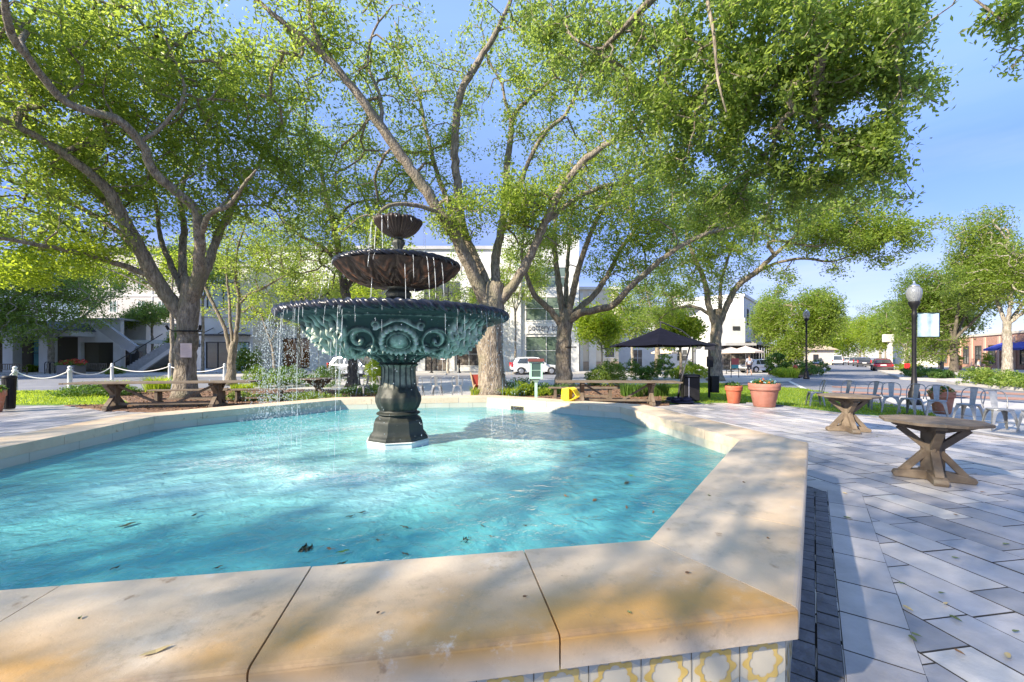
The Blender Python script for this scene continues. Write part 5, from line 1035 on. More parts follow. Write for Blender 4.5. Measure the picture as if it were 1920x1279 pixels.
# lower wing nearer
bd10 = thing('white_house', 'lower white clapboard wing left of the corner colonnade, half hidden by the lawn oak', 'building', (*P(1350, 693, 54)[:2], .05), 0)
b = B(); wv = (1392 - 1345) * 54 / F; b.box(0, wv, 0, 8, 0, 6.6)
for k in range(26): b.box(-.01, wv, -.025 - (k % 2) * .004, -.003, 3.3 + k * .125, 3.3 + k * .125 + .1)
b.build('wall', WSIDE, bd10); b = B(); b.box(.2, wv - .3, -.6, -.03, 0, 2.9); b.build('shopfront', INTER, bd10)
b = B(); b.box(-.4, wv + .2, -2.2, -.031, 3.0, 3.3); b.build('porch_roof', GREYS, bd10)
b = B(); b.box(1.6, 2.5, -.1, -.032, 5.0, 5.5); b.build('wall_lamp', DKMET, bd10)
# --- far low building across the street end
bf_ = thing('low_house', 'low tan-roofed house far away between the lamp post and the bushy tree', 'building', (*P(1485, 690, 90)[:2], 0), 0)
b = B(); b.box(0, 9, 0, 8, 0, 3.2); b.build('wall', CRM, bf_); b = B(); b.add([(-.6, -.6, 3.2), (9.6, -.6, 3.2), (9.6, 8.6, 3.2), (-.6, 8.6, 3.2), (1, 4, 5), (8, 4, 5)], [(0, 1, 5, 4), (1, 2, 5), (2, 3, 4, 5), (3, 0, 4), (3, 2, 1, 0)]); b.build('roof', M('tan_roof', (.42, .33, .24), .8), bf_)
b = B(); b.box(1, 2.4, -.06, -.003, .9, 2.4); b.build('window', GLASSD, bf_); b = B(); b.box(4.5, 5.6, -.06, -.003, 0, 2.2); b.build('door', DKMET, bf_)
# --- brick shops on the right of the street
BRICK, nt, p, out = newmat('shop_brick'); br = nt.nodes.new('ShaderNodeTexBrick'); br.inputs['Color1'].default_value = (.36, .15, .10, 1); br.inputs['Color2'].default_value = (.48, .24, .16, 1); br.inputs['Mortar'].default_value = (.5, .42, .36, 1); br.inputs['Scale'].default_value = 4.5
tcn = nt.nodes.new('ShaderNodeTexCoord'); sxx = nt.nodes.new('ShaderNodeSeparateXYZ'); cxx = nt.nodes.new('ShaderNodeCombineXYZ'); nt.links.new(tcn.outputs['Object'], sxx.inputs[0]); nt.links.new(sxx.outputs['X'], cxx.inputs['X']); nt.links.new(sxx.outputs['Z'], cxx.inputs['Y']); nt.links.new(cxx.outputs[0], br.inputs['Vector']); nt.links.new(br.outputs['Color'], p.inputs['Base Color']); p.inputs['Roughness'].default_value = .85
R0 = P(1700, 690, 84); R1 = P(1960, 700, 47); dv = (R0 - R1)[:2]; Lr = float(np.hypot(*dv)); angr = math.atan2(-dv[1], -dv[0])
bd11 = thing('brick_shop', 'long red brick shop row with tall dark windows on the right side of the street', 'building', (R0[0], R0[1], .13), angr)
hl = [(2 + 3.5 * k, 3.7 + 3.5 * k, .5, 3.1) for k in range(int((Lr - 3) / 3.5))]
wall_with_holes(bd11, 0, Lr, 0, 4.4, hl, BRICK)
b = B(); b.box(0, Lr, .41, 9, 0, 4.38); b.build('wall', BRICK, bd11); b = B(); b.box(-.1, Lr + .1, -.12, 9.1, 4.403, 4.7); b.build('cornice', CRM, bd11)
for h in hl: win(bd11, *h, GLASSD, DKMET, 2, 2)
for k in range(len(hl) + 1): b = B(); b.box(.9 + 3.5 * k, 1.35 + 3.5 * k, -.1, -.003, 0, 4.2); b.build('pilaster', M('salmon_stucco', (.56, .36, .27), .8, c2=(.60, .42, .33), scale=2), bd11)
BLUEC = M('blue_canvas', (.03, .05, .34), .8, c2=(.05, .08, .42), scale=4)
for (xa, xb) in ((Lr - 8.5, Lr - 5.4), (Lr - 4.8, Lr - .4)):
    b = B(); b.add([(xa, -.004, 3.35), (xb, -.004, 3.35), (xb, -1.7, 2.55), (xa, -1.7, 2.55), (xa, -.004, 3.3), (xb, -.004, 3.3), (xb, -1.7, 2.3), (xa, -1.7, 2.3)], [(0, 1, 2, 3), (3, 2, 6, 7), (4, 7, 6, 5), (0, 3, 7, 4), (1, 5, 6, 2)]); b.build('awning', BLUEC, bd11)
bd12 = thing('white_wall', 'small white building at the far right of the street behind the bare shrub', 'building', (*P(1668, 692, 78)[:2], .1), angr)
b = B(); b.box(0, 7, 0, 5, 0, 3.6); b.build('wall', WSIDE, bd12); b = B(); b.box(-.2, 7.2, -.3, 5.2, 3.603, 3.85); b.build('roof', GREYS, bd12); b = B(); b.box(2, 3, -.05, -.003, 0, 2.2); b.build('door', TEALG, bd12)

shade_block = thing('apartment_building', 'tall pale block added out of view beyond the left edge to shade the left street', 'building', (-68, 17, 0), R_(8))  # added block out of view, put here to shade the left shops and street
hl = [(1.5 + 3.2 * i, 3.1 + 3.2 * i, 2 + 3.4 * k, 3.8 + 3.4 * k) for i in range(5) for k in range(7)]
wall_with_holes(shade_block, 0, 17, 0, 27, hl, CRM); b = B(); b.box(0, 17, .41, 15, 0, 26.9); b.build('wall', CRM, shade_block); b = B(); b.box(-.3, 17.3, -.3, 15.3, 27.003, 27.5); b.build('cornice', WHITE, shade_block)
# ================================================================ FURNITURE AND SMALL THINGS
def bend(pts, n=6): return resample(np.array([(*p_, 0) for p_ in pts]), .04)[:, :3]
def make_chair():
    t = thing('metal_chair', 'x', 'chair')
    s = B(); n = 24; V = []
    for zz, k in ((.438, .985), (.452, 1.0), (.458, .97), (.452, .90), (.450, .5)):
        for i in range(n):
            a = i / n * 2 * math.pi; ca, sa = math.cos(a), math.sin(a); e = 4.5
            r_ = (abs(ca) ** e + abs(sa) ** e) ** (-1 / e); V.append((.185 * r_ * ca * k, .185 * r_ * sa * k, zz))
    s.add(V, [(i * n + j, i * n + (j + 1) % n, (i + 1) * n + (j + 1) % n, (i + 1) * n + j) for i in range(4) for j in range(n)] + [tuple(range(n)), tuple(range(4 * n, 5 * n))])
    s.build('seat', STEEL, t, True)
    for sx_ in (-1, 1):
        for sy_ in (-1, 1):
            l = B(); V = []
            # pressed sheet leg: wide at the seat, narrow at the foot, splayed outwards, folded at the corner
            for (z, w_, o) in ((.44, .13, .155), (.38, .075, .172), (.30, .055, .183), (.15, .04, .200), (0, .03, .215)):
                cx, cy = sx_ * o, sy_ * o * 1.02
                V += [(cx - sx_ * w_, cy, z), (cx, cy, z), (cx, cy - sy_ * w_, z), (cx - sx_ * .006, cy - sy_ * w_, z), (cx - sx_ * .006, cy - sy_ * .006, z), (cx - sx_ * w_, cy - sy_ * .006, z)]
            l.add(V, [(i * 6 + j, i * 6 + (j + 1) % 6, (i + 1) * 6 + (j + 1) % 6, (i + 1) * 6 + j) for i in range(4) for j in range(6)] + [(24, 25, 26, 27, 28, 29)]); l.build('leg', STEEL, t)
    b = B(); b.tube(bend([(-.185, .16, .45), (-.205, .19, .60), (-.20, .225, .72), (-.15, .25, .81), (0, .262, .845), (.15, .25, .81), (.20, .225, .72), (.205, .19, .60), (.185, .16, .45)]), .0115, 8); b.build('back_frame', STEEL, t, True)
    b = B(); V = []
    for (z, w_, y) in ((.452, .05, .165), (.60, .055, .205), (.72, .062, .235), (.838, .07, .262)): V += [(-w_, y, z), (w_, y, z), (w_, y + .004, z), (-w_, y + .004, z)]
    b.add(V, [(i * 4 + j, i * 4 + (j + 1) % 4, (i + 1) * 4 + (j + 1) % 4, (i + 1) * 4 + j) for i in range(3) for j in range(4)] + [(0, 3, 2, 1), (12, 13, 14, 15)]); b.build('back_splat', STEEL, t)
    for z in (.15,):
        b = B(); b.tube([(-.19, -.19, .16), (.19, .19, .16)], .006, 6); b.tube([(-.19, .19, .17), (.19, -.19, .17)], .006, 6); b.build('stretcher', STEEL, t)
    return t
ch0 = make_chair()
CH = [(9.75, 13.6, -1.9, 'steel chair mostly hidden behind the farther pedestal table, leftmost of the right-hand row'), (10.3, 13.15, -1.3, 'steel chair second from the left of the right-hand row, above the farther table top'), (10.75, 12.7, -1.35, 'steel chair third from the left, beside the right end of the farther table'),
      (10.8, 12.05, -.75, 'steel chair left of the banner lamp post, fourth of the row'), (10.85, 11.5, -1.25, 'steel chair directly in front of the banner lamp post foot'), (11.0, 10.95, -.75, 'steel chair just left of the orange flower pot'), (10.9, 10.1, -1.2, 'steel chair just right of the orange flower pot'),
      (10.55, 9.15, -.45, 'steel chair behind the right end of the nearer pedestal table, second from the right edge'), (10.85, 8.75, -1.2, 'steel chair cut by the right edge of the picture')]
for i, (x, y, rz, lab) in enumerate(CH):
    if i == 0: ch0.location = (x, y, .03); ch0.rotation_euler = (0, 0, rz); ch0['label'] = lab; ch0['group'] = 'steel chairs along the right edge of the plaza'
    else: dup(ch0, (x, y, .03), rz, lab)
for (x, y, rz, lab) in ((-3.75, 16.9, math.pi, 'steel chair right next to the fountain column, behind the pool'), (-3.0, 16.9, math.pi, 'middle steel chair of the three behind the pool right of the column'), (-2.2, 17.0, math.pi + .1, 'steel chair beside the red folding chair behind the pool'),
                        (-5.9, 16.8, -2.0, 'steel chair left of the fountain column, by the shrubs'), (-5.0, 16.6, 2.4, 'steel chair half hidden behind the fountain column')):
    c = dup(ch0, (x, y, .02), rz, lab); c['group'] = 'steel chairs behind the pool'
# folding chair with red seat
fc = thing('folding_chair', 'folding wooden chair with a red sling beside a blue pail behind the pool', 'chair', (-1.35, 17.0, .02), .5)
b = B(); b.beam((-.22, -.25, 0), (-.22, .28, .95), .03, .05); b.beam((.22, -.25, 0), (.22, .28, .95), .03, .05); b.beam((-.25, .25, 0), (-.25, -.25, .5), .03, .05); b.beam((.25, .25, 0), (.25, -.25, .5), .03, .05); b.build('frame', WOODW, fc)
b = B(); b.add([(-.2, -.22, .47), (.2, -.22, .47), (.2, .0, .36), (-.2, .0, .36), (-.2, .24, .88), (.2, .24, .88)], [(0, 1, 2, 3), (3, 2, 5, 4)]); b.build('sling', M('red_canvas', (.40, .06, .04), .8), fc)
pl = thing('pail', 'pale blue pail standing beside the red folding chair', 'pail', (-.95, 16.6, .02)); b = B(); b.lathe([(.13, 0), (.18, .34), (.19, .35), (.17, .34), (.12, .03)], 20); b.build('bucket', M('pale_blue_metal', (.30, .42, .55), .4), pl, True); b = B(); b.tube(bend([(-.18, 0, .33), (-.12, .02, .5), (0, .03, .55), (.12, .02, .5), (.18, 0, .33)]), .006, 6); b.build('handle', CHROME, pl)
# --- octagonal pedestal tables
def plank_top(parent, R, z, mat, th=.035, nP=6, ph=math.pi / 8, sx=1, sy=1):
    pts = [(R * C8 * math.cos(ph + k * math.pi / 4) * sx, R * C8 * math.sin(ph + k * math.pi / 4) * sy) for k in range(8)]
    def clip(poly, a, c, s):   # keep s*(x-a) >= 0 style half planes
        out = []
        for i in range(len(poly)):
            p_, q_ = poly[i], poly[(i + 1) % len(poly)]; dp, dq = s * (p_[0] - a), s * (q_[0] - a)
            if dp >= 0: out.append(p_)
            if dp * dq < 0: t = dp / (dp - dq); out.append((p_[0] + (q_[0] - p_[0]) * t, p_[1] + (q_[1] - p_[1]) * t))
        return out
    for i in range(nP):
        a = -R * sx + 2 * R * sx * i / nP + .003; c = -R * sx + 2 * R * sx * (i + 1) / nP - .003; pl_ = clip(clip(pts, a, 0, 1), c, 0, -1)
        b = B(); b.prism(pl_, z - th, z + float(g.normal()) * .0008); b.build('top_plank', mat, parent, bevel=.003)
def make_pedestal_table(mat, R=.50):
    t = thing('pedestal_table', 'x', 'table'); plank_top(t, R, .765, mat)
    b = B(); b.box(-.085, .085, -.085, .085, .05, .69); b.build('post', mat, t, bevel=.006)
    for a in (R_(45), R_(-45)):
        ca, sa = math.cos(a), math.sin(a)
        for z0_, h_, r_, nm in ((0, .105, .38, 'foot'), (.63, .095, .40, 'bearer')):
            b = B()
            if nm == 'foot': pf = [(-r_, 0), (r_, 0), (r_ + .015, .035), (r_ - .005, .075), (r_ - .06, .088), (.12, .12), (-.12, .12), (-r_ + .06, .088), (-r_ + .005, .075), (-r_ - .015, .035)]
            else: pf = [(-r_, .728), (-r_, .69), (-r_ + .05, .672), (-r_ + .12, .655), (-.1, .61), (.1, .61), (r_ - .12, .655), (r_ - .05, .672), (r_, .69), (r_, .728)][::-1]
            dz = 0 if a > 0 else -.0025; w_ = .07 if nm == 'foot' else .055
            V = [(x * ca - y * sa, x * sa + y * ca, z + (dz if z > .2 else 0)) for y in (-w_, w_) for (x, z) in pf]; n = len(pf)
            b.add(V, [tuple(range(n - 1, -1, -1)), tuple(range(n, 2 * n))] + [(i, (i + 1) % n, n + (i + 1) % n, n + i) for i in range(n)]); b.build(nm, mat, t, bevel=.008)
        for s in (-1, 1):
            b = B(); b.beam((s * .30 * ca, s * .30 * sa, .07), (s * .05 * ca, s * .05 * sa, .38), .085, .075); b.build('brace', mat, t, bevel=.004)
            b = B(); b.beam((s * .33 * ca, s * .33 * sa, .665), (s * .05 * ca, s * .05 * sa, .40), .085, .075); b.build('brace', mat, t, bevel=.004)
    return t
pt1 = make_pedestal_table(WOOD); pt1.location = (5.42, 5.45, .029); pt1.rotation_euler = (0, 0, R_(12)); pt1['label'] = 'weathered octagonal pedestal table nearest the viewer at the right'; pt1['group'] = 'octagonal pedestal tables'
pt2 = dup(pt1, (7.15, 9.0, .029), R_(28), 'octagonal pedestal table farther back, in front of the grass strip')
for c in ALLCH[pt2.name]:
    if c.name.split('.')[0] != 'top_plank': pass
pt3 = dup(pt1, (-7.3, 16.0, .045), R_(5), 'warm brown pedestal table in the bed left of the fountain', (1.25, 1.25, 1))
# --- long trestle tables
def make_long_table(L_, mat):
    t = thing('long_table', 'x', 'table'); W_ = .95
    for i in range(5):
        y0 = -W_ / 2 + i * W_ / 5 + .003; b = B(); b.box(-L_ / 2 + .08, L_ / 2 - .08, y0, y0 + W_ / 5 - .006, .725, .765 + float(g.normal()) * .001); b.build('top_plank', mat, t, bevel=.003)
    for s in (-1, 1):
        b = B(); b.box(s * (L_ / 2 - .04) - .037, s * (L_ / 2 - .04) + .037, -W_ / 2 - .003, W_ / 2 + .003, .724, .766); b.build('breadboard_end', mat, t, bevel=.004)
        x = s * L_ * .28
        b = B(); b.box(x - .07, x + .07, -.10, .10, .10, .66); b.build('post', mat, t, bevel=.008)
        for (z0_, z1_, r_) in ((0, .10, .42), (.66, .723, .42)): b = B(); b.box(x - .055, x + .055, -r_, r_, z0_, z1_); b.build('foot' if z0_ == 0 else 'bearer', mat, t, bevel=.012)
        for s2 in (-1, 1):
            b = B(); b.beam((x, s2 * .36, .09), (x, s2 * .08, .36), .09, .06); b.build('brace', mat, t); b = B(); b.beam((x, s2 * .36, .66), (x, s2 * .08, .42), .09, .06); b.build('brace', mat, t)
        b = B(); b.beam((x + s * -.06, 0, .66), (s * .18, 0, .13), .05, .06); b.build('brace', mat, t)
    b = B(); b.box(-L_ * .28 + .07, L_ * .28 - .07, -.03, .03, .10, .17); b.build('stretcher', mat, t)
    return t
lt = make_long_table(4.0, WOOD); lt.location = (3.45, 14.0, .05); lt.rotation_euler = (0, 0, R_(-5)); lt['label'] = 'long wooden trestle table behind the yellow basket, right of the fountain'; lt['group'] = 'long trestle tables'
lt2 = dup(lt, (-10.6, 13.0, .045), R_(10), 'long wooden trestle table at the left, in front of the oak with the notice', (1.25, 1, 1.06))
def make_bench(L_, mat):
    t = thing('bench', 'x', 'bench')
    for i in range(2): b = B(); b.box(-L_ / 2, L_ / 2, -.17 + i * .175, -.005 + i * .175, .40, .45); b.build('seat_plank', mat, t, bevel=.005)
    for s in (-1, 1):
        b = B(); x = s * (L_ / 2 - .25); b.box(x - .05, x + .05, -.13, .13, .06, .397); b.build('leg', mat, t, bevel=.006); b = B(); b.box(x - .055, x + .055, -.19, .19, 0, .058); b.build('foot', mat, t, bevel=.01)
    b = B(); b.box(-L_ / 2 + .3, L_ / 2 - .3, -.02, .02, .10, .16); b.build('stretcher', mat, t); return t
be = make_bench(2.5, WOOD); be.location = (2.6, 15.6, .05); be.rotation_euler = (0, 0, R_(-4)); be['label'] = 'backless wooden bench behind the long table on the right'; be['group'] = 'backless benches by the long tables'
dup(be, (-11.1, 14.6, .045), R_(8), 'backless wooden bench behind the left long table, left of the oak trunk'); dup(be, (-8.9, 14.9, .045), R_(8), 'shorter backless bench at the right end of the left long table', (.7, 1, 1))
# --- yellow basket on the coping
yb = thing('plastic_basket', 'bright yellow plastic basket lying on its side on the far coping', 'basket', (*P(1068, 752, 9.75)[:2], ZC + .003), R_(-30)); yb.scale = (.85, .85, .85); YEP = M('yellow_plastic', (.85, .60, .02), .35)
b = B(); L0 = .20; 
V = [(-.20, -.15, .03), (-.20, .15, .03), (-.17, .15, .33), (-.17, -.15, .33), (.0, -.17, .0), (.0, .17, .0), (.03, .17, .36), (.03, -.17, .36)]
b.add(V, [(0, 1, 2, 3), (0, 4, 5, 1), (1, 5, 6, 2), (2, 6, 7, 3), (3, 7, 4, 0)]); b.build('bucket', YEP, yb, bevel=.02)
b = B(); 
for k in range(7):
    y = -.17 + k * .34 / 6; b.tube(bend([(.01, y, .01), (.14, y * .95, .05), (.24, y * .85, .14)]), .0115, 6); b.tube(bend([(.03, y, .355), (.13, y * .95, .31), (.24, y * .85, .16)]), .009, 6)
b.tube([(.24, -.15, .15), (.24, .15, .15)], .014, 6); b.tube([(.14, -.165, .05), (.14, .165, .05)], .01, 6); b.tube([(.14, -.165, .30), (.14, .165, .30)], .01, 6); 
b.tube([(.035, -.165, .355), (.035, .165, .355)], .012, 6); b.tube([(.20, -.16, .105), (.20, .16, .105)], .01, 6); b.tube([(.205, -.16, .205), (.205, .16, .205)], .01, 6)
b.build('wringer_grille', YEP, yb)
b = B(); b.box(-.06, .14, -.06, .06, .0, .012); b.box(.0, .05, -.178, -.172, .03, .33); b.build('rib', YEP, yb)
# --- mint green book box
bxk = thing('book_box', 'small mint green book box on a post with a red-brown roof', 'book box', (*P(1005, 745, 15.8)[:2], .05)); MINT = M('mint_paint', (.36, .58, .48), .6, c2=(.42, .64, .54), scale=8)
b = B(); b.box(-.05, .05, -.05, .05, 0, .72); b.add([(-.05, -.05, .6), (.05, -.05, .6), (.05, .05, .6), (-.05, .05, .6), (-.16, -.14, .75), (.16, -.14, .75), (.16, .14, .75), (-.16, .14, .75)], [(0, 1, 5, 4), (1, 2, 6, 5), (2, 3, 7, 6), (3, 0, 4, 7)]); b.build('post', MINT, bxk)
b = B(); b.box(-.24, .24, -.16, .2, .75, .79); b.box(-.24, -.2, -.16, .2, .79, 1.36); b.box(.2, .24, -.16, .2, .79, 1.36); b.box(-.2, .2, .17, .2, .79, 1.36); b.box(-.24, .24, -.16, .2, 1.36, 1.39); b.build('cabinet', MINT, bxk, bevel=.004)
b = B(); b.box(-.2, -.165, -.155, -.12, .79, 1.36); b.box(.165, .2, -.155, -.12, .79, 1.36); b.box(-.165, .165, -.155, -.12, .79, .825); b.box(-.165, .165, -.155, -.12, 1.325, 1.36); b.box(-.165, .165, -.15, -.125, 1.06, 1.075)
dr = b.build('door', MINT, bxk); b = B(); b.box(-.165, .165, -.135, -.13, .825, 1.325); b.build('pane', M('box_glass', (.05, .10, .09), .1), dr)
b = B()
for i in range(7): h_ = .13 + .06 * g.random(); b.box(-.15 + i * .042, -.115 + i * .042, -.128, 0, 1.076, 1.076 + h_)
b.build('books', M('book_spines', (.6, .6, .55), .7, c2=(.3, .35, .38), scale=30), bxk)
b = B(); b.add([(-.30, -.22, 1.391), (.30, -.22, 1.391), (.30, .25, 1.391), (-.30, .25, 1.391), (-.30, .015, 1.50), (.30, .015, 1.50)], [(0, 1, 5, 4), (2, 3, 4, 5), (1, 2, 5), (3, 0, 4), (3, 2, 1, 0)]); b.build('roof', M('maroon_shingle', (.12, .035, .03), .8), bxk)
# --- flower pots
def make_pot(R, H, mat, seed, name='flower_pot', fl=((.75, .22, .04),), nf=26, rich=1.0):
    t = thing(name, 'x', 'flower pot'); b = B()
    b.lathe([(R * .62, 0), (R * .66, .02 * H), (R * .86, .66 * H), (R * .88, .70 * H), (R * .97, .72 * H), (R * .99, .80 * H), (R * .975, .815 * H), (R * .99, .83 * H), (R, .985 * H), (R * .97, H), (R * .90, .99 * H), (R * .88, .9 * H), (.01, .88 * H)], 48); b.build('pot', mat, t, True)
    V, tn = leaves(ball(rng(seed), int(60 * rich), (0, 0, H * .97), (R * .92, R * .92, .13)), 22, .10, .075, seed, up=.6); quadmesh('foliage', V, BUSH, t, tn)
    for ci, c in enumerate(fl):
        cc = ball(rng(seed + 9 + ci), nf, (0, 0, H + .04), (R * .8, R * .8, .10)); V, tn = leaves(cc, 7, .03, .05, seed + 3, wid=.9); quadmesh('blossom', V, M('petal_%d' % int(sum(c) * 1000), c, .6), t, tn)
    return t
p1 = make_pot(.46, .74, TERRAD, 1, fl=((.75, .20, .03), (.25, .45, .5))); p1.location = (8.05, 13.5, .03); p1['label'] = 'largest terracotta planter, brown-red with a thick rim, at the lawn edge'
p2 = make_pot(.28, .60, M('red_terracotta', (.40, .10, .05), .75, c2=(.46, .14, .08), scale=7, bump=.08), 2, fl=(), rich=.5); p2.location = (7.6, 14.5, .03); p2['label'] = 'smaller reddish flower pot left of the largest planter'
p3 = make_pot(.28, .62, TERRA, 3, fl=((.80, .25, .05), (.85, .6, .3)), nf=34); p3.location = (12.1, 11.9, .03); p3['label'] = 'orange terracotta pot with flowers behind the steel chairs'
p4 = make_pot(.27, .64, TERRA, 4, fl=((.75, .2, .06),)); p4.location = (-14.85, 12.1, .03); p4['label'] = 'terracotta pot cut by the left edge of the picture'
# --- bins
bn = thing('litter_bin', 'tall glossy black litter bin standing on the grass behind the umbrella base', 'litter bin', (6.35, 15.1, .03), R_(-8))
b = B(); b.box(-.27, .27, -.27, .27, .04, .86); b.build('body', BLACK, bn, bevel=.03); b = B(); b.box(-.29, .29, -.29, .29, .862, .96); b.build('lid', BLACK, bn, bevel=.04); b = B(); b.box(-.12, -.09, -.285, -.272, .12, .84); b.build('handle', CHROME, bn); b = B(); b.box(-.16, .2, -.30, -.291, .885, .935); b.build('flap', M('dark_grey_flap', (.05, .05, .055), .5), bn)
bn2 = thing('litter_bin', 'black slatted litter bin beside the terracotta pot at the left edge', 'litter bin', (-15.0, 12.9, .03)); b = B()
for k in range(20): a = k * 2 * math.pi / 20; b.add([(.2 * math.cos(a) - .024 * math.sin(a), .2 * math.sin(a) + .024 * math.cos(a), .06), (.2 * math.cos(a) + .024 * math.sin(a), .2 * math.sin(a) - .024 * math.cos(a), .06), (.235 * math.cos(a) + .028 * math.sin(a), .235 * math.sin(a) - .028 * math.cos(a), .95), (.235 * math.cos(a) - .028 * math.sin(a), .235 * math.sin(a) + .028 * math.cos(a), .95)], [(0, 1, 2, 3)])
b.build('slats', BLACK, bn2); b = B(); b.lathe([(.24, .93), (.255, .95), (.255, .98), (.2, 1.02), (.13, 1.03)], 28); b.build('lid', BLACK, bn2, True); b = B(); b.lathe([(.185, 0.02), (.19, .1), (.22, .92)], 28); b.build('liner', BLACK, bn2, True); bn2.scale = (.66, .66, 1); bn2.location = (-15.1, 12.7, .03)
dg = thing('dispenser_post', 'black post with a small box and bin fixed on it, right of the litter bin', 'post', (7.55, 16.2, .03)); b = B(); b.box(-.035, .035, -.035, .035, 0, 2.15); b.build('post', BLACK, dg, bevel=.005); b = B(); b.box(.037, .33, -.14, .14, .22, .86); b.build('bin', BLACK, dg, bevel=.02); b = B(); b.box(-.12, .12, -.10, -.037, 1.2, 1.6); b.build('box', BLACK, dg, bevel=.01); b = B(); b.box(-.2, .2, -.045, -.037, 1.85, 2.12); b.build('plate', M('dark_plate', (.03, .03, .035), .5), dg)
# --- cantilever umbrella
um = thing('cantilever_umbrella', 'open navy cantilever umbrella leaning over the long table', 'umbrella', (5.85, 14.8, .03), 0); NAVY = M('navy_canvas', (.004, .0045, .012), .9, spec=.15, c2=(.007, .0075, .018), scale=4, bump=.1, bscale=200)
ax, ay = -.62, .1; ez, az_ = 1.98, 2.62; Rc = 1.66
b = B(); n = 8; cor = [(ax + Rc * C8 * math.cos((k + .5) * math.pi / 4), ay + Rc * C8 * math.sin((k + .5) * math.pi / 4)) for k in range(8)]; V = []
for j in range(7):
    t_ = j / 6
    for k in range(8):
        for m_ in range(4):
            f_ = m_ / 4; x = cor[k][0] * (1 - f_) + cor[(k + 1) % 8][0] * f_; y = cor[k][1] * (1 - f_) + cor[(k + 1) % 8][1] * f_
            sag = .035 * t_ * math.sin(f_ * math.pi) + .05 * math.sin(t_ * math.pi); V.append((ax + (x - ax) * t_, ay + (y - ay) * t_, az_ + (ez - az_) * t_ + sag * (-1)))
b.add(V, [(j * 32 + i, (j + 1) * 32 + i, (j + 1) * 32 + (i + 1) % 32, j * 32 + (i + 1) % 32) for j in range(6) for i in range(32)])
o = b.build('canopy', NAVY, um); so = o.modifiers.new('t', 'SOLIDIFY'); so.thickness = .006
for k in range(8): b = B(); b.beam((ax, ay, az_ - .10), (cor[k][0] * .98 + ax * .02, cor[k][1] * .98 + ay * .02, ez - .03), .02, .02); b.build('rib', DKMET, um)
b = B(); b.tube([(ax, ay, az_ - .35), (ax, ay, az_ + .22)], .025, 10); b.build('hub', DKMET, um)
GM = M('grey_metal_pole', (.45, .44, .42), .4, .6)
b = B(); b.tube([(-.05, 0, .05), (.03, 0, .62)], .035, 12); b.build('sleeve', BLACK, um, True); b = B(); b.tube([(.02, 0, .58), (.46, 0, 2.28)], .026, 12); b.build('pole', GM, um, True); b = B(); b.tube([(ax, ay, az_ + .2), (.1, .05, 2.52), (.44, 0, 2.22)], .022, 8); b.build('arm', DKMET, um)
b = B(); b.tube([(.40, -.1, 1.5), (.40, .0, 1.5)], .012, 6); b.build('crank', BLACK, um)
b = B(); b.lathe([(.48, 0), (.5, .03), (.44, .07), (.2, .10), (.08, .16), (.01, .17)], 32); b.build('base', M('blue_black_base', (.015, .016, .04), .5), um, True)
for k in range(5): a = k * 1.3; b = B(); b.lathe([(.01, 0), (.15, .02), (.17, .06), (.13, .11), (.02, .13)], 14, c=(.27 * math.cos(a), .27 * math.sin(a), .05)); b.build('sandbag', M('navy_sandbag', (.02, .02, .055), .7, c2=(.035, .035, .08), scale=9, bump=.4), um, True)
# --- lamp posts
def make_lamp(H=5.0, banner=False):
    t = thing('street_lamp', 'x', 'street lamp'); b = B()
    b.lathe([(.20, 0), (.20, .12), (.16, .16), (.15, .42), (.11, .50), (.12, .55), (.09, .60), (.075, .9), (.062, 1.0), (.062, H - 1.05), (.08, H - 1.0), (.055, H - .95), (.06, H - .85), (.13, H - .70), (.16, H - .62), (.16, H - .58)], 16); b.build('pole', BLACK, t, True)
    b = B(); b.lathe([(.13, H - .575), (.19, H - .45), (.21, H - .30), (.20, H - .18), (.14, H - .09), (.12, H - .07)], 24, caps=False); b.build('globe', M('lamp_globe', (.26, .28, .29), .15, c2=(.12, .13, .15), scale=9, stretch=(6, 6, .2)), t, True)
    b = B(); b.lathe([(.15, H - .09), (.13, H - .04), (.05, H), (.02, H + .09), (.005, H + .13)], 16); b.build('cap', CHROME, t, True)
    if banner:
        for z in (H - .96, H - 1.77): b = B(); b.tube([(0, 0, z), (.86, 0, z)], .014, 8); b.build('banner_arm', BLACK, t)
        b = B(); n = 12; V = []
        for i in range(n + 1):
            x = .12 + .70 * i / n; y = .015 * math.sin(i * .9); V += [(x, y, H - .975), (x, y, H - 1.755)]
        b.add(V, [(2 * i, 2 * i + 1, 2 * i + 3, 2 * i + 2) for i in range(n)]); o = b.build('banner', M('pale_blue_banner', (.28, .42, .47), .7, c2=(.48, .58, .60), scale=2.2, lo=.4, hi=.6), t); s_ = o.modifiers.new('s', 'SOLIDIFY'); s_.thickness = .004
        b = B(); b.box(.82, .85, -.006, .006, H - 1.765, H - .965); b.build('banner_edge', M('navy_edge', (.02, .04, .22), .7), t)
    return t
lp1 = make_lamp(4.05, True); lp1.location = (13.5, 14.2, .0); lp1['label'] = 'black lamp post with a pale blue banner behind the steel chairs'
lp2 = make_lamp(4.9); lp2.location = (*G(1512, 712)[:2], .05); lp2['label'] = 'distant plain black lamp post by the hydrant and hedge'
# --- hydrant
hy = thing('fire_hydrant', 'orange-red fire hydrant left of the distant lamp post', 'hydrant', (*G(1491, 706)[:2], .1)); HR = M('hydrant_red', (.60, .08, .03), .5)
b = B(); b.lathe([(.2, 0), (.2, .05), (.14, .06), (.13, .6), (.18, .62), (.18, .66), (.15, .75), (.08, .84), (.03, .88)], 18); b.build('barrel', HR, hy, True); b = B(); b.tube([(-.24, 0, .48), (.24, 0, .48)], .07, 10); b.tube([(0, -.24, .42), (0, 0, .42)], .09, 10); b.build('nozzle', HR, hy)
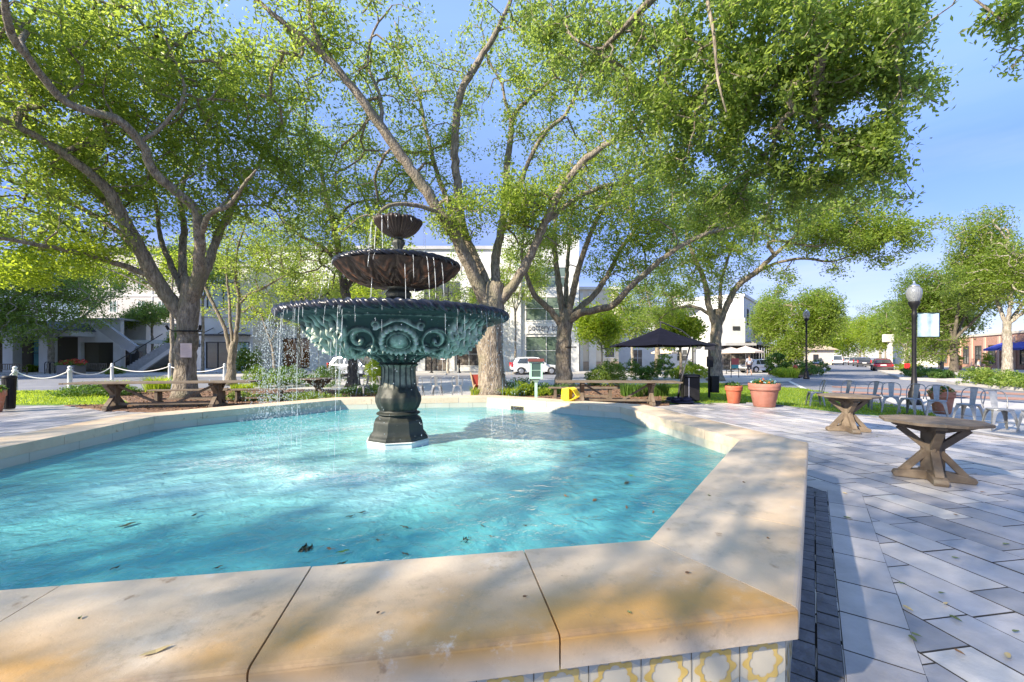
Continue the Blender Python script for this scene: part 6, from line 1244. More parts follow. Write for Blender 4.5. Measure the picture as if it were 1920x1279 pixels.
# --- rope bollards on the left
bolls = [(-35, 742, 1.18), (28, 733, 1.16), (131, 731, 1.2), (210, 712, 1.12), (318, 712, 1.1), (421, 713, 1.1)]; tops = []
bol0 = None
for i, (u, v, h) in enumerate(bolls):
    p_ = G(u, v); 
    if bol0 is None:
        t = thing('bollard', 'white post of the rope fence just outside the left edge', 'bollard', tuple(p_), 0, 'white rope-fence posts'); bol0 = t
        b = B(); b.lathe([(.11, 0), (.10, .02), (.085, .9), (.11, .93), (.11, .98), (.08, 1.0), (.06, 1.03), (.09, 1.08), (.085, 1.13), (.03, 1.18)], 16); b.build('post', WHITE, t, True)
        b = B(); b.tube([(-.12, 0, .955), (.12, 0, .955)], .02, 8); b.build('rope_ring', CHROME, t)
    else: t = dup(bol0, tuple(p_), None, ['', 'white rope-fence post above the black slatted bin at the left', 'nearest white rope-fence post, above the left end of the long table', 'white rope-fence post in front of the outdoor stair', 'white rope-fence post just left of the oak with the notice', 'white rope-fence post right of the oak with the notice'][i])
    tops.append(p_ + np.array([0, 0, .955]))
for i in range(5):
    a, c = tops[i], tops[i + 1]; tt = np.linspace(0, 1, 16)[:, None]; pts = a * (1 - tt) + c * tt; pts[:, 2] -= (4 * tt * (1 - tt))[:, 0] * .38
    b = B(); b.tube(pts, .03, 8); o = b.build('rope', M('white_rope', (.72, .70, .66), .8), None, True); tag(o, ['sagging white rope leading off the left edge', 'sagging white rope between the slatted bin and the nearest post', 'white rope from the nearest post towards the stair', 'white rope between the stair and the oak with the notice', 'white rope passing behind the oak with the notice'][i], 'rope', 'ropes hung between the white posts')
# --- notice and strap on the oak
nb_ = P(349, 657, 15.50); o = thing('paper_notice', 'pale pink paper notice pinned to the trunk of the left oak', 'notice', tuple(nb_), R_(8)); b = B(); b.box(-.19, .19, -.012, .012, -.26, .26); b.build('sheet', M('pink_paper', (.66, .50, .44), .7, c2=(.70, .55, .49), scale=6), o)
b = B()
for k in range(7): b.box(-.13, .13 - (.05 if k % 3 == 2 else 0), -.0145, -.0125, .16 - k * .05, .168 - k * .05)
b.build('printed_lines', M('faint_print', (.45, .33, .30), .7), o)
st_ = P(351, 621, 16); o = thing('trunk_strap', 'dark strap with two small spotlights round the trunk of the left oak', 'strap', (st_[0], st_[1], st_[2])); b = B(); b.tube([(.45 * math.cos(a), .45 * math.sin(a), .02 * math.sin(a)) for a in np.linspace(0, 2 * math.pi, 33)], .03, 6, False); b.build('band', BLACK, o)
for s in (-1, 1): b = B(); b.tube([(s * .44, -.1, 0), (s * .60, -.15, .08)], .018, 6); b.tube([(s * .58, -.15, .04), (s * .64, -.2, .2)], .05, 10); b.build('spotlight', BLACK, o)
st2 = P(1062, 651, 22); o = thing('trunk_strap', 'thin dark strap round the trunk behind the book box', 'strap', (st2[0], st2[1], st2[2])); b = B(); b.tube([(.41 * math.cos(a), .41 * math.sin(a), 0) for a in np.linspace(0, 2 * math.pi, 33)], .025, 6, False); b.build('band', BLACK, o); b = B(); b.tube([(.4, -.08, 0), (.5, -.12, 0)], .03, 8); b.build('spotlight', BLACK, o)
# --- benches with backs, planter box at the left street side
def make_back_bench(mat, L_=1.7):
    t = thing('park_bench', 'x', 'bench')
    for i in range(4): b = B(); b.box(-L_ / 2, L_ / 2, -.25 + i * .115, -.15 + i * .115, .40, .43); b.build('seat_slat', mat, t)
    b = B(); 
    for i in range(15): x = -L_ / 2 + .06 + i * (L_ - .12) / 14; b.box(x - .025, x + .025, .22, .245, .46, .86)
    b.build('back_slats', mat, t); b = B(); b.box(-L_ / 2, L_ / 2, .215, .255, .86, .93); b.build('top_rail', mat, t)
    for s in (-1, 1):
        for y in (-.23, .21): b = B(); b.box(s * (L_ / 2 - .04) - .03, s * (L_ / 2 - .04) + .03, y, y + .05, 0, .62 if y < 0 else .93); b.build('leg', mat, t)
        b = B(); b.box(s * (L_ / 2 - .04) - .035, s * (L_ / 2 - .04) + .035, -.25, .22, .622, .65); b.build('armrest', mat, t)
    return t
pb1 = make_back_bench(WOOD, 2.6); pb1.location = (*P(15, 690, 36)[:2], .12); pb1.rotation_euler = (0, 0, math.pi + .1); pb1['label'] = 'slatted park bench seen from behind at the left edge, across the street'; pb1['group'] = 'park benches across the street'
dup(pb1, (*P(172, 690, 38)[:2], .12), -.15, 'park bench by the box of red flowers, facing the street')
pbx = thing('planter_box', 'grey square planter filled with red and yellow flowers across the street', 'planter', (*P(134, 690, 36.5)[:2], .12)); b = B(); b.prism([(-.75, -.5), (.75, -.5), (.75, .5), (-.75, .5)], 0, .8); b.build('box', M('grey_planter', (.18, .16, .15), .8), pbx, bevel=.03); V, tn = leaves(ball(rng(3), 60, (0, 0, .95), (1.2, .6, .25)), 24, .2, .14, 4); quadmesh('foliage', V, BUSHY, pbx, tn); V, tn = leaves(ball(rng(4), 60, (.15, 0, 1.05), (1.15, .6, .25)), 14, .15, .12, 5); quadmesh('blossom', V, M('red_bloom', (.50, .05, .03), .6), pbx, tn)
# black railings/newspaper rack left
nr_ = thing('bike_rack', 'black hoop rack beside the pale trunk at the far left', 'rack', (*P(84, 692, 38)[:2], .12)); 
for k in range(2): b = B(); b.tube(bend([(k * .5, 0, 0), (k * .5, 0, .9), (k * .5 + .2, 0, 1.05), (k * .5 + .4, 0, .9), (k * .5 + .4, 0, 0)]), .03, 8); b.build('hoop', BLACK, nr_)
# --- small signpost near the door, bollards
sp_ = thing('sign_post', 'small white and red notice on a thin post in front of the dark shop door', 'sign', (*P(830, 704, 38)[:2], .02)); b = B(); b.tube([(0, 0, 0), (0, 0, 2.3)], .03, 8); b.build('post', GM, sp_); b = B(); b.box(-.2, .2, -.05, -.032, 1.35, 1.95); b.build('panel', M('white_panel', (.72, .68, .68), .5), sp_); b = B(); b.box(-.11, .11, -.054, -.0505, 1.68, 1.86); b.box(-.11, .11, -.054, -.0505, 1.44, 1.60); b.build('red_mark', M('sign_red', (.5, .06, .06), .5), sp_)
lab_ = ['black cast bollard left of the small notice', 'black cast bollard right of the small notice']
for i, u in enumerate((809, 861)):
    t = thing('bollard', lab_[i], 'bollard', (*P(u, 701, 40)[:2], .02), 0, 'black cast bollards before the shop'); b = B(); b.lathe([(.22, 0), (.22, .1), (.12, .2), (.09, .35), (.08, 1.0), (.12, 1.05), (.12, 1.15), (.07, 1.2), (.09, 1.3), (.02, 1.4)], 14); b.build('post', BLACK, t, True)
# --- cafe: parasols, menu board, people, tables
def make_parasol(R=1.3, z=2.1):
    t = thing('parasol', 'x', 'parasol'); b = B(); n = 8; V = [(R * math.cos(k * math.pi / 4), R * math.sin(k * math.pi / 4), z) for k in range(8)] + [(0, 0, z + .55)] + [(R * math.cos(k * math.pi / 4), R * math.sin(k * math.pi / 4), z - .15) for k in range(8)]
    b.add(V, [(k, (k + 1) % 8, 8) for k in range(8)] + [(k, 9 + k, 9 + (k + 1) % 8, (k + 1) % 8) for k in range(8)]); b.build('canopy', M('beige_canvas', (.60, .50, .42), .8), t)
    b = B(); b.tube([(0, 0, 0), (0, 0, z + .6)], .03, 8); b.build('pole', GM, t); b = B(); b.lathe([(.3, 0), (.3, .06), (.05, .1), (.05, .3)], 16); b.build('base', DKMET, t); return t
pr = make_parasol(1.6, 2.15); pr.location = (*P(1398, 700, 42)[:2], .03); pr['label'] = 'beige parasol above the outdoor cafe, right of the lawn oak'; pr['group'] = 'beige parasols'
dup(pr, (*P(1370, 698, 46)[:2], .03), .3, 'beige parasol partly hidden behind the lawn oak trunk'); dup(pr, (*P(1245, 700, 50)[:2], .03), .2, 'beige parasol seen under the navy umbrella')
mb = thing('menu_board', 'red and teal menu board on thin legs beside the walking person', 'sign', (*P(1378, 706, 33)[:2], .02)); b = B(); b.beam((-.3, 0, 0), (-.25, 0, 1.5), .04, .04); b.beam((.3, 0, 0), (.25, 0, 1.5), .04, .04); b.build('legs', DKMET, mb); b = B(); b.box(-.28, .28, -.05, -.022, 1.0, 1.5); b.build('red_panel', M('board_red', (.55, .10, .08), .5), mb); b = B(); b.box(-.28, .28, -.05, -.022, .72, .997); b.build('teal_panel', M('board_teal', (.12, .42, .38), .5), mb)
# cafe tables with chairs beyond the path
ct = thing('cafe_table', 'small round cafe table in front of the corner colonnade', 'table', (*P(1362, 700, 40)[:2], .03)); b = B(); b.lathe([(.4, .72), (.4, .75)], 20); b.build('top', DKMET, ct); b = B(); b.lathe([(.25, 0), (.04, .04), (.04, .72)], 12); b.build('leg', DKMET, ct)
# --- people: one skinned surface each, clothing as separate meshes
def person(label, loc, rz, stride=.18, sit=False, shirt=(.62, .62, .66), short=(.03, .03, .05), skin=(.45, .28, .20), H=1.72):
    root = thing('person', label, 'person', loc, rz); k = H / 1.72
    if sit: hip, kn, an = .50, (.47, -.42), (.08, -.42)
    J = {'pelvis': (0, 0, .95), 'chest': (0, .02, 1.28), 'neck': (0, .01, 1.47), 'head0': (0, -.01, 1.56), 'head': (0, -.01, 1.66)}
    vs = [(0, 0, .93), (0, .01, 1.10), (0, .015, 1.32), (0, .005, 1.47), (0, -.005, 1.56), (0, -.01, 1.66)]; rad = [(.15, .11), (.13, .10), (.165, .11), (.055, .055), (.078, .088), (.072, .085)]; ed = [(0, 1), (1, 2), (2, 3), (3, 4), (4, 5)]
    if sit: vs = [(x, y, z - .43) for x, y, z in vs]
    for s in (-1, 1):
        b_ = len(vs); y1 = s * stride
        if sit: leg = [(s * .09, 0, .48), (s * .11, -.42, .49), (s * .11, -.44, .10), (s * .11, -.56, .04)]
        else: leg = [(s * .09, 0, .86), (s * .10, -y1 * .5 - .02, .48), (s * .10, -y1 * 1.0 + .03, .09), (s * .11, -y1 * 1.0 - .10, .04)]
        vs += leg; rad += [(.085, .09), (.055, .058), (.038, .04), (.035, .03)]; ed += [(0, b_), (b_, b_ + 1), (b_ + 1, b_ + 2), (b_ + 2, b_ + 3)]
        b_ = len(vs); dz = -.43 if sit else 0; vs += [(s * .19, .01, 1.41 + dz), (s * .25, .02 + y1 * .2, 1.13 + dz), (s * .25, -.10 + y1 * .5, .90 + dz), (s * .245, -.13 + y1 * .55, .82 + dz)]; rad += [(.055, .055), (.042, .042), (.030, .030), (.032, .022)]; ed += [(2, b_), (b_, b_ + 1), (b_ + 1, b_ + 2), (b_ + 2, b_ + 3)]
    def skinmesh(name, idx, grow, mat, lv=2):
        m_ = {j: i for i, j in enumerate(idx)}; me = bpy.data.meshes.new(name); me.from_pydata([tuple(c * k for c in vs[j]) for j in idx], [(m_[a], m_[c]) for a, c in ed if a in m_ and c in m_], []); me.materials.append(mat)
        o = bpy.data.objects.new(name, me); COL.objects.link(o); o.parent = root; ALLCH.setdefault(root.name, []).append(o); sk_ = o.modifiers.new('skin', 'SKIN')
        for i, j in enumerate(idx): me.skin_vertices[0].data[i].radius = ((rad[j][0] + grow) * k, (rad[j][1] + grow) * k)
        me.skin_vertices[0].data[0].use_root = True; sb = o.modifiers.new('sub', 'SUBSURF'); sb.levels = lv; sb.render_levels = lv; return o
    skm = M('skin', skin, .6); skinmesh('body', list(range(len(vs))), 0, skm)
    skinmesh('shirt', [0, 1, 2, 10, 11, 18, 19] if False else [0, 1, 2] + [i for i in range(len(vs)) if i in (10, 11, 18, 19)], .022, M('shirt_%d' % int(shirt[0] * 100), shirt, .8))
    skinmesh('shorts', [0, 6, 7, 14, 15], .026, M('shorts_%d' % int(short[2] * 100), short, .8))
    hz = 1.68 - (.43 if sit else 0); b = B(); b.lathe([(.085, -.04), (.098, .02), (.085, .075), (.05, .105), (.005, .115)], 16, c=(0, .012, hz)); b.build('hair', M('brown_hair', (.06, .035, .02), .8), root, True)
    b = B(); b.tube([(0, -.085, 1.645 - (.43 if sit else 0)), (0, -.112, 1.632 - (.43 if sit else 0))], [.010, .014], 6)
    b.build('nose', skm, root, True); return root
person('person in a white shirt and black shorts walking away on the path', (*P(1405, 706, 37)[:2], .02), R_(170), .2)
person('person in a pale blue shirt standing outside the brick shop', (*P(1761, 704, 50)[:2], .13), R_(20), .03, shirt=(.50, .54, .66), short=(.04, .05, .10))
person('person in white seated outside the brick shop', (*P(1835, 706, 44)[:2], .13), R_(30), sit=True, shirt=(.63, .62, .60), short=(.05, .05, .05))
sc_ = dup(ch0, (*P(1835, 706, 44)[:2], .13), R_(30) , 'chair carrying the seated person outside the brick shop'); sc_['group'] = 'cafe chairs outside the brick shop'
# yellow shrubs in pots outside brick shop, red postbox
for i, (u, Y, lab) in enumerate(((1797, 50, 'yellow-green potted shrub left of the dark shop doorway'), (1852, 47, 'taller yellow-green potted shrub right of the dark shop doorway'))):
    t = thing('potted_shrub', lab, 'shrub', (*P(u, 700, Y)[:2], .13)); b = B(); b.lathe([(.25, 0), (.34, .5), (.3, .5)], 18); b.build('pot', TERRA, t, True); V, tn = leaves(ball(rng(70 + i), 60, (0, 0, 1.1 + .2 * i), (.45 + .1 * i, .45, .65 + .2 * i)), 26, .18, .12, 70 + i); quadmesh('foliage', V, LEAFY, t, tn)
rb = thing('red_box', 'small red box on a short stand at the kerb beside the banner lamp post', 'box', (*P(1701, 700, 38)[:2], .1)); b = B(); b.box(-.16, .16, -.14, .14, .35, .95); b.build('body', M('box_red', (.55, .02, .02), .45), rb, bevel=.03); b = B(); b.box(-.05, .05, -.05, .05, 0, .35); b.build('leg', DKMET, rb)
wp = thing('white_post', 'tall white post with a square white head on the right side of the street', 'post', (*P(1669, 694, 50)[:2], .1)); b = B(); b.box(-.16, .16, -.16, .16, 0, 3.3); b.build('post', WHITE, wp); b = B(); b.box(-.75, .28, -.25, .25, 3.3, 4.2); b.build('head', WHITE, wp, bevel=.04)
# --- cars
def make_car(name, label, paint, kind='suv', L_=4.6, W_=1.85, H_=1.62):
    t = thing(name, label, 'car'); suv = kind != 'sedan'
    belt = .98 if suv else .86
    low = [(-.5, .42), (-.5, .75), (-.485, belt - .05), (-.30, belt + .0), (0, belt - .01), (.2, belt - .03), (.33, belt - .08), (.46, belt - .20), (.495, belt - .32), (.5, .45), (.47, .26), (-.47, .26)]
    def sec(pts, wfun, mat, nm, par, bev=.03, smooth=True):
        n = len(pts); V = []
        for s in (-1, -.92, .92, 1):
            for (x, z) in pts: V.append((x * L_ * (1 if abs(s) < .95 else .985), s * wfun(x, z), z if abs(s) < .95 else z - (.02 if z > .6 else -.02)))
        b = B(); b.add(V, [(i * n + j, i * n + (j + 1) % n, (i + 1) * n + (j + 1) % n, (i + 1) * n + j) for i in range(3) for j in range(n)] + [tuple(range(n - 1, -1, -1)), tuple(range(3 * n, 4 * n))]); return b.build(nm, mat, par, bevel=bev)
    body = sec(low, lambda x, z: W_ / 2 * (1 - .10 * abs(2 * x) ** 3), paint, 'body', t)
    if suv: gh = [(-.475, belt - .01), (-.44, belt + .30), (-.40, H_ - .08), (-.30, H_ - .005), (-.05, H_), (.06, H_ - .05), (.22, belt - .02)]
    else: gh = [(-.40, belt), (-.26, H_ - .06), (-.12, H_), (.04, H_ - .02), (.10, H_ - .08), (.26, belt - .03)]
    def wg(x, z): return W_ / 2 * (.94 - .26 * max(0, (z - belt)) / (H_ - belt))
    roofp = [(x, z) for x, z in gh]; sec(roofp, lambda x, z: wg(x, z), paint, 'roof', t, .02)
    # glass: slightly proud panels on the cabin sides, rear and front
    def panel(P4, nm='window'):
        b = B(); b.add(P4, [tuple(range(len(P4)))]); o = b.build(nm, GLASSD, t); s_ = o.modifiers.new('s', 'SOLIDIFY'); s_.thickness = .012; s_.offset = 0; return o
    for s in (-1, 1):
        def pp(x, z): return (x * L_, s * (wg(x, z) + .006), z)
        a0_, a1_ = (-.40, -.33) if suv else (-.29, -.235); top = H_ - .10
        panel([pp(a0_ + .01, belt + .06), pp(-.17, belt + .04), pp(-.17, top), pp(a1_, top - .03)])
        panel([pp(-.155, belt + .04), pp(.02, belt + .03), pp(.02, top), pp(-.155, top)])
        panel([pp(.035, belt + .03), pp(.185, belt + .02), pp(.085, top - .06), pp(.035, top)])
        for x in (-.305, .305):
            w_ = B(); rr = .34; y0, y1 = s * (W_ / 2 - .20), s * (W_ / 2 + .012)
            w_.tube([(x * L_, y0, rr), (x * L_, y1 - s * .03, rr), (x * L_, y1, rr)], [rr, rr, rr * .93], 24); wh = w_.build('wheel', RUBBER, t)
            r_ = B(); r_.tube([(x * L_, y1, rr), (x * L_, y1 + s * .012, rr)], [rr * .62, rr * .55], 16); r_.build('rim', CHROME, wh)
            a_ = B(); n = 14; V = []
            for i in range(n + 1): th = math.pi * i / n; V += [(x * L_ + (rr + .07) * math.cos(th), s * (W_ / 2 * .985 + .004), rr + (rr + .05) * math.sin(th) - .02), (x * L_ + (rr - .02) * math.cos(th), s * (W_ / 2 * .985 + .006), rr + (rr - .02) * math.sin(th) - .02)]
            a_.add(V, [(2 * i, 2 * i + 1, 2 * i + 3, 2 * i + 2) for i in range(n)]); a_.build('wheel_arch', DKMET, t)
    xb = -.5 * L_; gx = [(x * L_, z) for x, z in gh]
    (x0, z0), (x1, z1) = gx[0], gx[2 if suv else 1]; nrm = .012
    panel([(x0 * .99 - .03, -W_ * .38, z0 + .08), (x0 * .99 - .03, W_ * .38, z0 + .08), (x1 - .03, W_ * .33, z1 - .04), (x1 - .03, -W_ * .33, z1 - .04)], 'rear_window')
    (x0, z0), (x1, z1) = gx[-1], gx[-2]
    panel([(x0 - .02, -W_ * .40, z0 + .06), (x0 - .02, W_ * .40, z0 + .06), (x1 + .06, W_ * .33, z1 - .01), (x1 + .06, -W_ * .33, z1 - .01)], 'windscreen')
    TL = M('tail_light', (.50, .015, .015), .2); HL = M('head_light', (.75, .77, .80), .1)
    for s in (-1, 1):
        b = B(); h0 = .80 if suv else .68; b.box(xb - .02, xb + .14, s * (W_ / 2 * .88) - .06, s * (W_ / 2 * .88) + .06 + .015, h0 - .08, h0 + (.34 if suv else .10)); b.build('tail_light', TL, t, bevel=.02)
        b = B(); b.box(-xb - .26, -xb - .02, s * W_ * .36 - .15, s * W_ * .36 + .12, belt - .36, belt - .24); b.build('headlight', HL, t, bevel=.02)
        b = B(); b.box(.16 * L_, .19 * L_, s * (W_ / 2 + .02), s * (W_ / 2 + .18), belt + .0, belt + .12); b.build('mirror', paint, t, bevel=.02)
    b = B(); b.box(xb - .03, xb + .01, -.26, .26, .62, .76); b.build('number_plate', WHITE, t); b = B(); b.box(xb - .035, xb + .2, -W_ * .46, W_ * .46, .3, .48); b.build('bumper', DKMET, t, bevel=.02)
    return t
CW_ = M('white_car_paint', (.74, .75, .76), .25, coat=1); CS = M('silver_car_paint', (.45, .47, .50), .3, .5, coat=1); CR = M('dark_red_paint', (.16, .012, .03), .25, coat=1); CB = M('blue_car_paint', (.02, .05, .14), .3, coat=1); CK = M('black_car_paint', (.02, .02, .025), .25, coat=1); CG = M('grey_car_paint', (.12, .13, .14), .3, .4, coat=1)
c1 = make_car('parked_car', 'white car parked before the signed white shop, behind the book box', CW_); p_ = G(1003, 702); c1.location = (p_[0], p_[1], .0); c1.rotation_euler = (0, 0, R_(6))
c2 = make_car('parked_car', 'silver-white car parked left of the fountain column, above the hedge', CS, 'suv', 4.8, 1.9, 1.66); p_ = G(672, 706); c2.location = (p_[0], p_[1], .0); c2.rotation_euler = (0, 0, R_(-16))
def street_pos(u, v): return tuple(G(u, v)[:2]) + (0.0,)
sa_ = math.atan2(SD[1], SD[0])
c3 = make_car('parked_car', 'dark red saloon parked nearest on the right side of the street', CR, 'sedan', 4.7, 1.85, 1.46); c3.location = street_pos(1653, 695); c3.rotation_euler = (0, 0, sa_ + .02)
for (u, v, mt, kd, lab) in ((1620, 688, CK, 'suv', 'black car parked just beyond the dark red saloon'), (1611, 686.2, CG, 'suv', 'grey car parked third in the right-hand street row'), (1601, 684.5, CS, 'sedan', 'silver car farther along the right-hand street row'), (1571, 684.5, CW_, 'van', 'white van driving in the middle of the street'), (1533, 684, CB, 'suv', 'dark blue pickup-like car on the left side of the far street'), (1590, 682.8, CW_, 'suv', 'white car small beyond the silver car'), (1556, 681.8, CG, 'suv', 'small grey car left of the white van far away')):
    c = make_car('parked_car', lab, mt, 'suv' if kd == 'van' else kd, 4.7, 1.9, 2.0 if kd == 'van' else 1.6); c.location = street_pos(u, v); c.rotation_euler = (0, 0, sa_ + (0 if u > 1560 else math.pi))
c8 = make_car('parked_car', 'white car parked at the near kerb of the lawn path', CW_, 'sedan', 4.5, 1.8, 1.42); c8.location = (*P(1425, 700, 44)[:2], .0); c8.rotation_euler = (0, 0, R_(15))
# ================================================================ PLANTING
def hedge(label, pts, w_, h, n, mat=None, seed=0, z0=.05, leaf=.09, name='hedge', cat='hedge', nl=26, rad=.17):
    pts = [np.array(p_[:2]) for p_ in pts]; g_ = rng(seed); seg = [np.linalg.norm(pts[i + 1] - pts[i]) for i in range(len(pts) - 1)]; tot = sum(seg); C = []
    for i in range(len(seg)):
        m_ = max(1, int(n * seg[i] / tot)); t_ = g_.random(m_)[:, None]; c = pts[i] * (1 - t_) + pts[i + 1] * t_; d = (pts[i + 1] - pts[i]) / seg[i]; nr_ = np.array([-d[1], d[0]])
        off = (g_.random(m_) - .5) * w_; z = z0 + h * g_.random(m_) ** .7 * (1 - .35 * (2 * off / w_) ** 2) * (.85 + .3 * np.sin(c[:, 0] * 2.1 + seed)); C.append(np.column_stack([c + nr_ * off[:, None], z]))
    C = np.vstack(C); V, tn = leaves(C, nl, rad, leaf, seed + 1); base = np.array([*pts[0], 0]); o = quadmesh(name, V, mat or BUSH, None, tn, off=base); o.location = base; return tag(o, label, cat)
hedge('leafy green hedge behind the pedestal table, left of the fountain', [G(500, 722), G(560, 724), G(640, 726)], 1.6, 1.05, 330, seed=3, leaf=.10)
hedge('tall light green shrub just left of the fountain column', [G(700, 722), G(722, 724)], 1.2, 1.7, 190, LEAFY, 4, leaf=.11)
hedge('variegated pale shrub at the right end of the left long table', [G(470, 727), G(530, 728)], 1.3, .95, 150, BUSHY, 5, leaf=.10)
hedge('low dark ground-cover hedge under the left long table', [G(115, 745), G(250, 742)], 1.5, .42, 230, BUSH, 6, leaf=.08)
hedge('green planting round the book box and the oak behind it', [G(905, 741), G(985, 742), G(1060, 738)], 1.6, .55, 270, BUSH, 7, leaf=.09)
hedge('bright yellow-green plants left of the book box', [G(965, 744), G(1030, 743)], .8, .5, 70, LEAFY, 8, leaf=.10)
hedge('bushy light shrub with pale flowers right of the third oak', [G(1105, 724), G(1170, 726)], 2.0, 1.25, 260, BUSHY, 9, leaf=.10)
hedge('rounded green shrubs before the pale house', [G(1180, 712), G(1255, 712)], 2.2, 1.5, 260, BUSH, 10, leaf=.13)
hedge('bright shrub row behind the litter bin', [G(1255, 710), G(1330, 709)], 1.6, 1.1, 200, LEAFY, 11, leaf=.13)
hedge('round green bush left of the hydrant', [G(1452, 706), G(1462, 706)], 2.6, 1.7, 160, BUSH, 12, leaf=.14, z0=.1)
hedge('low bright bed of plants beside the hydrant', [G(1450, 708), G(1487, 708)], 1.2, .6, 110, LEAFY, 13, leaf=.12, z0=.1)
hedge('green clipped hedge around the distant lamp post', [G(1500, 706), G(1532, 703)], 2.0, 1.2, 190, BUSH, 14, leaf=.13, z0=.1)
hedge('long clipped hedge at the right edge along the kerb', [G(1812, 722), G(1870, 726), G(1925, 731), G(2080, 746)], 1.9, .85, 700, BUSHY, 15, leaf=.11, z0=.12)
hedge('clipped hedge on the kerb corner right of the banner lamp post', [G(1722, 709), G(1752, 712), G(1780, 713)], 2.2, 1.0, 360, BUSH, 16, leaf=.12, z0=.12)
hedge('leafy plant clump under the far left street tree', [G(55, 700), G(66, 700)], 1.2, 1.1, 60, LEAFY, 17, leaf=.16, z0=.12)
hedge('dark evergreen mass beside the outdoor stair', [P(300, 690, 44), P(338, 690, 44)], 1.8, 4.4, 240, LEAFD, 18, leaf=.2, z0=.12, rad=.4)
hedge('dark shrubs hiding the teal shopfront right of the slim tree', [P(450, 690, 40), P(482, 690, 40)], 1.6, 3.2, 170, LEAFD, 19, leaf=.2, z0=.12, rad=.35)
hedge('low green plants at the foot of the dark-trunked tree', [G(640, 742), G(760, 745)], 1.0, .4, 110, BUSH, 20, leaf=.08)
hedge('speckled low plants in the mulch below the pedestal table', [G(430, 752), G(640, 755)], 1.0, .25, 190, BUSHY, 23, leaf=.07)
hedge('round dark topiary ball in front of the low white shop', [P(205, 698, 37), P(222, 698, 37)], 1.4, .9, 60, LEAFD, 22, leaf=.14, z0=.12)
hedge('bright green hedge along the far street trees', [G(1690, 694), G(1715, 702)], 1.5, .8, 90, LEAFY, 24, leaf=.16, z0=.13)
def grass_clump(label, c, r, n, h, seed, mat=LEAFY, name='ornamental_grass', cat='grass clump'):
    g_ = rng(seed); a = g_.random(n) * 6.28; rr_ = r * g_.random(n) ** .5; x = c[0] + rr_ * np.cos(a); y = c[1] + rr_ * np.sin(a); hh = h * (.6 + .6 * g_.random(n)); lean = hh * (.25 + .5 * g_.random(n)); la = a + g_.normal(size=n) * .8; wd = .008 + .006 * g_.random(n)
    z = np.zeros(n) + .04; px_, py_ = -np.sin(la) * wd, np.cos(la) * wd; dx, dy = np.cos(la) * lean, np.sin(la) * lean
    A = np.stack([x - px_, y - py_, z], 1); Bq = np.stack([x + px_, y + py_, z], 1); m1 = np.stack([x + dx * .35 + px_, y + dy * .35 + py_, z + hh * .7], 1); m2 = np.stack([x + dx * .35 - px_, y + dy * .35 - py_, z + hh * .7], 1); tp = np.stack([x + dx, y + dy, z + hh * .92], 1)
    V = np.concatenate([np.stack([A, Bq, m1, m2], 1), np.stack([m2, m1, tp, tp + 1e-4], 1)]); base = np.array([c[0], c[1], 0]); o = quadmesh(name, V, mat, None, np.tile(g_.random(n), 2), off=base); o.location = base; return tag(o, label, cat)
gi = [(215, 738, .55, 'strappy grass clump left of the oak with the notice'), (295, 736, .7, 'tall bright grass clump just left of the oak with the notice'), (455, 734, .35, 'small grass clump right of the slim tree'), (905, 745, .4, 'spiky grass at the foot of the big oak, left side'), (950, 746, .4, 'spiky grass at the foot of the big oak, right side'), (1185, 745, .55, 'blue-green grass clump behind the right long table'), (1230, 744, .55, 'blue-green grass clump by the umbrella pole'), (1478, 709, .8, 'feathery yellow grass by the hydrant')]
for i, (u, v, h, lab) in enumerate(gi):
    p_ = G(u, v); grass_clump(lab, p_, .45 + .2 * (v < 720), 420, h, 200 + i, BUSH if i in (5, 6) else LEAFY)
# lawn blades and mulch litter: nobody could count them
def scatter_in(poly, n, seed):
    g_ = rng(seed); xs_ = [p_[0] for p_ in poly]; ys = [p_[1] for p_ in poly]; out = []
    while len(out) < n:
        x = min(xs_) + (max(xs_) - min(xs_)) * g_.random(); y = min(ys) + (max(ys) - min(ys)) * g_.random()
        if inpoly(x, y, poly): out.append((x, y, 0))
    return np.array(out)
def blades(name, label, poly, n, h, seed, mat, z0=.03):
    g_ = rng(seed); c = scatter_in(poly, n, seed); a = g_.random(n) * 6.28; w_ = .012; hh = h * (.5 + g_.random(n)); px_, py_ = np.cos(a) * w_, np.sin(a) * w_; lx, ly = g_.normal(size=n) * hh * .4, g_.normal(size=n) * hh * .4
    V = np.stack([np.stack([c[:, 0] - px_, c[:, 1] - py_, np.full(n, z0)], 1), np.stack([c[:, 0] + px_, c[:, 1] + py_, np.full(n, z0)], 1), np.stack([c[:, 0] + lx + px_ * .2, c[:, 1] + ly + py_ * .2, z0 + hh], 1), np.stack([c[:, 0] + lx - px_ * .2, c[:, 1] + ly - py_ * .2, z0 + hh], 1)], 1)
    return tag(quadmesh(name, V, mat, None, g_.random(n)), label, 'grass', None, 'stuff')
blades('grass', 'short sunlit green grass of the right-hand lawn', LWN, 26000, .05, 31, LEAFY)
blades('grass', 'short grass of the small lawn at the left', uv([(-60, 760), (120, 760), (250, 762), (210, 741), (110, 734), (-60, 734)]), 9000, .05, 32, LEAFY)
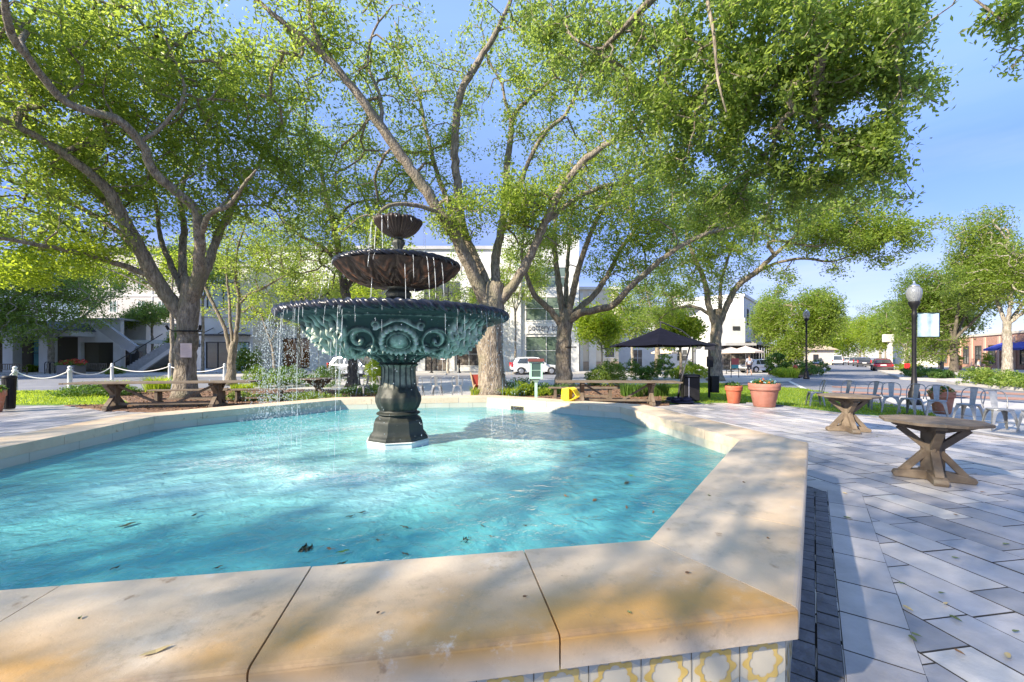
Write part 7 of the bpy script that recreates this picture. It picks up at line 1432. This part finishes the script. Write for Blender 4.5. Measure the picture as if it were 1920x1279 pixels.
for i, pl_ in enumerate(([(120, 762), (200, 772), (640, 776), (770, 776), (770, 742), (640, 733), (400, 729), (210, 736), (250, 760)], [(880, 776), (1060, 774), (1255, 762), (1250, 724), (1100, 722), (900, 731)])):
    c = scatter_in(uv(pl_), 5200, 41 + i); c[:, 2] = .055; V, tn = leaves(c, 1, .02, .09, 43 + i, flat=.3, up=1.5); tag(quadmesh('leaf_litter', V, M('litter', (.30, .17, .09), .8, c2=(.16, .09, .05), scale=9), None, tn), 'dry brown leaves scattered on the mulch bed', 'leaf litter', None, 'stuff')

g = rng(77)
DRY = [M('dry_pale_leaf', (.55, .42, .20), .6), FLB, M('olive_leaf', (.12, .15, .05), .6)]
def fallen(x, y, z, s, mi, label, group):
    b = B(); n = 8; b.add([(s * .5 * math.cos(q_), s * .2 * math.sin(q_), .002 + .006 * abs(math.cos(q_ + 1))) for q_ in np.arange(n) * 2 * math.pi / n] + [(0, 0, .001)], [(k, (k + 1) % n, n) for k in range(n)])
    o = b.build('fallen_leaf', DRY[mi]); o.location = (x, y, z); o.rotation_euler = (0, 0, g.random() * 6); tag(o, label, 'leaf', group)
for i in range(28):
    while True:
        Y = 2.2 + 9 * g.random() ** 1.6; X = (.45 + .75 * g.random()) * Y
        if inpoly(X, Y, PLAZA) and not in_pool(X, Y, CW + .1): break
    fallen(X, Y, .034, .045 + .03 * g.random(), int(g.integers(0, 3)), 'small dry leaf lying on the grey paving', 'dry leaves scattered on the paving')
for (u, v, mi) in ((985, 1120, 1), (1290, 1075, 1), (1330, 930, 2), (1395, 905, 1), (710, 1150, 1), (150, 1160, 2), (1180, 1150, 2), (1440, 1010, 1)):
    p_ = G(u, v, ZC + .003); fallen(p_[0], p_[1], ZC + .003, .018 + .012 * g.random(), mi, 'tiny bit of leaf debris on the stone coping', 'leaf debris on the coping')
ch = bpy.data.objects.get('lettering')
if ch and ch.type == 'FONT':     # turn the sign's letters into a mesh of their own
    dg_ = bpy.context.evaluated_depsgraph_get(); me = bpy.data.meshes.new_from_object(ch.evaluated_get(dg_)); o = bpy.data.objects.new('letters', me); COL.objects.link(o); o.parent = ch.parent; o.location = ch.location; o.rotation_euler = ch.rotation_euler; o.scale = ch.scale
    bpy.data.objects.remove(ch)
